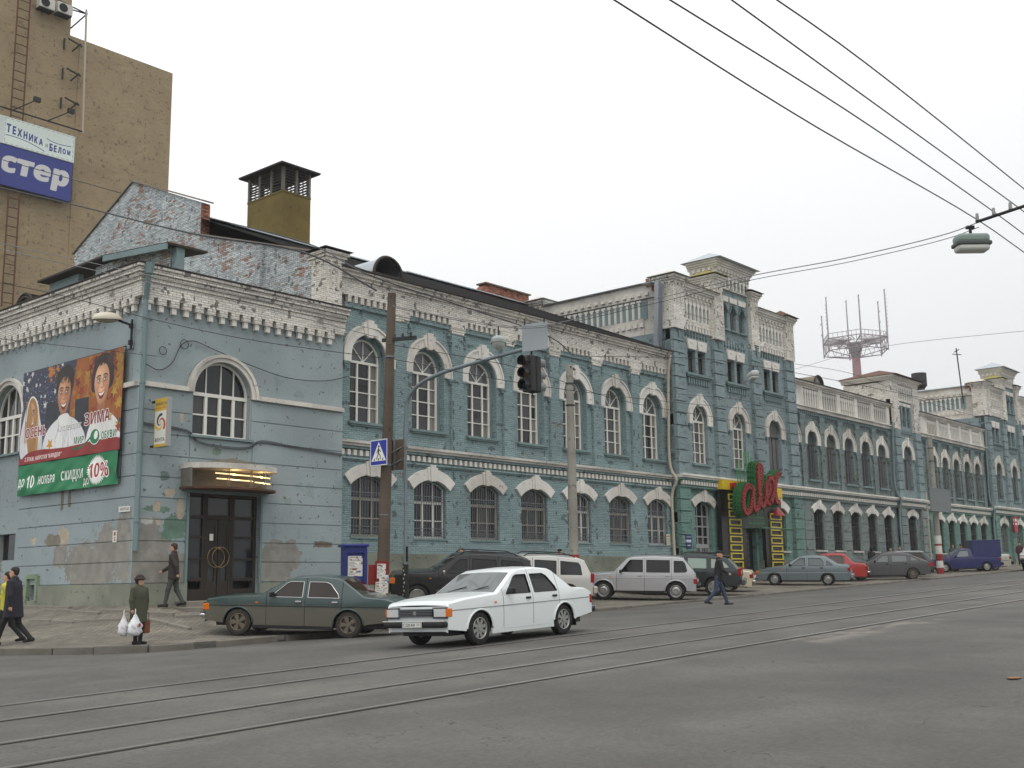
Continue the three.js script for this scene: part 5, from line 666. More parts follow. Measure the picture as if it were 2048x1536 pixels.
const NIVA = { L: 4.2, W: 1.68, wb: 2.7, fo: 0.72, R: 0.345, belt: 1.0, sill: 0.36, arch: 0.42, prof: [[0.02, 0.86], [0.05, 0.94], [0.9, 1.0], [1.08, 1.02], [1.58, 1.53], [1.75, 1.59], [2.6, 1.63], [3.5, 1.595], [3.72, 1.55], [4.12, 1.0], [4.16, 0.9]], screen: 3, rear: 8, seams: [1.22, 2.26, 3.27], panels: ['front_wing', 'door', 'door', 'rear_wing'], windows: [[[1.36, 1.05], [2.2, 1.05], [2.2, 1.49], [1.76, 1.49], [1.7, 1.46]], [[2.34, 1.04], [3.2, 1.04], [3.2, 1.48], [2.34, 1.49]], [[3.36, 1.04], [3.78, 1.05], [3.84, 1.1], [3.76, 1.38], [3.68, 1.45], [3.36, 1.46]]], strip: [[0, 0.83], [4.2, 0.83]], lampW: 0.2, lampH: 0.2, lampY: 0.72, bumperY: 0.52, bumperH: 0.14, tailLampY: 0.72, tailLampH: 0.2, flare: 0.032, handleY: 0.92, tumble: 0.22, bow: 0.02, tailY: 0.42, plan: 0.04, noseY: 0.4 };
const SUV = { L: 4.8, W: 1.92, wb: 2.82, fo: 0.86, R: 0.375, tw: 0.25, belt: 1.12, sill: 0.42, arch: 0.44, prof: [[0.03, 0.9], [0.1, 1.04], [0.6, 1.13], [1.32, 1.18], [2.05, 1.7], [2.25, 1.77], [3.0, 1.82], [4.2, 1.76], [4.45, 1.68], [4.72, 1.15], [4.76, 0.95]], screen: 3, rear: 8, seams: [1.5, 2.5, 3.45], panels: ['front_wing', 'door', 'door', 'rear_wing'], windows: [[[1.75, 1.16], [2.42, 1.16], [2.42, 1.62], [2.2, 1.62], [2.1, 1.56]], [[2.58, 1.16], [3.38, 1.16], [3.38, 1.64], [2.58, 1.65]], [[3.54, 1.16], [4.34, 1.17], [4.28, 1.5], [4.2, 1.6], [3.54, 1.64]]], lampW: 0.34, lampH: 0.2, lampY: 0.86, bumperY: 0.58, bumperH: 0.26, tailLampY: 1.0, tailLampH: 0.32, rails: [2.3, 2.7, 3.4, 4.0], tumble: 0.26, bow: 0.08, tailY: 0.5, noseY: 0.5, strip: null };
const CROSS = { ...SUV, L: 4.58, W: 1.82, wb: 2.62, fo: 0.9, R: 0.36, belt: 1.04, prof: [[0.03, 0.78], [0.12, 0.9], [0.6, 1.0], [1.2, 1.05], [1.95, 1.55], [2.15, 1.61], [2.9, 1.65], [3.8, 1.57], [4.08, 1.48], [4.48, 1.05], [4.54, 0.86]], seams: [1.4, 2.4, 3.3], windows: [[[1.65, 1.08], [2.32, 1.08], [2.32, 1.5], [2.15, 1.5], [2.0, 1.42]], [[2.48, 1.08], [3.24, 1.08], [3.24, 1.5], [2.48, 1.52]], [[3.4, 1.1], [4.16, 1.12], [3.95, 1.36], [3.75, 1.45], [3.4, 1.5]]], rails: [2.3, 2.7, 3.3, 3.7], bumperY: 0.54, lampY: 0.76, tailLampY: 0.95, spoiler: 3.9 };
const SEDAN = { L: 4.33, W: 1.65, wb: 2.46, fo: 0.84, R: 0.285, belt: 0.9, sill: 0.25, prof: [[0.02, 0.62], [0.08, 0.72], [0.7, 0.84], [1.25, 0.91], [1.98, 1.33], [2.15, 1.375], [2.7, 1.4], [3.1, 1.36], [3.25, 1.32], [3.78, 0.99], [3.9, 0.97], [4.22, 0.96], [4.28, 0.84]], screen: 3, rear: 8, seams: [1.42, 2.36, 3.2], panels: ['front_wing', 'door', 'door', 'rear_wing'], windows: [[[1.6, 0.92], [2.28, 0.92], [2.28, 1.27], [2.05, 1.27], [1.95, 1.2]], [[2.44, 0.92], [3.12, 0.92], [3.12, 1.12], [3.0, 1.26], [2.44, 1.28]], [[3.27, 0.94], [3.56, 0.95], [3.34, 1.12], [3.27, 1.16]]], lampW: 0.34, lampH: 0.13, lampY: 0.62, bumperY: 0.42, bumperH: 0.2, tailLampY: 0.76, tailLampH: 0.18, handleY: 0.82, tumble: 0.36, tailY: 0.36, strip: [[0, 0.58], [4.33, 0.6]], noseY: 0.36 };
const HATCH = { ...SEDAN, L: 4.35, W: 1.69, wb: 2.58, fo: 0.86, prof: [[0.02, 0.62], [0.08, 0.73], [0.7, 0.83], [1.2, 0.9], [1.9, 1.32], [2.08, 1.37], [2.7, 1.4], [3.1, 1.36], [3.3, 1.3], [4.12, 0.94], [4.2, 0.9], [4.26, 0.8], [4.28, 0.76]], seams: [1.38, 2.32, 3.26], windows: [[[1.54, 0.91], [2.24, 0.91], [2.24, 1.27], [2.0, 1.27], [1.88, 1.19]], [[2.4, 0.91], [3.18, 0.91], [3.18, 1.25], [2.4, 1.28]], [[3.34, 0.94], [3.82, 0.96], [3.5, 1.15], [3.34, 1.22]]], tailLampY: 0.74, strip: null };
const CLASSIC = { L: 4.12, W: 1.61, wb: 2.42, fo: 0.7, R: 0.29, belt: 0.9, sill: 0.26, prof: [[0.02, 0.74], [0.05, 0.82], [0.6, 0.87], [1.22, 0.92], [1.72, 1.33], [1.9, 1.39], [2.5, 1.43], [2.95, 1.4], [3.08, 1.35], [3.4, 0.98], [3.5, 0.94], [3.98, 0.9], [4.06, 0.78]], screen: 3, rear: 8, seams: [1.32, 2.2, 3.0], panels: ['front_wing', 'door', 'door', 'rear_wing'], windows: [[[1.46, 0.91], [2.14, 0.91], [2.14, 1.31], [1.82, 1.31], [1.75, 1.28]], [[2.28, 0.91], [2.94, 0.91], [2.94, 1.24], [2.86, 1.3], [2.28, 1.31]]], lampW: 0.26, lampH: 0.18, lampY: 0.66, bumperY: 0.46, bumperH: 0.1, bumperTrim: true, tailLampY: 0.7, tailLampH: 0.18, handleY: 0.82, tumble: 0.3, plan: 0.05, bow: 0.015, tailY: 0.4 };
const WAGON = { ...CLASSIC, L: 4.2, prof: [[0.02, 0.74], [0.05, 0.82], [0.6, 0.87], [1.22, 0.92], [1.72, 1.33], [1.9, 1.39], [2.5, 1.43], [3.5, 1.42], [3.72, 1.38], [4.06, 0.95], [4.1, 0.9], [4.13, 0.8], [4.15, 0.76]], windows: [...CLASSIC.windows, [[3.08, 0.92], [3.82, 0.94], [3.62, 1.26], [3.56, 1.3], [3.08, 1.31]]], tailLampH: 0.3 };
const PICKUP = { ...SEDAN, L: 4.2, W: 1.66, wb: 2.5, fo: 0.8, prof: [[0.02, 0.62], [0.08, 0.74], [0.6, 0.86], [1.12, 0.93], [1.72, 1.34], [1.88, 1.4], [2.2, 1.42], [2.42, 1.42], [2.5, 1.4], [2.56, 0.96], [2.7, 0.92], [4.1, 0.92], [4.14, 0.82]], screen: 3, rear: 8, seams: [1.3, 2.4], panels: ['front_wing', 'door', 'rear_wing'], windows: [[[1.48, 0.94], [2.26, 0.94], [2.26, 1.32], [1.85, 1.32], [1.75, 1.27]]], strip: null, extra: (o, PX, half, paint) => { const b = mesh('cargo_box', rbox(1.72, 1.04, 1.62, 0.03, PX(3.36), 1.4, 0), paint, o); const R = []; for (const x of [2.6, 2.95, 3.3, 3.65, 4.0]) for (const s of [-1, 1]) R.push(bx(0.03, 1.0, 0.02, PX(x), 1.4, s * 0.812)); mesh('box_rib', R, paint, b); mesh('box_edge', [rbox(1.76, 0.06, 1.66, 0.02, PX(3.36), 1.91, 0)], paint, b); } };
const tint = carGlass(24, 26, 28), tintBlack = carGlass(8, 8, 9), paleGlass = carGlass(150, 168, 158);
const fwd = (deg) => [Math.sin(deg * PI / 180), -Math.cos(deg * PI / 180)]; // heading from -z towards +x
{
  const c = makeCar('white_sedan', 'white saloon driving along the road beside the tram rails', VOLGA, { strip: flat(150, 154, 154, 0.5), sill: carPaint(214, 220, 220), paint: carPaint(226, 232, 232), glass: tintBlack, screen: carGlass(92, 98, 98), trim: M.black, rimGeo: spokeRim(8, 0.5), rimMat: M.rim, handle: M.black, grille: M.dark, surround: M.black, bumper: M.black, flareMat: carPaint(226, 232, 232) }); park(c, 1.05, 12.82, -1, 0.035, 2.8, 1.5, roadY);
  mesh('mud_flap', [bx(0.02, 0.26, 0.2, -1.72, 0.3, -0.75), bx(0.02, 0.26, 0.2, -1.72, 0.3, 0.75)], M.black, c);
  const g = makeCar('green_sedan', 'dusty dark green saloon parked half on the kerb in front of the doors', VOLGA, { paint: carPaint(40, 66, 64), dirt: srgb(96, 92, 80), glass: carGlass(40, 30, 24), screen: carGlass(34, 38, 38), trim: M.chrome, rimGeo: spokeRim(5, 0.5), rimMat: M.rimDark, handle: M.chrome, bumper: M.chrome, tyre: flat(58, 54, 48, 0.95) }); park(g, 1.32, 6.2, -1.55, -2.35, 2.8, 1.5, (x, z) => kerbDist(x, z) < 3 && z > 6.2 ? roadY(x, z) : walkY(x, z));
  const s = makeCar('black_suv', 'large black off-road estate with dark glass and roof rails parked by the posters pole', SUV, { paint: carPaint(9, 9, 10, { coat: 0.6 }), glass: tintBlack, rimGeo: spokeRim(6, 0.5), bumper: M.black, mirror: M.chrome, category: 'suv' }); park(s, 10.2, 3.1, ...fwd(-50), 2.82, 1.6, walkY);
  const w = makeCar('silver_suv', 'silver off-road estate with roof rails parked behind the white saloon', { ...SUV, L: 4.6, prof: SUV.prof.map(([x, y]) => [x * 4.6 / 4.8, y * 0.95]), windows: SUV.windows.map((q) => q.map(([x, y]) => [x * 4.6 / 4.8, y * 0.95])), seams: SUV.seams.map((x) => x * 4.6 / 4.8), rails: SUV.rails.map((x) => x * 4.6 / 4.8), belt: 1.07 }, { paint: carPaint(204, 203, 198, { metal: 0.2 }), glass: carGlass(40, 42, 44), rimGeo: spokeRim(6, 0.5), bumper: carPaint(178, 172, 160), category: 'suv' }); park(w, 13.63, 2.9, ...fwd(-50), 2.7, 1.55, walkY);
  const n = makeCar('offroader', 'boxy silver five-door off-roader with steel wheels and black sill', NIVA, { paint: carPaint(178, 178, 180, { metal: 0.4 }), glass: tintBlack, rimGeo: steelRim, rimMat: M.rim, hubMat: M.rim, handle: carPaint(170, 170, 172), strip: carPaint(190, 190, 192), sill: M.black, category: 'suv' }); park(n, 18.9, 4.3, ...fwd(-31), 2.7, 1.45, walkY);
  const r = makeCar('dark_crossover', 'dark grey crossover with pale see-through windows beside the silver off-roader', CROSS, { paint: carPaint(40, 46, 48, { metal: 0.3 }), glass: paleGlass, rimGeo: spokeRim(5, 0.45), bumper: carPaint(60, 66, 68), category: 'suv' }); park(r, 22.6, 3.9, ...fwd(-27), 2.62, 1.5, walkY);
  const b = makeCar('beige_sedan', 'beige old saloon showing its boot beside the dark crossover', CLASSIC, { paint: carPaint(206, 196, 170), glass: tint, rimGeo: steelRim, bumper: M.chrome }); park(b, 25.7, 3.0, ...fwd(-24), 2.42, 1.36, walkY);
  const v = makeCar('silver_sedan', 'silver blue saloon parked in front of the neon entrance', SEDAN, { paint: carPaint(112, 124, 128, { metal: 0.45 }), glass: carGlass(96, 104, 106), rimGeo: steelRim, hubMat: M.rim, bumper: carPaint(112, 124, 130), strip: carPaint(168, 176, 180) }); park(v, 33.4, 3.8, ...fwd(-22), 2.46, 1.4, walkY);
  const rd = makeCar('red_sedan', 'red old saloon behind the silver blue saloon', CLASSIC, { paint: carPaint(168, 40, 32), glass: carGlass(80, 76, 74), rimGeo: steelRim, bumper: M.chrome }); park(rd, 38.3, 2.6, ...fwd(-24), 2.42, 1.36, walkY);
  const h = makeCar('grey_hatchback', 'dull grey long hatchback parked across the kerb', HATCH, { paint: carPaint(74, 74, 76, { coat: 0.4, cr: 0.35 }), glass: carGlass(112, 118, 118), rimGeo: steelRim, rimMat: M.rimDark, tyre: flat(64, 60, 54, 0.95) }); park(h, 41.4, 4.5, ...fwd(-30), 2.58, 1.4, walkY);
  const gw = makeCar('green_estate', 'dark green old estate car behind the grey hatchback', WAGON, { paint: carPaint(40, 54, 56), glass: carGlass(52, 44, 34), rimGeo: steelRim, roof: carPaint(150, 156, 158) }); park(gw, 45.5, 3.2, ...fwd(-30), 2.42, 1.36, walkY);
  const p = makeCar('blue_pickup', 'dark blue pickup with a tall cargo box beside the striped pole', PICKUP, { paint: carPaint(26, 32, 92, { coat: 0.5 }), glass: carGlass(120, 128, 130), rimGeo: steelRim, category: 'pickup' }); park(p, 55.6, 3.6, ...fwd(-34), 2.5, 1.4, walkY);
  const wc = makeCar('cream_sedan', 'cream saloon half hidden behind the blue pickup', SEDAN, { paint: carPaint(206, 204, 190), glass: tint, rimGeo: steelRim }); park(wc, 58.6, 3.2, ...fwd(-34), 2.46, 1.4, walkY);
  const fs = makeCar('silver_suv', 'silver off-road estate at the kerb beyond the blue pickup, showing its front', SUV, { paint: carPaint(190, 192, 192, { metal: 0.35 }), glass: tint, rimGeo: spokeRim(6, 0.5), bumper: M.dark, category: 'suv' }); park(fs, 58.3, 7.6, -1, 0.12, 2.82, 1.6, roadY);
}
// ---------------------------------------------------------------- flat print: canvases
function canvasMat(w, h, draw, o = {}) { const c = document.createElement('canvas'); c.width = w; c.height = h; const x = c.getContext('2d'); draw(x, w, h); const t = new THREE.CanvasTexture(c); t.colorSpace = THREE.SRGBColorSpace; t.anisotropy = 8; return mat({ map: t, roughness: o.rough ?? 0.6, side: THREE.DoubleSide, metalness: o.metal ?? 0 }); }
function txt(x, s, px, py, size, fill, o = {}) { x.save(); x.translate(px, py); if (o.sx || o.sk) x.transform(o.sx ?? 1, 0, o.sk ?? 0, 1, 0, 0); x.font = (o.w ?? 'bold') + ' ' + size + 'px ' + (o.f ?? 'sans-serif'); x.textAlign = o.al ?? 'left'; x.textBaseline = 'alphabetic'; if (o.st) { x.lineJoin = 'round'; x.lineWidth = o.lw ?? size * 0.16; x.strokeStyle = o.st; x.strokeText(s, 0, 0); } x.fillStyle = fill; x.fillText(s, 0, 0); x.restore(); }
const blob = (x, pts, fill) => { x.beginPath(); pts.forEach((p, i) => { const q = pts[(i + 1) % pts.length], m = [(p[0] + q[0]) / 2, (p[1] + q[1]) / 2]; if (!i) { const l = pts[pts.length - 1]; x.moveTo((l[0] + p[0]) / 2, (l[1] + p[1]) / 2); } x.quadraticCurveTo(p[0], p[1], m[0], m[1]); }); x.closePath(); x.fillStyle = fill; x.fill(); };
const leaf = (x, cx, cy, r, a, fill) => { x.beginPath(); for (let i = 0; i < 10; i++) { const q = a + PI * i / 5, k = i % 2 ? r * 0.42 : r; x[i ? 'lineTo' : 'moveTo'](cx + Math.cos(q) * k, cy + Math.sin(q) * k); } x.closePath(); x.fillStyle = fill; x.fill(); };
{
  const main = canvasMat(1240, 600, (x, w, h) => {
    x.fillStyle = '#39405a'; x.fillRect(0, 0, w, h); for (let i = 0; i < 260; i++) { x.fillStyle = `rgba(${150 + rnd() * 90 | 0},${170 + rnd() * 70 | 0},${200 + rnd() * 50 | 0},0.7)`; const px = rnd() * 560, py = rnd() * 380; x.fillRect(px, py, 3 + rnd() * 16, 2 + rnd() * 6); } for (let i = 0; i < 26; i++) leaf(x, rnd() * 700, rnd() * 240, 9 + rnd() * 20, rnd() * 6, '#f4f6f8');
    x.beginPath(); x.moveTo(690, 0); x.lineTo(w, 0); x.lineTo(w, 420); x.lineTo(620, 420); x.closePath(); x.fillStyle = '#b5651c'; x.fill(); for (let i = 0; i < 90; i++) leaf(x, 660 + rnd() * 570, rnd() * 380, 18 + rnd() * 46, rnd() * 6, ['#c08c20', '#a84014', '#cda436', '#7c2a12', '#b8661a'][i % 5]); for (let i = 0; i < 14; i++) leaf(x, 330 + rnd() * 160, rnd() * 90, 14 + rnd() * 22, rnd() * 6, '#e08a22'); x.fillStyle = '#2b2f3a'; x.fillRect(330, 230, 140, 240); x.fillRect(700, 250, 160, 200);
    x.fillStyle = 'rgba(40,30,30,0.18)'; x.fillRect(0, 0, w, h); // three smiling people in white knitwear
    const rg = (cx, cy, r, c0, c1) => { const g = x.createRadialGradient(cx, cy, r * 0.1, cx, cy, r); g.addColorStop(0, c0); g.addColorStop(1, c1); return g; };
    const hairLines = (n, x0, y0, wx, hy, cols, bend) => { for (let i = 0; i < n; i++) { const u = rnd(), px = x0 + u * wx, py = y0 + rnd() * 12; x.strokeStyle = cols[Math.floor(rnd() * cols.length)]; x.lineWidth = 1.5 + rnd() * 3; x.beginPath(); x.moveTo(px, py); x.quadraticCurveTo(px + (u - 0.5) * bend, py + hy * 0.5, px + (u - 0.5) * bend * 0.5 + rnd() * 14 - 7, py + hy * (0.7 + rnd() * 0.4)); x.stroke(); } };
    const knit = (pts, tone) => { blob(x, pts, tone); x.save(); for (let i = 0; i < 46; i++) { const px = pts[0][0] + rnd() * (pts[pts.length - 1][0] - pts[0][0]), py = 350 + rnd() * 220; x.strokeStyle = `rgba(${rnd() > 0.5 ? '120,116,118' : '255,255,255'},0.16)`; x.lineWidth = 3 + rnd() * 9; x.beginPath(); x.moveTo(px, py); x.quadraticCurveTo(px + rnd() * 60 - 30, py + 60, px + rnd() * 80 - 40, py + 120); x.stroke(); } x.restore(); };
    const face = (cx, cy, s, t, k) => { x.save(); x.translate(cx, cy); x.rotate(t); x.scale(s, s); x.fillStyle = k.shade; x.fillRect(-34, 60, 68, 90); x.beginPath(); x.ellipse(0, 0, 66, 92, 0, 0, 7); x.fillStyle = rg(-22, -30, 130, k.skin, k.shade); x.fill(); x.beginPath(); x.ellipse(2, 52, 50, 54, 0, 0, 7); x.fillStyle = rg(-12, 30, 90, k.skin, k.shade); x.fill();
      for (const e of [-1, 1]) { x.fillStyle = rg(e * 28, -14, 26, 'rgba(70,36,24,0.6)', 'rgba(70,36,24,0)'); x.fillRect(e * 28 - 30, -40, 60, 52); x.fillStyle = '#efe6de'; x.beginPath(); x.ellipse(e * 27, -12, 12, 5, 0, 0, 7); x.fill(); x.fillStyle = '#2c1c18'; x.beginPath(); x.arc(e * 27 + 2, -12, 5.2, 0, 7); x.fill(); x.strokeStyle = k.brow; x.lineWidth = 6; x.lineCap = 'round'; x.beginPath(); x.moveTo(e * 12, -32); x.quadraticCurveTo(e * 30, -40, e * 46, -28); x.stroke(); x.lineWidth = 2.5; x.beginPath(); x.moveTo(e * 14, -16); x.quadraticCurveTo(e * 27, -23, e * 40, -14); x.stroke(); x.fillStyle = rg(e * 36, 22, 26, 'rgba(214,110,86,0.35)', 'rgba(214,110,86,0)'); x.fillRect(e * 36 - 28, -4, 56, 52); }
      x.strokeStyle = 'rgba(110,58,40,0.5)'; x.lineWidth = 5; x.beginPath(); x.moveTo(6, -16); x.quadraticCurveTo(16, 12, 13, 22); x.quadraticCurveTo(2, 30, -9, 23); x.stroke(); x.beginPath(); x.moveTo(-34, 42); x.quadraticCurveTo(0, 58, 36, 40); x.quadraticCurveTo(24, 80, 0, 80); x.quadraticCurveTo(-24, 80, -34, 42); x.fillStyle = '#7a2822'; x.fill(); x.beginPath(); x.moveTo(-29, 46); x.quadraticCurveTo(0, 58, 31, 44); x.quadraticCurveTo(18, 64, 0, 64); x.quadraticCurveTo(-18, 64, -29, 46); x.fillStyle = '#f6efe6'; x.fill(); x.strokeStyle = 'rgba(120,60,44,0.4)'; x.lineWidth = 4; for (const e of [-1, 1]) { x.beginPath(); x.moveTo(e * 26, 18); x.quadraticCurveTo(e * 46, 34, e * 40, 58); x.stroke(); } x.restore(); };
    knit([[20, 600], [0, 430], [40, 250], [110, 170], [200, 185], [250, 300], [300, 420], [320, 600]], '#d9dade'); blob(x, [[62, 330], [70, 220], [130, 165], [200, 200], [226, 320], [240, 520], [200, 600], [120, 540]], '#a87a48'); face(136, 290, 0.95, -0.12, { skin: '#e2b48e', shade: '#a46e4e', brow: '#6a4430' }); hairLines(70, 66, 190, 60, 250, ['#c9a062', '#a87a48', '#8a6238'], 40); hairLines(60, 180, 230, 50, 330, ['#c9a062', '#a87a48', '#8a6238'], 30); x.strokeStyle = '#e6e2da'; x.lineWidth = 13; x.beginPath(); x.moveTo(64, 320); x.quadraticCurveTo(80, 165, 150, 170); x.quadraticCurveTo(226, 190, 246, 340); x.stroke();
    knit([[300, 600], [330, 430], [470, 335], [640, 335], [820, 430], [860, 600]], '#e2e3e4'); blob(x, [[440, 160], [470, 40], [580, 6], [660, 56], [670, 170], [640, 210], [460, 200]], '#241c1a'); face(556, 200, 1.22, 0.06, { skin: '#d8a47c', shade: '#8a5638', brow: '#241814' }); hairLines(80, 455, 40, 200, 80, ['#2c221e', '#1c1614', '#40322a'], 60); knit([[478, 430], [470, 330], [560, 318], [640, 326], [646, 430]], '#ececea');
    knit([[830, 600], [860, 430], [960, 365], [1080, 350], [1240, 440], [1240, 600]], '#e8e7e4'); blob(x, [[880, 190], [905, 40], [1010, -4], [1112, 26], [1144, 150], [1116, 240], [896, 240]], '#2a1e1a'); face(1006, 180, 1.28, -0.05, { skin: '#ecbd96', shade: '#a86e4c', brow: '#3a241c' }); hairLines(90, 905, 10, 215, 60, ['#33241e', '#1f1613', '#4a342a'], 70); for (const [a, b, r] of [[1150, 250, 44], [1200, 330, 38], [1120, 400, 34], [1210, 450, 30]]) leaf(x, a, b, r, rnd() * 6, '#b8922c'); leaf(x, 1215, 470, 40, 1, '#9c3c1a'); leaf(x, 410, 500, 44, 0.4, '#cc9420');
    blob(x, [[-40, 640], [60, 545], [200, 512], [600, 540], [1290, 505], [1290, 640]], '#8e2420'); x.fillStyle = '#8e2420'; x.fillRect(0, 560, w, 40);
    txt(x, 'ОСЕНЬ', 60, 430, 84, '#7d1f26', { st: '#e9dcdc', sx: 1.05, lw: 10 }); txt(x, 'Коллекция', 470, 430, 58, '#8a8a88', { f: 'serif', w: 'italic', sx: 0.95, st: '#f0f0f0', lw: 5 }); txt(x, 'ЗИМА', 815, 420, 96, '#7d1f26', { st: '#e9dcdc', sx: 1.08, lw: 10 });
    x.fillStyle = '#1c7a4c'; x.beginPath(); x.ellipse(945, 498, 50, 46, 0, 0, 7); x.fill(); x.strokeStyle = '#f4f4f2'; x.lineWidth = 5; x.stroke(); x.fillStyle = '#f4f4f2'; x.beginPath(); x.ellipse(955, 490, 20, 26, 0.3, 0, 7); x.fill(); txt(x, 'МИР', 700, 525, 60, '#16693f', { st: '#f2f2ee', lw: 9, sx: 0.9 }); txt(x, 'ОБУВИ', 1010, 520, 60, '#16693f', { st: '#f2f2ee', lw: 9, sx: 0.9 }); x.strokeStyle = '#16693f'; x.lineWidth = 13; x.beginPath(); x.moveTo(690, 552); x.quadraticCurveTo(830, 560, 900, 500); x.moveTo(920, 540); x.lineTo(915, 575); x.stroke();
    txt(x, '2 ЭТАЖ, НАПРОТИВ "М-ВИДЕО"', 90, 582, 36, '#f3e7e4', { sx: 0.85 });
  });
  const green = canvasMat(1220, 196, (x, w, h) => { x.fillStyle = '#157a4c'; x.fillRect(0, 0, w, h); x.save(); x.translate(990, 98); x.beginPath(); for (let i = 0; i < 72; i++) { const a = PI * i / 36, r = i % 2 ? 92 : 74; x.lineTo(Math.cos(a) * r * 1.2, Math.sin(a) * r); } x.closePath(); x.fillStyle = '#f3f3ee'; x.fill(); x.restore(); const o = { st: '#0d5f3b', lw: 5 }; txt(x, 'ДО', 6, 140, 74, '#eef2ea', { ...o, sx: 0.85 }); txt(x, '10', 120, 152, 112, '#f5f6f0', { ...o, sx: 0.8 }); txt(x, 'НОЯБРЯ', 262, 136, 72, '#eef2ea', { ...o, sx: 0.82 }); txt(x, 'СКИДКИ', 560, 132, 78, '#eef2ea', { ...o, sx: 0.86 }); txt(x, 'ДО', 830, 176, 52, '#f2f2ea', { ...o, sx: 0.9 }); txt(x, '10%', 898, 140, 116, '#a01f28', { st: '#f6f2ee', lw: 16, sx: 0.98 }); });
  const cloth = (w, h, amp, s) => { const g = new THREE.PlaneGeometry(w, h, 60, 24), p = g.attributes.position; for (let i = 0; i < p.count; i++) { const a = p.getX(i) / w, b = p.getY(i) / h; p.setZ(i, amp * (Math.sin(a * 19 + b * 7 + s) * 0.5 + Math.sin(a * 41 - b * 12 + s) * 0.25 + Math.sin(b * 9 + a * 5) * 0.4) * (0.25 + 0.75 * (0.5 - b))); } g.computeVertexNormals(); return g; };
  const B = thing('shoe_shop_banner', 'large printed banner of three smiling people in white knitwear on the side wall', 'banner', [-0.1, 4.52, -3.8]); const f = mesh('printed_sheet', cloth(6.2, 3.04, 0.035, 1), main, B); f.rotation.y = -PI / 2; f.position.set(-0.03, 1.52, 0); mesh('hanging_rod', [rod(V(0, 3.05, -3.15), V(0, 3.05, 3.15), 0.02), rod(V(0, 0, -3.15), V(0, 0, 3.15), 0.02), rod(V(0.02, -1.0, 3.12), V(0.02, 3.05, 3.12), 0.014), rod(V(0.05, 2.95, 3.0), V(0.1, 2.95, 3.4), 0.014)], M.iron, B);
  const G = thing('discount_banner', 'green banner strip with white discount lettering below the printed banner', 'banner', [-0.1, 3.52, -3.84]); const g2 = mesh('printed_sheet', cloth(6.1, 0.98, 0.045, 4), green, G); g2.rotation.y = -PI / 2; g2.position.set(-0.03, 0.49, 0); mesh('hanging_rod', rod(V(0, 0.98, -3.1), V(0, 0.98, 3.1), 0.018), M.iron, G);
}
{ // dry cleaner's light box on brackets
  const face = canvasMat(300, 880, (x, w, h) => { x.fillStyle = '#c8a42e'; x.fillRect(0, 0, w, h); x.fillStyle = '#d4d4cc'; x.fillRect(12, 230, w - 24, 600); txt(x, 'ХИМЧИСТКА', 10, 128, 76, '#2c3040', { sx: 0.6 }); txt(x, 'ПРИЕМНЫЙ ПУНКТ', 14, 190, 40, '#a8352c', { sx: 0.74 }); const sp = (c, a0) => { x.strokeStyle = c; x.lineCap = 'round'; for (let i = 0; i < 40; i++) { const a = a0 + i * 0.085, r = 16 + i * 2.7; x.lineWidth = 12 + i * 0.9; x.beginPath(); x.moveTo(150 + Math.cos(a) * r, 450 + Math.sin(a) * r * 1.25); x.lineTo(150 + Math.cos(a + 0.1) * (r + 2.5), 450 + Math.sin(a + 0.1) * (r + 2.5) * 1.25); x.stroke(); } }; sp('#b02a26', 3.6); sp('#26282e', 1.5); sp('#d8b43c', 5.7); txt(x, 'ВЕНТА', 20, 790, 98, '#34363a', { sx: 0.82 }); }, { rough: 0.4 });
  const S = thing('light_box_sign', 'yellow and white light box sign with a three-armed swirl beside the arched window', 'sign', [0.42, 4.5, 0.12]); mesh('box', rbox(0.16, 1.42, 0.64, 0.02, 0, 0.71, 0.52), flat(158, 160, 162, 0.5), S); const p = mesh('printed_face', new THREE.PlaneGeometry(0.62, 1.4), face, S); p.rotation.y = -PI / 2; p.position.set(-0.084, 0.71, 0.52); mesh('bracket', [bx(0.05, 0.06, 0.34, 0, 0.06, 0.1), bx(0.05, 0.06, 0.34, 0, 1.36, 0.1)], M.iron, S);
}
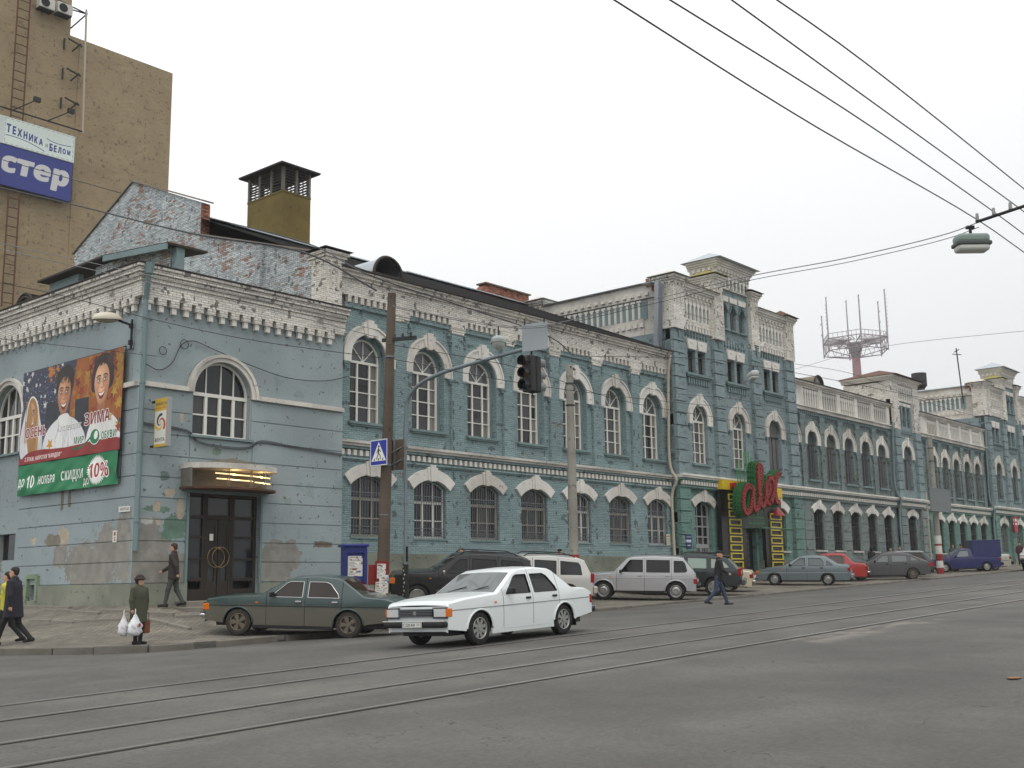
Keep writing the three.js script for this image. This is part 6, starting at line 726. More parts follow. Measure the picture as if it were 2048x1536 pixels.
{ // small plates
  const st = canvasMat(420, 90, (x, w, h) => { x.fillStyle = '#d6d6d0'; x.fillRect(0, 0, w, h); txt(x, 'ИЖОРСКАЯ', w / 2, 66, 60, '#3a3c44', { al: 'center', sx: 0.98 }); }); const o = solo('street_name_plate', bx(0.62, 0.16, 0.02), st, 'narrow white street name plate beside the downpipe', 'sign'); o.rotation.y = -PI / 2; o.position.set(-0.02, 2.78, -0.47);
  const hn = canvasMat(120, 200, (x, w, h) => { x.fillStyle = '#dcd8d2'; x.fillRect(0, 0, w, h); x.fillStyle = '#8c2c2c'; x.fillRect(34, 26, 52, 60); x.fillRect(40, 112, 44, 20); x.fillRect(44, 146, 40, 30); }); const n = solo('notice_plate', bx(0.22, 0.34, 0.012), hn, 'small white notice with red marks on the side wall near the downpipe', 'notice'); n.rotation.y = -PI / 2; n.position.set(-0.012, 2.02, -0.95);
  const pl = canvasMat(160, 200, (x, w, h) => { x.fillStyle = '#1c2656'; x.fillRect(0, 0, w, h); x.fillStyle = '#c6cada'; x.fillRect(14, 24, 132, 8); x.fillRect(14, 70, 132, 40); x.fillRect(40, 150, 80, 14); }); const q = solo('blue_plaque', bx(0.5, 0.62, 0.03), pl, 'dark blue plaque on the pavilion beside the glazed door', 'sign'); q.position.set(29.12, 2.32, 0.09);
  const po = canvasMat(100, 180, (x, w, h) => { x.fillStyle = '#d8cdb8'; x.fillRect(0, 0, w, h); x.fillStyle = '#b5543a'; x.fillRect(14, 20, 72, 22); x.fillStyle = '#777'; for (let i = 0; i < 6; i++) x.fillRect(14, 60 + i * 18, 72, 8); }); const r = solo('wall_poster', bx(0.3, 0.52, 0.012), po, 'small cream poster on the brick wall left of the pavilion downpipe', 'poster'); r.position.set(28.1, 2.4, -0.39);
  const rs = canvasMat(140, 220, (x, w, h) => { x.fillStyle = '#a83038'; x.fillRect(0, 0, w, h); x.fillStyle = '#e8d8d4'; x.fillRect(30, 30, 80, 40); x.fillRect(30, 90, 80, 30); }); const rr2 = solo('red_shop_sign', bx(0.8, 1.2, 0.12), rs, 'red shop sign projecting from the far pavilion between its lower windows', 'sign'); rr2.position.set(77.6, 4.5, 0.25);
}
// ---------------------------------------------------------------- downpipes along the facade
const pipeRun = (pts, label, m) => solo('downpipe', [tube(pts, 0.07, pts.length * 8, 8), ...pts.slice(1, -1).map((p) => { const t = new THREE.TorusGeometry(0.08, 0.018, 5, 10); t.rotateX(PI / 2); return t.translate(p.x, p.y, p.z); })], m ?? M.teal, label, 'downpipe');
pipeRun([V(28.35, 11.3, 0.0), V(28.35, 10.6, -0.15), V(28.35, 8.5, -0.25), V(28.35, 5.8, -0.25), V(28.35, 5.2, 0.05), V(28.35, 4.7, -0.2), V(28.35, 3, -0.25), V(28.35, 1.3, -0.22)], 'pale downpipe where the brick wing meets the pavilion', M.frameOld);
pipeRun([V(54.95, 10.6, 0.0), V(54.95, 8.5, -0.1), V(54.95, 6.1, -0.1), V(55.1, 5.5, 0.12), V(55.1, 4.7, -0.02), V(55.1, 2.5, -0.05), V(55.1, 1.2, -0.02)], 'teal downpipe left of the narrow turret');
pipeRun([V(73.2, 11.7, 0.0), V(73.2, 8.5, -0.1), V(73.2, 6.2, -0.1), V(73.3, 5.5, 0.12), V(73.3, 4.7, 0), V(73.3, 2.6, 0), V(73.3, 1.2, 0)], 'teal downpipe left of the far pavilion');
pipeRun([V(59.8, 6.2, 0.0), V(59.8, 4.4, 0.0), V(59.8, 3, 0.0), V(59.8, 1.4, 0.02)], 'short pale downpipe right of the narrow turret', M.frameOld);
// ---------------------------------------------------------------- club entrance and its lettering
{
  const P = thing('club_portal', 'black club portal with rows of yellow neon rectangles', 'portal', [35.0, 0.6, 0.05]), x = (v) => v - 35, y = (v) => v - 0.6, yel = mat({ color: srgb(214, 196, 64), roughness: 0.45 }), blk = flat(16, 15, 15, 0.35);
  mesh('panel', b6(x(31.95), x(34.35), y(0.2), y(4.95), 0.0, 0.22), blk, P); mesh('panel', b6(x(36.35), x(38.25), y(0.2), y(4.95), 0, 0.22), blk, P); mesh('header', b6(x(34.35), x(36.35), y(3.1), y(4.95), 0.0, 0.2), flat(20, 20, 30, 0.3), P);
  mesh('fascia', b6(x(31.98), x(34.75), y(4.95), y(5.42), 0, 0.34), mat({ color: srgb(206, 176, 30), roughness: 0.5 }), P); mesh('fascia', b6(x(37.2), x(38.3), y(4.8), y(5.3), 0, 0.3), mat({ color: srgb(206, 176, 30), roughness: 0.5 }), P);
  { const L = []; for (let i = 0; i < 7; i++) L.push(rbox(0.2, 0.26 + (i % 3) * 0.04, 0.1, 0.04, x(32.8 + i * 0.21), y(5.18), 0.38)); mesh('red_letter', L, flat(170, 26, 20, 0.4), P); }
  const frame = (cx, cy, w, h) => join([bx(w, 0.055, 0.06, cx, cy + h / 2, 0.28), bx(w, 0.055, 0.06, cx, cy - h / 2, 0.28), bx(0.055, h - 0.06, 0.058, cx - w / 2 + 0.028, cy, 0.28), bx(0.055, h - 0.06, 0.058, cx + w / 2 - 0.028, cy, 0.28)]);
  for (let i = 0; i < 9; i++) { mesh('neon_frame', frame(x(33.2), y(4.6 - i * 0.42), 1.15, 0.27), yel, P); if (i !== 1) mesh('neon_frame', frame(x(37.45), y(4.6 - i * 0.42), 1.2, 0.27), yel, P); }
  mesh('door', b6(x(34.35), x(36.35), y(0.2), y(3.1), -0.5, -0.44), flat(18, 18, 20, 0.3), P); const gr = []; for (let i = 0; i < 4; i++) gr.push(bx(0.05, 2.7, 0.04, x(34.6 + i * 0.3), y(1.55), -0.36)); for (let i = 0; i < 9; i++) gr.push(bx(1.0, 0.05, 0.04, x(35.05), y(0.35 + i * 0.3), -0.355)); mesh('door_grille', gr, M.ironGrey, P); mesh('step', uvm(b6(x(34.0), x(36.7), y(-0.1), y(0.28), -0.4, 0.8)), M.stone, P);
  mesh('awning_bar', [rod(V(x(34.0), y(3.05), 1.3), V(x(38.0), y(3.05), 1.3), 0.03), rod(V(x(34.1), y(3.05), 0.2), V(x(34.1), y(3.05), 1.3), 0.02), rod(V(x(37.9), y(3.05), 0.2), V(x(37.9), y(3.05), 1.3), 0.02)], flat(52, 104, 70, 0.5), P);
  { const g = new THREE.ConeGeometry(0.42, 0.5, 12, 1); g.translate(x(37.5), y(4.05), 0.4); mesh('red_lamp_shade', g, flat(140, 18, 16, 0.35), P); }
  const A = thing('neon_lettering', 'red and green raised script letters reading alex above the club entrance', 'sign', [34.2, 3.0, 1.2]), red = mat({ ...plainTex(3, 0.2), color: srgb(196, 42, 26), roughness: 0.55 }), grn = mat({ ...plainTex(2, 0.2), color: srgb(34, 142, 62), roughness: 0.55 });
  const strokes = { a: [[[33.35, 4.95], [32.95, 5.1], [32.5, 4.75], [32.33, 4.15], [32.5, 3.75], [32.88, 3.85], [33.2, 4.35], [33.36, 4.9]], [[33.36, 4.9], [33.32, 4.25], [33.45, 3.92], [33.75, 4.05]]], l: [[[33.75, 4.05], [34.05, 4.8], [34.28, 5.6], [34.3, 6.15], [34.1, 6.2], [34.0, 5.5], [34.02, 4.6], [34.2, 4.15], [34.5, 4.3]]], e: [[[34.55, 4.5], [34.95, 4.85], [35.12, 5.2], [34.92, 5.38], [34.68, 5.05], [34.7, 4.55], [34.98, 4.3], [35.3, 4.6]]], x: [[[35.15, 5.6], [35.45, 5.6], [35.65, 5.0], [35.75, 4.45], [36.0, 4.4]], [[36.22, 5.9], [35.95, 5.75], [35.55, 5.0], [35.2, 4.45]]] };
  let k = 0; for (const ch of Object.keys(strokes)) { const Rr = [], Gg = []; for (const s of strokes[ch]) { const c = new THREE.CatmullRomCurve3(s.map(([a, b]) => V(a - 34.2, b - 3.0, 0))), pts = c.getPoints(s.length * 3); for (let i = 0; i + 1 < pts.length; i++) { const a = pts[i], b = pts[i + 1], d = Math.hypot(b.x - a.x, b.y - a.y), an = Math.atan2(b.y - a.y, b.x - a.x); k++; const cap = (r) => { const q = new THREE.Shape(); q.absarc(0, 0, r, PI / 2, PI * 1.5, false); q.absarc(d, 0, r, -PI / 2, PI / 2, false); q.closePath(); return q; }; const g1 = ext(cap(0.23), 0.42, -0.4 + (k % 40) * 0.0012, 0, 6); g1.rotateZ(an); g1.translate(a.x, a.y, 0); Gg.push(g1); const g2 = ext(cap(0.145), 0.1, 0.06 + (k % 40) * 0.0012, 0.02, 6); g2.rotateZ(an); g2.translate(a.x, a.y, 0); Rr.push(g2); } } const L = mesh('letter_' + ch, Gg, grn, A); mesh('letter_face', Rr, red, L); }
  const bars = []; for (const [bx0, t] of [[33.0, 6.3], [33.25, 6.5], [33.7, 6.9], [33.95, 7.05], [34.2, 7.0], [34.45, 6.7]]) bars.push(rod(V(bx0 - 34.2, 2.2, -0.5), V(bx0 - 34.2, t - 3.0, -0.5), 0.025)); for (const bx0 of [33.6, 34.0, 34.4, 34.8, 35.2]) bars.push(rod(V(bx0 - 34.2, 0.05, -0.35), V(bx0 - 34.2, 1.1, -0.35), 0.022)); for (const yy of [0.3, 0.6, 0.9]) bars.push(rod(V(-0.6, yy, -0.35), V(1.0, yy, -0.35), 0.018)); mesh('support_frame', bars, flat(44, 140, 66, 0.5), A);
}
// ---------------------------------------------------------------- background block with signs
{
  const T = thing('tan_tower_block', 'tall windowless tan tower block behind the corner building', 'building', [10, 0, -40]); const X = (v) => v - 10;
  mesh('wall', uvm(b6(X(4), X(25.3), 0, 37.75, -14, 0)), M.tan, T); mesh('upper_wall', uvm(b6(X(4), X(17.35), 37.75, 52, -14, 0)), M.tan, T); mesh('wall_ridge', uvm(b6(X(18.05), X(18.25), 20, 37.7, -0.4, 0.05)), M.tan, T);
  const lad = (x0, x1, y0, y1) => { const g = [rod(V(X(x0), y0, 0.5), V(X(x0), y1, 0.5), 0.05), rod(V(X(x1), y0, 0.5), V(X(x1), y1, 0.5), 0.05)]; for (let y = y0 + 0.3; y < y1; y += 0.62) g.push(rod(V(X(x0), y, 0.5), V(X(x1), y, 0.5), 0.035)); return g; }; mesh('ladder', lad(13.45, 14.25, 30.3, 41), M.rust, T); mesh('ladder', lad(13.65, 14.35, 18, 25.6), M.rust, T);
  for (const y of [36.9, 34.75, 32.65]) mesh('wall_bracket', [bx(1.3, 0.09, 0.09, X(17.55), y + 0.25, 0.4, 0.35), bx(0.09, 0.8, 0.09, X(16.9), y, 0.15), rod(V(X(17.5), y - 0.3, 0.1), V(X(17.9), y + 0.25, 0.5), 0.05)], M.iron, T); mesh('rain_pipe', rod(V(X(18.2), 30.7, 0.8), V(X(18.0), 39.6, 0.8), 0.07, 8), M.frameOld, T); mesh('roof_rail', [rod(V(X(16.5), 39.4, 0.3), V(X(18.1), 39.3, 0.8), 0.05), rod(V(X(15), 39.9, 0.3), V(X(18.1), 39.3, 0.8), 0.05), rod(V(X(18.05), 39.3, 0.8), V(X(17.3), 38.2, 0.1), 0.05)], M.iron, T);
  rebase(T, 10, 0, -40); for (const c of T.children) c.position.set(0, 0, 0);
  for (const [x, y, l] of [[15.3, 39.0, 'grey air conditioner high on the tan tower, nearer its ladder'], [16.55, 39.1, 'grey air conditioner high on the tan tower, nearer its rail bracket']]) { const a = thing('air_conditioner', l, 'air conditioner', [x, y - 0.35, -39.5], 0, 'air conditioners on the tan tower'); mesh('casing', rbox(1.05, 0.75, 0.5, 0.04, 0, 0.38, 0), flat(196, 194, 188, 0.5), a); mesh('fan_grille', cyl(0.3, 0.3, 0.03, -0.14, 0.38, 0.26, 20, 'z'), M.dark, a); mesh('wall_bracket', bx(1.0, 0.06, 0.6, 0, -0.02, -0.1), M.iron, a); }
  const white = canvasMat(940, 360, (x, w, h) => { x.fillStyle = '#dfeae4'; x.fillRect(0, 0, w, h); x.setLineDash([46, 22]); x.strokeStyle = '#5c6470'; x.lineWidth = 4; x.strokeRect(12, 14, w - 26, h - 28); x.setLineDash([]); const s1 = 'ТЕХНИКА'; for (let i = 0; i < 7; i++) txt(x, s1[i], 30 + i * 72, 200 + i * 8, 158 - i * 7, '#36408a', { sx: 0.66, st: '#36408a', lw: 5 }); txt(x, 'В', 545, 255, 66, '#556', { w: '' }); for (let i = 0; i < 5; i++) txt(x, 'БЕЛОМ'[i], 596 + i * 62, 290 - i * 4, 140 - i * 14, '#36408a', { sx: 0.68, st: '#36408a', lw: 5 }); x.strokeStyle = '#36408a'; x.lineWidth = 9; x.beginPath(); x.moveTo(24, 240); x.quadraticCurveTo(300, 225, 540, 320); x.moveTo(560, 130); x.quadraticCurveTo(660, 185, 900, 150); x.stroke(); });
  const S = thing('appliance_sign', 'white sign board with dashed border and violet lettering on the tan tower', 'sign', [13, 28.5, -39.3]); mesh('board', b6(-4.5, 4.75, 0, 1.85, -0.3, 0), flat(210, 218, 214, 0.5), S); const p = mesh('printed_face', new THREE.PlaneGeometry(4.7, 1.8), white, S); p.position.set(2.35, 0.925, 0.012); mesh('lamp_bar', [rod(V(-4, 2.2, 0.4), V(5, 2.2, 0.4), 0.05), ...[[1.1, 3.0], [3.4, 2.95]].flatMap(([a, b]) => [rod(V(a - 0.8, 2.2, 0.4), V(a + 0.3, b, 1.2), 0.04), bx(0.42, 0.3, 0.22, a + 0.35, b + 0.05, 1.2)])], M.iron, S);
  const blue = canvasMat(470, 280, (x, w, h) => { x.fillStyle = '#353f88'; x.fillRect(0, 0, w, h); txt(x, 'стер', w - 22, 180, 190, '#cfcfd0', { al: 'right', sx: 1.1, sk: -0.12, st: '#cfcfd0', lw: 12 }); });
  const S2 = thing('blue_sign', 'blue sign board with fat grey letters below the white sign on the tan tower', 'sign', [13, 25.8, -39.35]); mesh('board', b6(-4.5, 4.7, 0, 2.68, -0.3, 0), flat(53, 63, 136, 0.5), S2); const q = mesh('printed_face', new THREE.PlaneGeometry(4.68, 2.66), blue, S2); q.position.set(2.35, 1.34, 0.012);
}
// ---------------------------------------------------------------- radio mast far behind
{
  const T = thing('radio_mast', 'hazy radio mast with a hexagonal lattice platform and tall aerials', 'mast', [228.5, 0, -77.5]), c1 = flat(150, 140, 144, 0.8), c2 = flat(156, 150, 152, 0.8); mesh('shaft', cyl(1.3, 0.95, 45, 0, 22.5, 0, 20), flat(210, 206, 202, 0.8), T); mesh('painted_band', cyl(0.99, 0.92, 5.5, 0, 48.2, 0, 20), flat(160, 126, 126, 0.8), T); mesh('hub', cyl(0.9, 1.9, 3.4, 0, 52.2, 0, 16), c1, T);
  const hex = [], R = 7.6; for (let i = 0; i < 6; i++) { const a = i * PI / 3 + 0.45; hex.push(V(Math.cos(a) * R, 0, Math.sin(a) * R)); } const G = [], at = (v, y, s = 1) => V(v.x * s, y, v.z * s); for (let i = 0; i < 6; i++) { const a = hex[i], b = hex[(i + 1) % 6]; G.push(rod(at(a, 54.6), at(b, 54.6), 0.11), rod(at(a, 51.8), at(b, 51.8), 0.11), rod(at(a, 55.7), at(b, 55.7), 0.07), rod(V(0, 50.6, 0), at(a, 51.8), 0.1), rod(V(0, 54, 0), at(a, 54.6), 0.11), rod(at(a, 51.4), at(a, 55.8), 0.14)); for (let k = 0; k < 7; k++) { const p = a.clone().lerp(b, k / 7), q = a.clone().lerp(b, (k + 1) / 7); G.push(rod(at(p, k % 2 ? 51.8 : 54.6), at(q, k % 2 ? 54.6 : 51.8), 0.06), rod(at(p, 54.6), at(p, 55.7), 0.05), rod(at(p, 54.4, 0.3), at(q, 54.5), 0.07)); } G.push(rod(at(a, 53.4, 0.5), at(b, 53.4, 0.5), 0.1)); } mesh('platform', G, c1, T);
  hex.forEach((a, i) => { const h = [64.5, 65.5, 63.5, 64.2, 61.5, 66][i], L = [rod(at(a, 54), at(a, h), 0.2, 6, 0.13), bx(1.1, 0.14, 0.2, a.x, h, a.z, 0.6)]; for (let y = 57; y < h - 1; y += i % 2 ? 0.9 : 2.6) L.push(bx(i % 2 ? 0.6 : 1.2, 0.12, 0.12, a.x * 1.04, y, a.z * 1.04, 0.6)); mesh('aerial', L, c2, T); });
}
{ // roof pieces beyond the arcaded wings
  const r1 = solo('ventilation_pipe', [cyl(0.42, 0.42, 3.6, 77.5, 15.2, -6.5, 16), cyl(0.62, 0.62, 1.1, 77.5, 17.1, -6.5, 16), cyl(0.42, 0.62, 0.25, 77.5, 16.45, -6.5, 16)], flat(50, 46, 48, 0.7), 'tall black roof ventilation pipe with a wide drum head behind the far wing', 'pipe'); const r2 = solo('ventilation_pipe', [cyl(0.3, 0.3, 2.2, 82.5, 14.6, -7.5, 14), cyl(0.52, 0.52, 0.7, 82.5, 15.9, -7.5, 14)], flat(50, 46, 48, 0.7), 'short black roof ventilation pipe with a drum head beside the far pavilion', 'pipe');
  const H = thing('rear_hall', 'whitewashed hall with a brown tin roof behind the arcaded wings', 'building', [56, 0, -14]); mesh('wall', uvm(b6(-12, 22, 0, 14.2, -10, 0)), M.whiteDirty, H); { const s = poly([[-0.4, 14.2], [10.4, 14.2], [5, 15.6]]); const g = uvm(ext(s, 22, 0)); g.rotateY(PI / 2); g.translate(-12, 0, 0); mesh('roof', g, M.roofTin, H); } mesh('gable', uvm(b6(12, 24, 14.6, 17.2, -7, -6)), M.whiteDirty, H);
  const FB = thing('far_building', 'tall grey building beyond the far pavilion', 'building', [96, 0, -6]); mesh('wall', uvm(b6(-8, 26, -0.5, 16.6, -16, 2)), M.stone, FB); const wm = M.glass[3], wg = bx(1.3, 2.0, 0.1); for (let i = 0; i < 10; i++) for (let j = 0; j < 3; j++) { const w = mesh('window', wg, wm, FB); w.position.set(-6 + i * 3, 4 + j * 4.4, 2.02); }
  solo('roof_aerial', [rod(V(73.2, 14, -1.5), V(72.6, 18.4, -1.5), 0.05), bx(1.1, 0.05, 0.05, 72.65, 18.2, -1.5, 0.7), bx(0.9, 0.05, 0.05, 72.63, 17.9, -1.5, -0.5)], M.iron, 'thin roof aerial with short crossbars on the far pavilion', 'aerial');
  const D = thing('roof_dormer', 'small barrel dormer on the roof of the arcaded wing', 'dormer', [45.2, 11.9, -1.4]); { const c = new THREE.CylinderGeometry(0.6, 0.6, 2, 16, 1, true, -PI / 2, PI); c.rotateX(-PI / 2); mesh('vault', c, M.roofTin, D); const t = new THREE.TorusGeometry(0.6, 0.05, 6, 16, PI); t.translate(0, 0, 1); mesh('rim', t, M.timberDark, D); mesh('opening', new THREE.CircleGeometry(0.56, 16, 0, PI).translate(0, 0, 0.92), M.glass[4], D); }
}
// ---------------------------------------------------------------- poles, signals, kiosk, lamps
const sheetPaper = (s) => canvasMat(220, 300, (x, w, h) => { x.fillStyle = '#d9d8d2'; x.fillRect(0, 0, w, h); let q = s; const r = () => { q = (q * 16807) % 2147483647; return q / 2147483647; }; for (let i = 0; i < 26; i++) { x.fillStyle = ['#9a2c2c', '#37498f', '#444', '#c9c7bd', '#f4f3ee', '#b9a24a'][Math.floor(r() * 6)]; x.fillRect(r() * w, r() * h, 8 + r() * 70, 4 + r() * 26); } for (let i = 0; i < 12; i++) { x.fillStyle = '#5a5a5a'; x.fillRect(14 + r() * 40, 20 + i * 23, 60 + r() * 90, 6); } });
{
  const P = thing('wooden_pole', 'brown timber utility pole with a red and white painted foot and torn posters', 'pole', [4.22, walkY(4.22, 5.7) - 0.1, 5.7]); P.rotation.set(0.021, 0, -0.019);
  mesh('shaft', uvm(cyl(0.185, 0.12, 9.45, 0.04, 4.75, 0, 14)), M.timberDark, P).material = stucco([96, 84, 72], 501, 0.25); mesh('white_foot', cyl(0.2, 0.198, 0.95, 0, 0.4, 0, 16), stucco([206, 202, 192], 503, 0.12), P); mesh('red_foot', cyl(0.198, 0.192, 0.95, 0, 1.35, 0, 16), stucco([134, 32, 30], 505, 0.15), P);
  [[0.3, 0.95, -0.9, 0.34, 0.62, 3], [0.0, 1.2, -0.3, 0.3, 0.5, 11], [0.0, 0.7, -1.5, 0.3, 0.46, 17], [0, 1.55, -0.8, 0.26, 0.4, 23]].forEach(([_, y, a, w, h, s]) => { const g = new THREE.CylinderGeometry(0.206, 0.206, h, 8, 1, true, a - w / 0.4, w / 0.21); mesh('poster', g.translate(0, y, 0), sheetPaper(s), P); });
  mesh('service_box', rbox(0.3, 0.55, 0.16, 0.02, -0.2, 1.45, -0.1), stucco([128, 34, 30], 507, 0.1), P); mesh('crossarm', [bx(0.08, 0.1, 1.1, 0.1, 8.1, 0.3, 0.3), ...[-0.2, 0.1, 0.4, 0.7].map((z) => cyl(0.035, 0.03, 0.12, 0.1 + z * 0.1, 8.2, z, 8))], M.iron, P); mesh('band', [cyl(0.16, 0.16, 0.05, 0.04, 7.6, 0, 12), cyl(0.165, 0.165, 0.04, 0.02, 3.1, 0, 12), cyl(0.165, 0.165, 0.06, 0.02, 4.5, 0, 12)], M.ironGrey, P);
  mesh('sign_bracket', [rod(V(0, 4.75, 0), V(0.3, 5.05, 0.45), 0.02), rod(V(0, 4.4, 0), V(0.3, 4.7, 0.45), 0.02), rod(V(0.3, 5.05, 0.45), V(0.3, 4.0, 0.45), 0.02)], M.ironGrey, P);
  const cw = canvasMat(300, 320, (x, w, h) => { x.fillStyle = '#d4d6d4'; x.fillRect(0, 0, w, h); x.fillStyle = '#22339a'; x.fillRect(12, 12, w - 24, h - 24); x.beginPath(); x.moveTo(150, 26); x.lineTo(278, 262); x.lineTo(22, 262); x.closePath(); x.fillStyle = '#e8e8e0'; x.fill(); x.fillStyle = '#181818'; x.strokeStyle = '#181818'; x.lineCap = 'round'; x.beginPath(); x.arc(152, 84, 15, 0, 7); x.fill(); x.lineWidth = 20; x.beginPath(); x.moveTo(148, 110); x.lineTo(146, 170); x.stroke(); x.lineWidth = 13; x.beginPath(); x.moveTo(146, 168); x.lineTo(112, 240); x.moveTo(148, 168); x.lineTo(176, 196); x.lineTo(180, 240); x.moveTo(146, 112); x.lineTo(120, 160); x.moveTo(150, 116); x.lineTo(184, 150); x.stroke(); for (const a of [60, 134, 208]) { x.beginPath(); x.moveTo(a, 256); x.lineTo(a + 12, 228); x.lineTo(a + 26, 228); x.lineTo(a + 22, 256); x.closePath(); x.fill(); } });
  const S = thing('crossing_sign', 'square blue pedestrian crossing sign with a white triangle on the timber pole', 'sign', [3.92, 3.78, 5.95], -PI / 2); mesh('plate', rbox(0.7, 0.74, 0.02, 0.008, 0, 0.37, 0), M.ironGrey, S); const f = mesh('printed_face', new THREE.PlaneGeometry(0.69, 0.73), cw, S); f.position.set(0, 0.37, 0.013); mesh('clamp', bx(0.1, 0.5, 0.12, -0.02, 0.37, -0.08), M.ironGrey, S);
  const S3 = thing('sign_back', 'brown backed sign plate on the far side of the timber pole', 'sign', [4.5, 3.7, 5.9], PI / 2 + 0.25); mesh('plate', rbox(0.72, 0.86, 0.03, 0.02, 0, 0.43, 0), stucco([88, 76, 62], 509, 0.15), S3); mesh('clamp', [bx(0.06, 0.86, 0.05, 0.1, 0.43, -0.04), bx(0.06, 0.86, 0.05, -0.08, 0.43, -0.04)], M.ironGrey, S3);
}
{
  const P = thing('signal_pole', 'slim grey traffic signal pole with a long curved arm over the road', 'pole', [4.85, walkY(4.85, 6.05) - 0.1, 6.05]), y0 = P.position.y, T = (a) => a.map(([x, y, z]) => V(x - 4.85, y - y0, z - 6.05)); mesh('arm', tube(T([[4.85, -0.3, 6.05], [4.85, 2.5, 6.05], [4.85, 5.2, 6.05], [4.86, 5.75, 6.14], [4.88, 6.08, 6.5], [4.92, 6.3, 7.2], [5.02, 6.5, 8.9], [5.2, 6.68, 10.85]]), 0.055, 70, 10), mat({ color: srgb(122, 134, 140), roughness: 0.5, metalness: 0.3 }), P); mesh('black_foot', cyl(0.085, 0.085, 1.75, 0, 0.85, 0, 14), M.black, P); mesh('foot_cap', cyl(0.1, 0.1, 0.05, 0, 1.74, 0, 14), M.ironGrey, P); mesh('cable_box', bx(0.05, 0.42, 0.05, -0.01, 2.0, 0.06), M.black, P); mesh('collar', [cyl(0.07, 0.07, 0.06, 0, 3.4, 0, 10), cyl(0.07, 0.07, 0.06, 0, 5.0, 0, 10)], M.ironGrey, P);
  { const pc = canvasMat(60, 300, (x, w, h) => { x.fillStyle = '#141414'; x.fillRect(0, 0, w, h); x.fillStyle = '#d8d8d0'; for (let i = 0; i < 9; i++) x.fillRect(10 + (i * 13) % 30, 20 + i * 30, 14, 12); }); const g = new THREE.CylinderGeometry(0.088, 0.088, 1.1, 10, 1, true, -2.2, 1.5); mesh('stickers', g.translate(0, 1.2, 0), pc, P); }
  const H = thing('traffic_light', 'black three-lamp traffic light hanging from the curved arm', 'traffic light', [5.22, 5.42, 10.45]); const body = mat({ color: srgb(26, 26, 27), roughness: 0.55 }); for (const s of [-1, 1]) { mesh('housing', rbox(0.2, 0.98, 0.34, 0.04, s * 0.11, 0.52, 0), body, H); [0.2, 0.52, 0.84].forEach((y, i) => { const v = new THREE.CylinderGeometry(0.125, 0.14, 0.24, 16, 1, true, 0, PI * 1.45); v.rotateZ(PI / 2); v.rotateX(PI * 0.0); const o = mesh('visor', v, s > 0 ? mat({ color: srgb(120, 122, 124), roughness: 0.5, side: THREE.DoubleSide }) : mat({ color: srgb(24, 24, 25), roughness: 0.5, side: THREE.DoubleSide }), H); o.position.set(s * 0.31, y, 0); if (s < 0) o.rotation.y = PI; o.rotation.x = s > 0 ? -PI * 0.72 + PI : -PI * 0.28; mesh('lens', cyl(0.11, 0.11, 0.02, s * 0.215, y, 0, 18, 'x'), new THREE.MeshPhysicalMaterial({ color: srgb(...[[18, 44, 34], [70, 52, 16], [60, 14, 14]][i]), roughness: 0.2 }), H); }); } mesh('hanger', [rod(V(0, 1.0, 0), V(-0.04, 1.28, 0.05), 0.03), rod(V(0, 0.03, 0), V(0.02, -0.12, 0.02), 0.02)], M.iron, H);
  const B = thing('signal_board', 'blank grey square board hanging above the traffic light', 'sign', [5.12, 6.5, 10.66], PI / 2 + 0.15); mesh('board', rbox(0.78, 0.74, 0.02, 0.006, 0, 0.4, 0), flat(150, 158, 162, 0.55), B); mesh('hanger', [bx(0.03, 0.12, 0.03, -0.3, 0.8, 0), bx(0.03, 0.12, 0.03, 0.3, 0.8, 0)], M.iron, B);
}
function concretePole(label, x, z, h, r0, r1, bands) { const y = walkY(x, z) - 0.1, P = thing('concrete_pole', label, 'pole', [x, y, z]); mesh('shaft', uvm(cyl(r0, r1, h, 0, h / 2, 0, 16)), M.concrete, P); let yy = 0; for (const [hh, c] of bands) { mesh('painted_band', cyl(r0 + 0.008, r0 + 0.006, hh, 0, yy + hh / 2, 0, 16), c, P); yy += hh; } mesh('band', [cyl(r1 + 0.03, r1 + 0.03, 0.05, 0, h - 0.7, 0, 12), cyl(r1 + 0.035, r1 + 0.035, 0.05, 0, h - 1.5, 0, 12), bx(0.6, 0.06, 0.06, 0.2, h - 0.1, 0, 0.4), bx(0.5, 0.06, 0.06, 0.2, h - 0.6, 0, 0.2)], M.iron, P); return P; }
const redB = stucco([140, 36, 34], 521, 0.12), whB = stucco([208, 206, 198], 523, 0.12);
{ const p = concretePole('pale concrete pole with a poster-covered foot behind the silver estate', 14.9, 4.2, 8.75, 0.19, 0.13, [[1.2, whB], [0.35, M.concrete], [0.3, redB]]); [[0.7, -1.0, 5], [1.15, -0.4, 9]].forEach(([y, a, s]) => mesh('poster', new THREE.CylinderGeometry(0.205, 0.205, 0.45, 8, 1, true, a - 0.6, 1.7).translate(0, y, 0), sheetPaper(s), p)); }
{ concretePole('concrete pole with red and white bands beside the blue pickup', 51.6, 3.6, 8.4, 0.2, 0.14, [[0.45, redB], [0.42, whB], [0.4, redB], [0.5, whB], [0.1, redB], [0.5, whB]]); const b = thing('pole_board', 'grey rectangular board fixed to the striped concrete pole', 'sign', [51.3, 4.35, 3.95], 0.0); mesh('board', bx(3.3, 1.35, 0.06, 0.3, 0.7, 0), flat(112, 118, 120, 0.7), b); mesh('frame', [bx(3.34, 0.05, 0.08, 0.3, 1.38, 0), bx(3.34, 0.05, 0.08, 0.3, 0.02, 0)], M.ironGrey, b); }
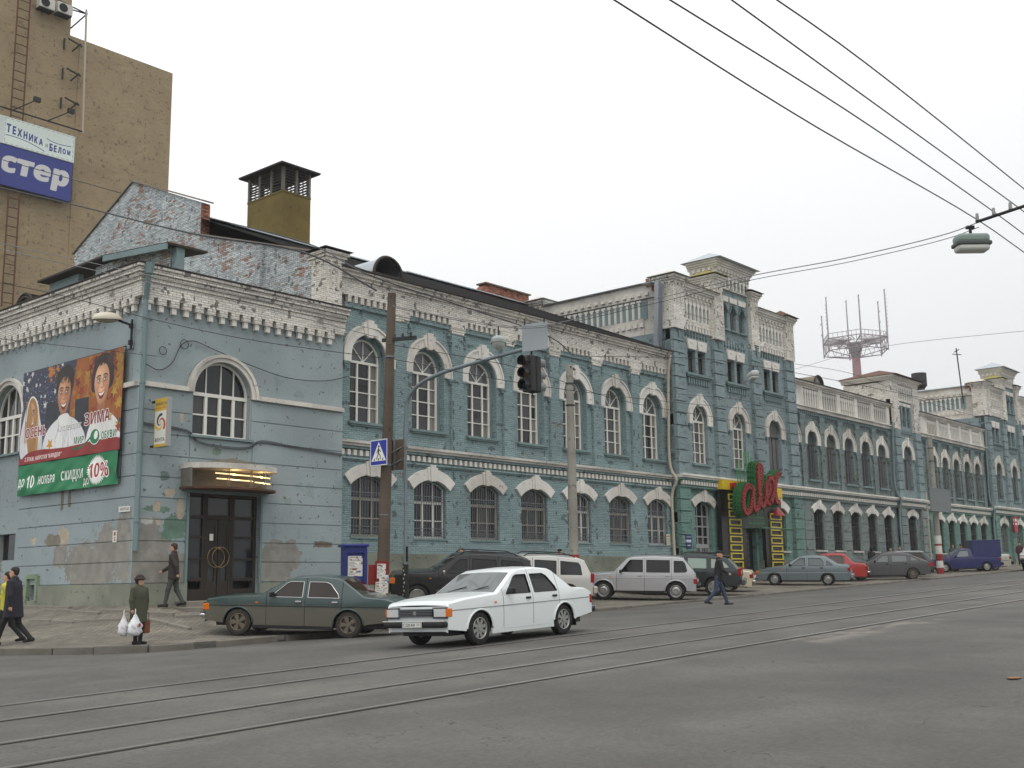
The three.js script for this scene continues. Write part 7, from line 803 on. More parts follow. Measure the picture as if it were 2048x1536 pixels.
{ // blue payphone kiosk
  const K = thing('blue_kiosk', 'tall narrow blue metal kiosk with a torn poster beside the corner building', 'kiosk', [6.3, walkY(6.3, 2.2) - 0.02, 2.2], -0.5), bl = mat({ color: srgb(34, 48, 132), roughness: 0.5 }), bd = mat({ color: srgb(28, 40, 112), roughness: 0.55 }); mesh('body', [b6(-0.34, 0.34, 0, 1.95, -0.3, 0.24)], bl, K); mesh('front_frame', [b6(-0.36, -0.26, 0, 1.95, 0.242, 0.32), b6(0.26, 0.36, 0, 1.95, 0.242, 0.32), b6(-0.26, 0.26, 1.76, 1.95, 0.244, 0.318), b6(-0.26, 0.26, 0, 0.2, 0.244, 0.318)], bd, K); mesh('roof', [rbox(0.84, 0.08, 0.76, 0.03, 0, 1.99, 0)], bl, K); const p = mesh('poster', new THREE.PlaneGeometry(0.46, 0.62), sheetPaper(41), K); p.position.set(0, 1.36, 0.247);
}
function lantern(parent, y = 0) { const b = new THREE.SphereGeometry(0.34, 20, 12, 0, 2 * PI, 0, PI / 2); b.scale(1.1, 0.5, 0.62); const l = new THREE.SphereGeometry(0.31, 20, 12, 0, 2 * PI, PI / 2, PI / 2); l.scale(1.05, 0.55, 0.58); mesh('lamp_body', [norm(b), cyl(0.36, 0.36, 0.07, 0, -0.02, 0, 20).scale(1.03, 1, 0.6)], flat(150, 160, 156, 0.45), parent).position.y = y; mesh('lamp_glass', norm(l).translate(0, -0.05, 0), new THREE.MeshPhysicalMaterial({ color: srgb(196, 198, 190), roughness: 0.25 }), parent).position.y = y; }
{ const L = thing('street_lamp', 'grey green boxy street lamp hanging from the span wire over the road', 'lamp', [6.0, 7.32, 21.7], -0.85); mesh('lamp_body', rbox(0.68, 0.2, 0.36, 0.08, 0, 0.06, 0), flat(132, 148, 142, 0.45), L); mesh('lamp_rim', rbox(0.72, 0.09, 0.38, 0.03, 0, -0.05, 0), flat(70, 76, 74, 0.5), L); mesh('lamp_glass', rbox(0.66, 0.16, 0.34, 0.07, 0, -0.13, 0), flat(206, 206, 200, 0.3), L); mesh('hanger', [rod(V(0, 0.14, 0), V(0, 0.34, 0), 0.03), bx(0.16, 0.06, 0.08, 0, 0.32, 0)], M.iron, L); }
{ const L = thing('street_lamp', 'grey oval street lamp hung left of the grey signal board', 'lamp', [5.1, 6.95, 9.4], 0.6); lantern(L); mesh('hanger', rod(V(0, 0.14, 0), V(0, 0.42, 0), 0.02), M.iron, L); }
{ const L = thing('street_lamp', 'pale flat street lamp hanging on a wire in front of the pavilion', 'lamp', [23.45, 8.75, 7.05], 0.75); mesh('lamp_body', rbox(0.78, 0.24, 0.34, 0.09, 0, 0, 0), flat(178, 184, 182, 0.45), L); mesh('lamp_glass', rbox(0.66, 0.12, 0.28, 0.05, 0, -0.14, 0), flat(206, 206, 198, 0.3), L); for (const x of [-0.1, 0.1]) mesh('hanger', rod(V(x, 0.1, 0), V(x, 0.36, 0), 0.02), M.iron, L); }
{ const L = thing('wall_lamp', 'cream street lamp on an iron arm at the corner of the plastered building', 'lamp', [0.0, 7.55, -0.45], 0); mesh('bracket', [bx(0.05, 0.9, 0.05, -0.06, 0.35, 0), rod(V(-0.06, 0.62, 0), V(-0.6, 0.72, 0.0), 0.035), bx(0.1, 0.14, 0.1, -0.08, 0.1, 0), bx(0.1, 0.14, 0.1, -0.08, 0.6, 0)], M.iron, L); const h = new THREE.SphereGeometry(0.4, 20, 12, 0, 2 * PI, 0, PI * 0.55); h.scale(1.15, 0.5, 0.62); h.rotateZ(0.12); mesh('lamp_head', h.translate(-0.85, 0.68, 0), flat(212, 204, 186, 0.5), L); const gl = new THREE.SphereGeometry(0.34, 18, 10, 0, 2 * PI, PI / 2, PI / 2); gl.scale(1.1, 0.35, 0.6); gl.rotateZ(0.12); mesh('lamp_glass', gl.translate(-0.86, 0.68, 0), flat(150, 146, 128, 0.25), L); }
// ---------------------------------------------------------------- overhead wires and wall cables
const wireM = flat(46, 46, 48, 0.6), wireL = flat(120, 122, 122, 0.6);
const wire = (label, pts, r = 0.011, m = wireM, group) => solo('overhead_wire', tube(pts.map((p) => V(...p)), r, pts.length * 10, 5), m, label, 'wire', group);
const cg = 'power wires running along the street above the lamp bar';
[[[-7.56, 7.5, 21.84], [-1.9, 7.53, 21.84], [6.06, 7.79, 21.84], [11.1, 7.74, 21.84], [45, 8.6, 21.84]], [[-6.73, 7.77, 22.05], [-0.5, 7.99, 22.05], [6.56, 8.02, 22.05], [10.4, 7.97, 22.05], [45, 8.8, 22.05]], [[-5.56, 8.17, 22.3], [-1.0, 8.2, 22.3], [7.13, 8.27, 22.3], [9.62, 8.27, 22.3], [45, 9.0, 22.3]], [[-5, 8.3, 22.6], [-1.64, 8.46, 22.6], [6.8, 8.47, 22.6], [9, 8.46, 22.6], [45, 9.2, 22.6]]].forEach((p, i) => wire(['power wire tied to the first insulator, just above the street lamp', 'power wire tied to the middle insulator of the iron crossbar', 'power wire tied to the third insulator of the iron crossbar', 'highest power wire, passing clear above the iron crossbar'][i], p, 0.012, wireM, cg));
{ const p = [[3.46, 8.09, 6.97], [4.38, 7.54, 8.83], [4.99, 7.16, 10.68], [5.48, 7.34, 13.78], [5.45, 7.42, 16.87], [5.61, 7.42, 19.23], [5.89, 7.58, 21.32], [5.94, 7.69, 21.87]]; wire('span wire carrying the street lamp across the road', p, 0.011, wireL); wire('thin feed cable looped under the lamp span wire', p.map(([x, y, z], i) => [x, y - 0.05 - (i > 2 ? 0.05 : 0), z + 0.03]), 0.008); }
{ const B = thing('insulator_bar', 'dark iron crossbar with three insulators above the street lamp', 'bar', [5.92, 7.7, 21.85]); mesh('bar', rod(V(0, 0, 0), V(0.14, 0.27, 1.8), 0.035), M.iron, B); for (const t of [0.02, 0.2, 0.38]) mesh('insulator', cyl(0.04, 0.03, 0.14, 0.14 * t, 0.27 * t + 0.1, 1.8 * t, 10), flat(150, 150, 146, 0.3), B); }
[['upper slack wire from the tan tower to the timber pole and on along the wing', [[8.15, 23.2, -28.6], [8.77, 20.7, -22.3], [7.86, 15.5, -9.2], [6.05, 11.9, 0.1], [3.9, 9.2, 5.8], [7.3, 9.1, 5.6], [12.6, 8.9, 5.2], [14.9, 8.8, 4.3]], 0.02], ['thick black cable with clamps running down from the tan tower to the timber pole', [[3.46, 18.4, -19.8], [4.21, 16.1, -13.3], [3.5, 12.3, -2.8], [3.7, 10.4, 3.1], [4.1, 8.9, 5.6]], 0.03], ['upper pale cable past the corner cornice to the timber pole', [[-3.28, 10.67, -3.25], [-1.05, 9.25, 1.28], [1.04, 8.31, 4.23], [4.1, 7.7, 5.7]], 0.011, wireL], ['lower pale cable past the corner cornice to the timber pole', [[-3.27, 10.5, -3.25], [-1.04, 9.05, 1.27], [1.06, 8.1, 4.22], [4.1, 7.5, 5.7]], 0.011, wireL], ['dark sagging cable in front of the corner lamp', [[-3.56, 9.24, -2.4], [-2.35, 8.66, -0.4], [-0.79, 7.81, 1.98], [1.0, 7.23, 3.89], [4.1, 6.9, 5.75]], 0.011], ['thin wire crossing the printed banner to the wall', [[-3.8, 7.41, -1.6], [-1.43, 7.13, 0.27], [0.5, 7.25, 0.05]], 0.008], ['upper signal cable from the timber pole past the traffic light to the pavilion', [[4.2, 7.3, 5.9], [5.5, 6.3, 9.6], [11.0, 6.1, 9.0], [19, 6.3, 8.4], [34, 7.5, 4]], 0.01], ['lower signal cable from the timber pole to the far wing', [[4.2, 6.9, 5.9], [5.4, 5.95, 9.3], [13, 6.3, 9.0], [39.5, 9.0, 3.9]], 0.01], ['wire from the concrete pole along the brick wing', [[14.9, 8.5, 4.3], [19.1, 7.9, 4.9], [27, 8.3, 4.8], [51.5, 8.3, 4]], 0.009], ['span wire of the flat street lamp from the concrete pole', [[14.9, 8.7, 4.3], [20.5, 9.05, 6.6], [23.45, 9.12, 7.05], [31.8, 9.4, 7.4], [44, 9.6, 8]], 0.012], ['thin wire from the pavilion out over the road', [[41.2, 12.3, 0.1], [27.3, 9.9, 11.7], [26.5, 9.5, 17]], 0.008], ['beaded feeder wire from the pavilion along the arcaded wings', [[41.2, 12.6, 0.1], [44, 12.2, 2], [52, 11.2, 3.4], [70, 11, 4.4]], 0.012]].forEach(([l, p, r, m]) => wire(l, p, r, m));
solo('wall_cable', [tube([V(0.12, 6.95, 0.12), V(0.6, 6.85, 0.04), V(1.0, 7.1, 0.03), V(1.35, 7.75, 0.03), V(1.7, 7.9, 0.03), V(2.4, 7.75, 0.05), V(3.6, 7.45, 0.12), V(5.2, 7.2, 0.12), V(6.8, 7.3, 0.08), V(7.9, 7.6, 0.05)], 0.014, 60, 5), (() => { const t = new THREE.TorusGeometry(0.14, 0.012, 5, 18); return t.translate(1.42, 7.75, 0.04); })(), (() => { const t = new THREE.TorusGeometry(0.12, 0.012, 5, 18); return t.translate(0.7, 7.45, 0.04); })()], wireM, 'looping black cable clipped to the plastered front above the arched window', 'cable');
solo('wall_cable', [0, 1, 2].map((i) => tube([V(0.1, 5.25 - i * 0.03, 0.05), V(1.3, 5.2 - i * 0.03, 0.04), V(1.72, 5.12 - i * 0.03, 0.05), V(1.9, 4.9 - i * 0.03, 0.08), V(2.9, 4.78 - i * 0.03, 0.06), V(3.9, 4.85 - i * 0.03, 0.06), V(4.2, 5.05 - i * 0.03, 0.05), V(5.6, 5.0 - i * 0.03, 0.04), V(7.62, 4.9 - i * 0.03, 0.05)], 0.010, 60, 5)), wireM, 'bundle of dark cables running below the arched window sill', 'cable');
solo('dead_leaf', (() => { const s = new THREE.Shape(); s.moveTo(-0.1, 0); s.quadraticCurveTo(-0.04, 0.07, 0.05, 0.05); s.lineTo(0.12, 0.0); s.quadraticCurveTo(0.03, -0.06, -0.05, -0.04); s.closePath(); const g = ext(s, 0.006, 0); g.rotateX(-PI / 2); return g.scale(1.6, 1, 1.6); })(), flat(126, 92, 52, 0.8), 'brown leaf scrap lying on the open asphalt', 'leaf').position.set(-2.42, roadY(-2.42, 24.44) + 0.012, 24.44);

{ // lettering on the white saloon's front plate
  const pm = canvasMat(260, 60, (x, w, h) => { x.fillStyle = '#cfcfc8'; x.fillRect(0, 0, w, h); x.strokeStyle = '#555'; x.lineWidth = 3; x.strokeRect(3, 3, w - 6, h - 6); txt(x, 'С 220 АМ', 12, 46, 42, '#3c3c3c', { sx: 0.88 }); x.fillStyle = '#555'; x.fillRect(200, 6, 2, 48); txt(x, '52', 208, 34, 26, '#3c3c3c', {}); });
  const c = scene.children.find((o) => o.name === 'white_sedan'), q = c.children.filter((o) => o.name === 'number_plate')[0]; const p = mesh('plate_print', new THREE.PlaneGeometry(0.51, 0.11), pm, q); p.rotation.y = PI / 2; const bb = new THREE.Box3().setFromObject(q.clone()); q.geometry.computeBoundingBox(); const k = q.geometry.boundingBox; p.position.set(k.max.x + 0.003, (k.min.y + k.max.y) / 2, 0);
}
// ---------------------------------------------------------------- people
function meshField(fn, lo, hi, cell) { // naive surface nets over an arbitrary box
  const nx = Math.ceil((hi[0] - lo[0]) / cell) + 1, ny = Math.ceil((hi[1] - lo[1]) / cell) + 1, nz = Math.ceil((hi[2] - lo[2]) / cell) + 1, F = new Float32Array(nx * ny * nz), id = (i, j, k) => i + nx * (j + ny * k);
  const Bk = 5; for (let K = 0; K < nz; K += Bk) for (let J = 0; J < ny; J += Bk) for (let Ii = 0; Ii < nx; Ii += Bk) { const h = (Bk - 1) / 2, d0 = fn(lo[0] + (Ii + h) * cell, lo[1] + (J + h) * cell, lo[2] + (K + h) * cell), far = Math.abs(d0) > cell * Bk * 1.7; for (let k = K; k < Math.min(K + Bk, nz); k++) for (let j = J; j < Math.min(J + Bk, ny); j++) for (let i = Ii; i < Math.min(Ii + Bk, nx); i++) F[id(i, j, k)] = far ? d0 : fn(lo[0] + i * cell, lo[1] + j * cell, lo[2] + k * cell); }
  const vid = new Int32Array(nx * ny * nz).fill(-1), P = [], I = [], E = [[0, 1], [2, 3], [4, 5], [6, 7], [0, 2], [1, 3], [4, 6], [5, 7], [0, 4], [1, 5], [2, 6], [3, 7]], v = new Array(8);
  for (let k = 0; k + 1 < nz; k++) for (let j = 0; j + 1 < ny; j++) for (let i = 0; i + 1 < nx; i++) { let m = 0; for (let q = 0; q < 8; q++) { v[q] = F[id(i + (q & 1), j + ((q >> 1) & 1), k + (q >> 2))]; if (v[q] < 0) m |= 1 << q; } if (m === 0 || m === 255) continue; let x = 0, y = 0, z = 0, n = 0; for (const [a, b] of E) { if ((v[a] < 0) === (v[b] < 0)) continue; const t = v[a] / (v[a] - v[b]); x += lerp(a & 1, b & 1, t); y += lerp((a >> 1) & 1, (b >> 1) & 1, t); z += lerp(a >> 2, b >> 2, t); n++; } vid[id(i, j, k)] = P.length / 3; P.push(lo[0] + (i + x / n) * cell, lo[1] + (j + y / n) * cell, lo[2] + (k + z / n) * cell); }
  const quad = (a, b, c, d, flip) => { if (a < 0 || b < 0 || c < 0 || d < 0) return; if (flip) I.push(a, c, b, a, d, c); else I.push(a, b, c, a, c, d); };
  for (let k = 1; k + 1 < nz; k++) for (let j = 1; j + 1 < ny; j++) for (let i = 1; i + 1 < nx; i++) { const s = F[id(i, j, k)] < 0; if (s !== (F[id(i + 1, j, k)] < 0)) quad(vid[id(i, j - 1, k - 1)], vid[id(i, j, k - 1)], vid[id(i, j, k)], vid[id(i, j - 1, k)], !s); if (s !== (F[id(i, j + 1, k)] < 0)) quad(vid[id(i - 1, j, k - 1)], vid[id(i - 1, j, k)], vid[id(i, j, k)], vid[id(i, j, k - 1)], !s); if (s !== (F[id(i, j, k + 1)] < 0)) quad(vid[id(i - 1, j - 1, k)], vid[id(i, j - 1, k)], vid[id(i, j, k)], vid[id(i - 1, j, k)], !s); }
  const g = new THREE.BufferGeometry(); g.setAttribute('position', new THREE.Float32BufferAttribute(P, 3)); g.setIndex(I); g.computeVertexNormals(); return g;
}
function capsule(px, py, pz, a, b, ra, rb) { const bx_ = b[0] - a[0], by = b[1] - a[1], bz = b[2] - a[2], x = px - a[0], y = py - a[1], z = pz - a[2], t = clamp((x * bx_ + y * by + z * bz) / (bx_ * bx_ + by * by + bz * bz + 1e-9), 0, 1); return Math.hypot(x - bx_ * t, y - by * t, z - bz * t) - lerp(ra, rb, t); }
function primDist(p, x, y, z) {
  if (p.t === 'c') return capsule(x, y, z, p.a, p.b, p.ra, p.rb);
  if (p.t === 'e') { const qx = (x - p.a[0]) / p.r[0], qy = (y - p.a[1]) / p.r[1], qz = (z - p.a[2]) / p.r[2], l = Math.hypot(qx, qy, qz); return (l - 1) * Math.min(...p.r); }
  const t = clamp((y - p.y0) / (p.y1 - p.y0), 0, 1), cx = lerp(p.c0[0], p.c1[0], t), cz = lerp(p.c0[1], p.c1[1], t), rx = lerp(p.r0[0], p.r1[0], t), rz = lerp(p.r0[1], p.r1[1], t), q = Math.hypot((x - cx) / rx, (z - cz) / rz), d = (q - 1) * Math.min(rx, rz), h = Math.abs(y - (p.y0 + p.y1) / 2) - (p.y1 - p.y0) / 2, e = 0.02; return Math.max(d, h) > -e ? Math.min(Math.max(d + e, h + e), 0) + Math.hypot(Math.max(d + e, 0), Math.max(h + e, 0)) - e : Math.max(d, h);
}
const smin = (a, b, k) => { const h = clamp(0.5 + 0.5 * (b - a) / k, 0, 1); return b + (a - b) * h - k * h * (1 - h); };
function sdfMesh(prims, cell, colours) {
  const lo = [1e9, 1e9, 1e9], hi = [-1e9, -1e9, -1e9], ex = (p, r) => { for (let i = 0; i < 3; i++) { lo[i] = Math.min(lo[i], p[i] - r - 0.05); hi[i] = Math.max(hi[i], p[i] + r + 0.05); } };
  for (const p of prims) { if (p.t === 'c') { ex(p.a, p.ra); ex(p.b, p.rb); } else if (p.t === 'e') ex(p.a, Math.max(...p.r)); else { ex([p.c0[0], p.y0, p.c0[1]], Math.max(...p.r0)); ex([p.c1[0], p.y1, p.c1[1]], Math.max(...p.r1)); } }
  const groups = {}; for (const p of prims) (groups[p.g] ??= []).push(p); const G = Object.values(groups);
  const f = (x, y, z) => { let d = 9; for (const g of G) { let e = 9; for (const p of g) e = e > 8 ? primDist(p, x, y, z) : smin(e, primDist(p, x, y, z), p.k ?? 0.035); d = d > 8 ? e : smin(d, e, 0.008); } return d; };
  const g = meshField(f, lo, hi, cell), P = g.attributes.position, c = []; for (let i = 0; i < P.count; i++) { let b = 9, col = 0; for (const p of prims) { const d = primDist(p, P.getX(i), P.getY(i), P.getZ(i)); if (d < b) { b = d; col = p.g; } } const k = colours[col]; c.push(k.r, k.g, k.b); } g.setAttribute('color', new THREE.Float32BufferAttribute(c, 3)); return g;
}
const skinM = mat({ vertexColors: true, roughness: 0.8 });
function makePerson(label, o) { // faces +z, feet on y = 0
  const H = o.h ?? 1.75, s = H / 1.75, P = thing('person', label, 'person'), st = o.stride ?? 0, cell = o.cell ?? 0.014, col = { skin: srgb(...(o.skin ?? [196, 152, 128])), top: srgb(...o.top), leg: srgb(...o.leg), shoe: srgb(...(o.shoe ?? [28, 26, 25])), scarf: srgb(...(o.scarf ?? [60, 30, 30])), dark: srgb(40, 28, 24) };
  const L = [], C = (g, a, b, ra, rb, k) => L.push({ t: 'c', g, a: a.map((v) => v * s), b: b.map((v) => v * s), ra: ra * s, rb: rb * s, k }), El = (g, a, r, k) => L.push({ t: 'e', g, a: a.map((v) => v * s), r: r.map((v) => v * s), k }), Fr = (g, y0, y1, c0, c1, r0, r1) => L.push({ t: 'f', g, y0: y0 * s, y1: y1 * s, c0: c0.map((v) => v * s), c1: c1.map((v) => v * s), r0: r0.map((v) => v * s), r1: r1.map((v) => v * s) });
  const lean = o.lean ?? (st ? 0.05 : 0), bw = o.wide ?? 1; // legs
  const leg = (sx, ph) => { const hip = [sx * 0.09, 0.9, 0], back = ph < 0, kz = st * (back ? -0.1 : 0.34) * 0.9, ky = 0.5, ankle = back ? [sx * 0.09, 0.16 * st * 0.6 + 0.08, -st * 0.62] : st ? [sx * 0.09, 0.085, st * 0.5] : [sx * 0.1, 0.08, 0], knee = st ? [sx * 0.1, back ? 0.47 : 0.5, back ? -st * 0.12 : st * 0.3] : [sx * 0.1, 0.49, 0.02]; C('leg', hip, knee, 0.095 * bw, 0.068); C('leg', knee, ankle, 0.068, 0.052); const toe = back && st ? [ankle[0], ankle[1] - 0.06, ankle[2] + 0.15] : [ankle[0] + sx * 0.02, 0.04, ankle[2] + 0.17]; const heel = back && st ? [ankle[0], ankle[1] - 0.02, ankle[2] - 0.04] : [ankle[0], 0.045, ankle[2] - 0.05]; C('shoe', heel, toe, 0.045, 0.035, 0.02); C('shoe', [ankle[0], ankle[1], ankle[2]], heel, 0.05, 0.045, 0.02); };
  leg(1, 1); leg(-1, -1);
  const cz = lean * 0.6; // torso and coat
  Fr('top', o.hem ?? 0.78, 1.25, [0, cz * 0.3], [0, cz * 0.8], [0.17 * bw + (o.flare ?? 0.02), 0.13 * bw + (o.flare ?? 0.02)], [0.19 * bw, 0.125 * bw]); C('top', [-0.13 * bw, 1.4, cz], [0.13 * bw, 1.4, cz], 0.085, 0.085); El('top', [0, 1.28, cz * 0.9], [0.2 * bw, 0.2, 0.13 * bw]); C('top', [0, 1.42, cz], [0, 1.5, cz * 1.15], 0.075, 0.06, 0.02); if (o.collar) C('top', [-0.05, 1.49, cz - 0.02], [0.05, 1.49, cz - 0.02], 0.062, 0.062);
  if (o.scarf) C('scarf', [-0.03, 1.47, cz + 0.06], [0.03, 1.44, cz + 0.08], 0.05, 0.045, 0.02);
  const arm = (sx, sw, bend = 0.25) => { const sh = [sx * 0.195 * bw, 1.4, cz], el = [sx * (0.235 * bw + 0.01), 1.12, cz + sw * 0.2], wr = [sx * 0.235 * bw, 0.88 + bend * 0.12 * (sw > 0 ? 1 : 0.3), cz + sw * 0.36 + bend * 0.08]; C('top', sh, el, 0.07, 0.058); C('top', el, wr, 0.056, 0.046); const d = [wr[0] - el[0], wr[1] - el[1], wr[2] - el[2]], l = Math.hypot(...d), u = d.map((v) => v / l), pm = wr.map((v, i) => v + u[i] * 0.07); C('skin', wr, pm, 0.032, 0.036, 0.015); for (let f = 0; f < 4; f++) { const off = (f - 1.5) * 0.017, b = [pm[0], pm[1], pm[2] + off]; C('skin', b, b.map((v, i) => v + u[i] * (0.06 - Math.abs(f - 1.4) * 0.008) - (i === 0 ? sx * 0.012 : 0)), 0.01, 0.008, 0.006); } C('skin', [pm[0], pm[1] + 0.03, pm[2] + 0.03], [pm[0] - sx * 0.01, pm[1] - 0.02, pm[2] + 0.055], 0.011, 0.009, 0.008); return wr.map((v) => v * s); };
  const aw = o.swing ?? (st ? 0.8 : 0.06); const wl = arm(1, -aw * (o.armL ?? 1), o.bend), wrr = arm(-1, aw * (o.armR ?? 1), o.bend);
  // head
  const hz = cz * 1.25 + 0.015, ry = o.look ?? 0, hc = [0, 1.62, hz]; C('skin', [0, 1.46, cz], [0, 1.57, hz], 0.05, 0.052, 0.02); const rot = (x, z) => [x * Math.cos(ry) + z * Math.sin(ry), -x * Math.sin(ry) + z * Math.cos(ry)], hp = (x, y, z) => { const [a, b] = rot(x, z); return [hc[0] + a, hc[1] + y, hc[2] + b]; }; El('skin', hp(0, 0.02, -0.01), [0.076, 0.112, 0.092]); El('skin', hp(0, -0.055, 0.025), [0.056, 0.06, 0.062], 0.03); C('skin', hp(0, 0.02, 0.085), hp(0, -0.022, 0.108), 0.009, 0.014, 0.012); for (const e of [-1, 1]) { C('skin', hp(e * 0.078, 0.015, -0.01), hp(e * 0.08, -0.025, -0.005), 0.014, 0.01, 0.006); El('dark', hp(e * 0.03, 0.018, 0.079), [0.012, 0.008, 0.01], 0.004); C('dark', hp(e * 0.016, 0.04, 0.086), hp(e * 0.046, 0.041, 0.076), 0.006, 0.004, 0.004); } C('dark', hp(-0.02, -0.058, 0.084), hp(0.02, -0.058, 0.084), 0.005, 0.005, 0.004); if (o.moustache) C('dark', hp(-0.024, -0.042, 0.088), hp(0.024, -0.042, 0.088), 0.01, 0.01, 0.006);
  const body = mesh('body', sdfMesh(L, cell, col), skinM, P);
  const h = []; const hc2 = (a, r) => h.push({ t: 'e', g: 'h', a: a.map((v) => v * s), r: r.map((v) => v * s) });
  if (o.hat === 'brim') { hc2(hp(0, 0.09, -0.01), [0.098, 0.085, 0.11]); hc2(hp(0, 0.055, 0.0), [0.155, 0.02, 0.165]); hc2(hp(0, 0.02, -0.05), [0.095, 0.12, 0.08]); } else if (o.hat === 'cap') { hc2(hp(0, 0.085, -0.012), [0.088, 0.066, 0.104]); hc2(hp(0, 0.068, 0.105), [0.07, 0.014, 0.08]); } else if (o.hat === 'flat') { hc2(hp(0, 0.1, 0.0), [0.098, 0.05, 0.115]); hc2(hp(0, 0.07, 0.08), [0.07, 0.02, 0.05]); } else if (o.hat === 'hood') { hc2(hp(0, 0.03, -0.03), [0.105, 0.145, 0.115]); } else { hc2(hp(0, 0.075, -0.025), [0.084, 0.072, 0.096]); hc2(hp(0, 0.02, -0.055), [0.08, 0.09, 0.058]); }
  mesh(o.hat ? (o.hat === 'hood' ? 'hood' : o.hat === 'brim' ? 'hat' : 'cap') : 'hair', sdfMesh(h, Math.min(cell, 0.012), { h: srgb(...(o.hair ?? [44, 34, 28])) }), skinM, P);
  P.userData_w = null; delete P.userData_w; return { P, wl, wr: wrr };
}
function stand(q, x, z, fx, fz, yf) { q.P.position.set(x, yf(x, z), z); q.P.rotation.y = Math.atan2(fx, fz); return q; }
const LEFT = [-0.66, -0.75], RIGHT = [0.66, 0.75];
stand(makePerson('person in a long navy coat and dark trousers striding past the corner', { h: 1.84, top: [30, 28, 40], leg: [22, 22, 24], stride: 0.62, hem: 0.62, flare: 0.05, wide: 1.28, hair: [42, 36, 32], collar: true, swing: 0.25, look: 0.0 }), -4.25, 2.0, ...LEFT, walkY);
stand(makePerson('person in a yellow jacket walking beside the long navy coat', { h: 1.72, top: [196, 190, 60], leg: [30, 30, 32], stride: 0.6, hem: 0.8, swing: 1.1, bend: 1.5 }), -4.15, 1.45, ...LEFT, walkY);
stand(makePerson('person with a moustache in a dark brown jacket walking past the timber doors', { h: 1.78, top: [52, 46, 42], leg: [66, 70, 66], stride: 0.4, hem: 0.76, flare: 0.03, hair: [70, 52, 40], moustache: true, swing: 0.75, bend: 1.0, collar: true }), 0.98, 0.62, ...LEFT, (x, z) => Math.max(walkY(x, z), 0.0));
stand(makePerson('person in a black cap, black jacket and blue jeans crossing the road', { h: 1.74, top: [34, 30, 32], leg: [52, 64, 86], stride: 0.62, hem: 0.8, hat: 'cap', hair: [24, 24, 30], swing: 0.35, bend: 1.2, lean: 0.14, collar: true, shoe: [40, 36, 36] }), 15.0, 9.95, ...RIGHT, roadY);
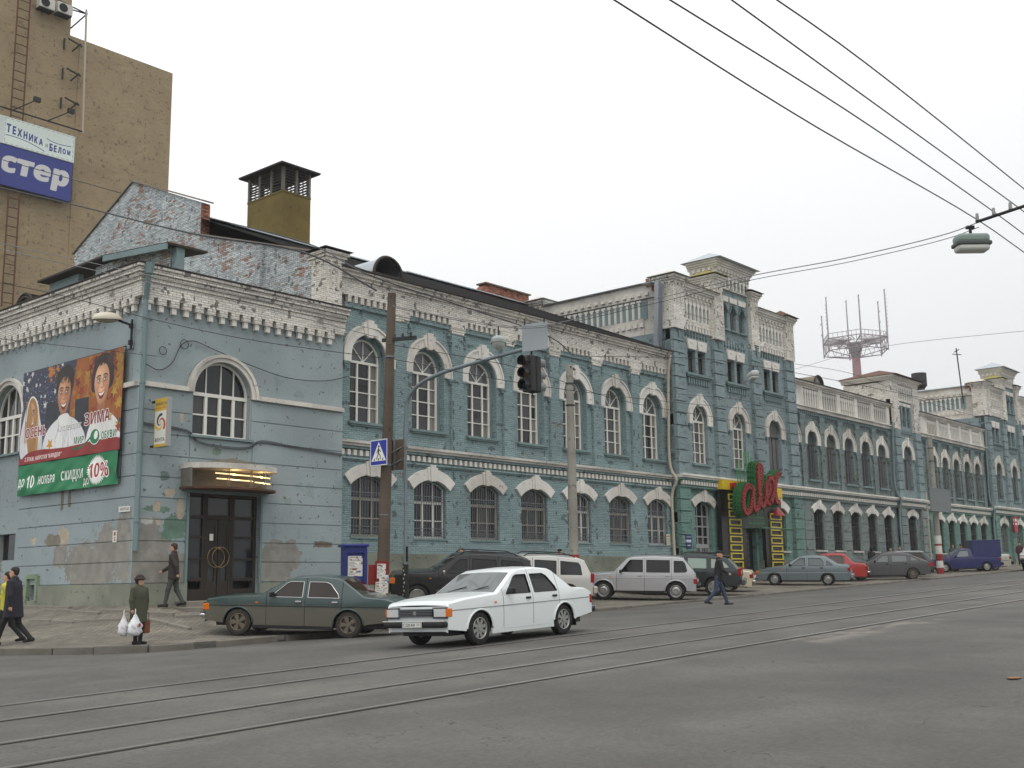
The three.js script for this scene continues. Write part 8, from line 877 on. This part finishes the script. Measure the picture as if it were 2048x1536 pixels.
{
  const q = stand(makePerson('short person in an olive jacket and dark brimmed hat waiting at the kerb', { h: 1.56, top: [66, 68, 52], leg: [26, 24, 25], hem: 0.56, wide: 1.3, flare: 0.03, hat: 'brim', hair: [46, 30, 34], collar: true, look: 0.35, swing: 0.03 }), -2.8, 5.12, 0.35, 0.94, walkY);
  const P = q.P, wp = (v) => P.localToWorld(V(...v)); P.updateMatrixWorld(); const bag = (name, label, cat, p, m, w, h, d, logo) => { const B = thing(name, label, cat, [p.x, p.y - 0.12 - h, p.z], P.rotation.y); const g = new THREE.SphereGeometry(0.5, 20, 16); const a = g.attributes.position; for (let i = 0; i < a.count; i++) { const y = a.getY(i), t = y + 0.5, q = Math.hypot(a.getX(i), a.getZ(i)) || 1e-6, rad = (t < 0.12 ? 0.62 + 3 * t : t < 0.5 ? 1 : lerp(1, 0.14, ((t - 0.5) / 0.5) ** 0.8)) * 0.5, wob = 1 + 0.13 * Math.sin(a.getX(i) * 17 + y * 11) + 0.1 * Math.sin(a.getZ(i) * 27 + y * 23); a.setXYZ(i, a.getX(i) / q * rad * w * wob * Math.min(1, q * 40), y * h + h / 2 + 0.012 * Math.sin(a.getX(i) * 40), a.getZ(i) / q * rad * d * wob * Math.min(1, q * 40)); } g.computeVertexNormals(); mesh('bag_body', g, m, B); mesh('handle', [tube([V(-0.04, h * 0.95, 0.03), V(-0.02, h + 0.08, 0.01), V(0, h + 0.12, 0), V(0.02, h + 0.08, -0.01), V(0.04, h * 0.95, -0.03)], 0.008, 16, 5)], m, B); return B; };
  const wm = mat({ color: srgb(226, 228, 230), roughness: 0.45 }); const r = wp(q.wr), l = wp(q.wl);
  const B1 = bag('plastic_bag', 'white plastic carrier bag with a small red logo held by the person in olive', 'bag', r.clone().add(V(0.05, 0, 0.07)), wm, 0.42, 0.48, 0.2); { const d = mesh('logo', new THREE.CircleGeometry(0.045, 16), flat(176, 48, 60, 0.5), B1); d.position.set(0.02, 0.24, 0.118); } bag('plastic_bag', 'crumpled white plastic bag with a pink edge, the outer one of two', 'bag', r.clone().add(V(-0.16, -0.02, -0.06)), mat({ color: srgb(220, 218, 222), roughness: 0.45 }), 0.3, 0.46, 0.16);
  const B3 = thing('hand_bag', 'brown striped tote bag hanging from the hand of the person in olive', 'bag', [l.x, l.y - 0.56, l.z], P.rotation.y + 0.3); const br = stucco([124, 78, 48], 601, 0.2); mesh('bag_body', rbox(0.3, 0.3, 0.1, 0.03, 0, 0.16, 0), br, B3); mesh('stripe', [-0.08, 0, 0.08].map((x) => bx(0.02, 0.29, 0.104, x, 0.16, 0)), flat(84, 48, 30, 0.7), B3); for (const z of [-0.03, 0.03]) mesh('handle', tube([V(-0.08, 0.3, z), V(-0.06, 0.44, z), V(0, 0.5, z * 0.5), V(0.06, 0.44, z), V(0.08, 0.3, z)], 0.009, 20, 5), br, B3);
}
[['person in a pale jacket and dark red scarf behind the black off-road estate', { h: 1.76, top: [176, 176, 178], leg: [50, 50, 54], scarf: [122, 26, 30], hair: [104, 84, 66] }, 12.42, 1.0, [-0.8, 0.5]], ['person in a flat black cap and dark jacket beside the concrete pole', { h: 1.74, top: [34, 36, 42], leg: [34, 34, 36], hat: 'flat', hair: [22, 22, 24] }, 17.88, 1.2, [-0.9, 0.35]], ['person in a black hood standing behind the grey hatchback', { h: 1.7, top: [22, 22, 26], leg: [26, 26, 28], hat: 'hood', hair: [20, 20, 24], wide: 1.15 }, 46.66, 1.5, [0.3, -0.9]], ['person with dark hair and a dark scarf walking near the arcaded wing', { h: 1.65, top: [40, 36, 40], leg: [30, 30, 32], hair: [26, 22, 22] }, 50.2, 1.2, [-0.9, 0.3]], ['person with reddish face and brown jacket near the arcaded wing', { h: 1.7, top: [84, 70, 56], leg: [40, 38, 38], hair: [90, 60, 48] }, 51.6, 1.2, [-0.9, 0.3]], ['person in a grey-green coat behind the bonnet of the blue pickup', { h: 1.72, top: [58, 66, 64], leg: [40, 40, 42], hair: [46, 38, 34] }, 60.4, 1.3, [-0.7, 0.5]], ['person in a tan coat and black cap behind the blue pickup cab', { h: 1.7, top: [120, 92, 62], leg: [40, 40, 42], hat: 'flat', hair: [22, 22, 24] }, 61.1, 1.6, [-0.7, 0.5]], ['person in a dark coat beside the cargo box of the pickup', { h: 1.74, top: [38, 38, 42], leg: [36, 36, 38], hair: [96, 72, 56] }, 63.5, 1.3, [-0.7, 0.5]], ['person in a dark red coat standing by the far pavilion', { h: 1.7, top: [70, 32, 34], leg: [34, 32, 34], hair: [40, 32, 30] }, 72.3, 2.0, [-0.9, 0.3]]].forEach(([l, o, x, z, f]) => stand(makePerson(l, { cell: x < 20 ? 0.016 : 0.024, ...o }), x, z, ...f, walkY));
scene.fog = new THREE.FogExp2(0xe6e8ea, 0.00045);
renderer.render(scene, camera);
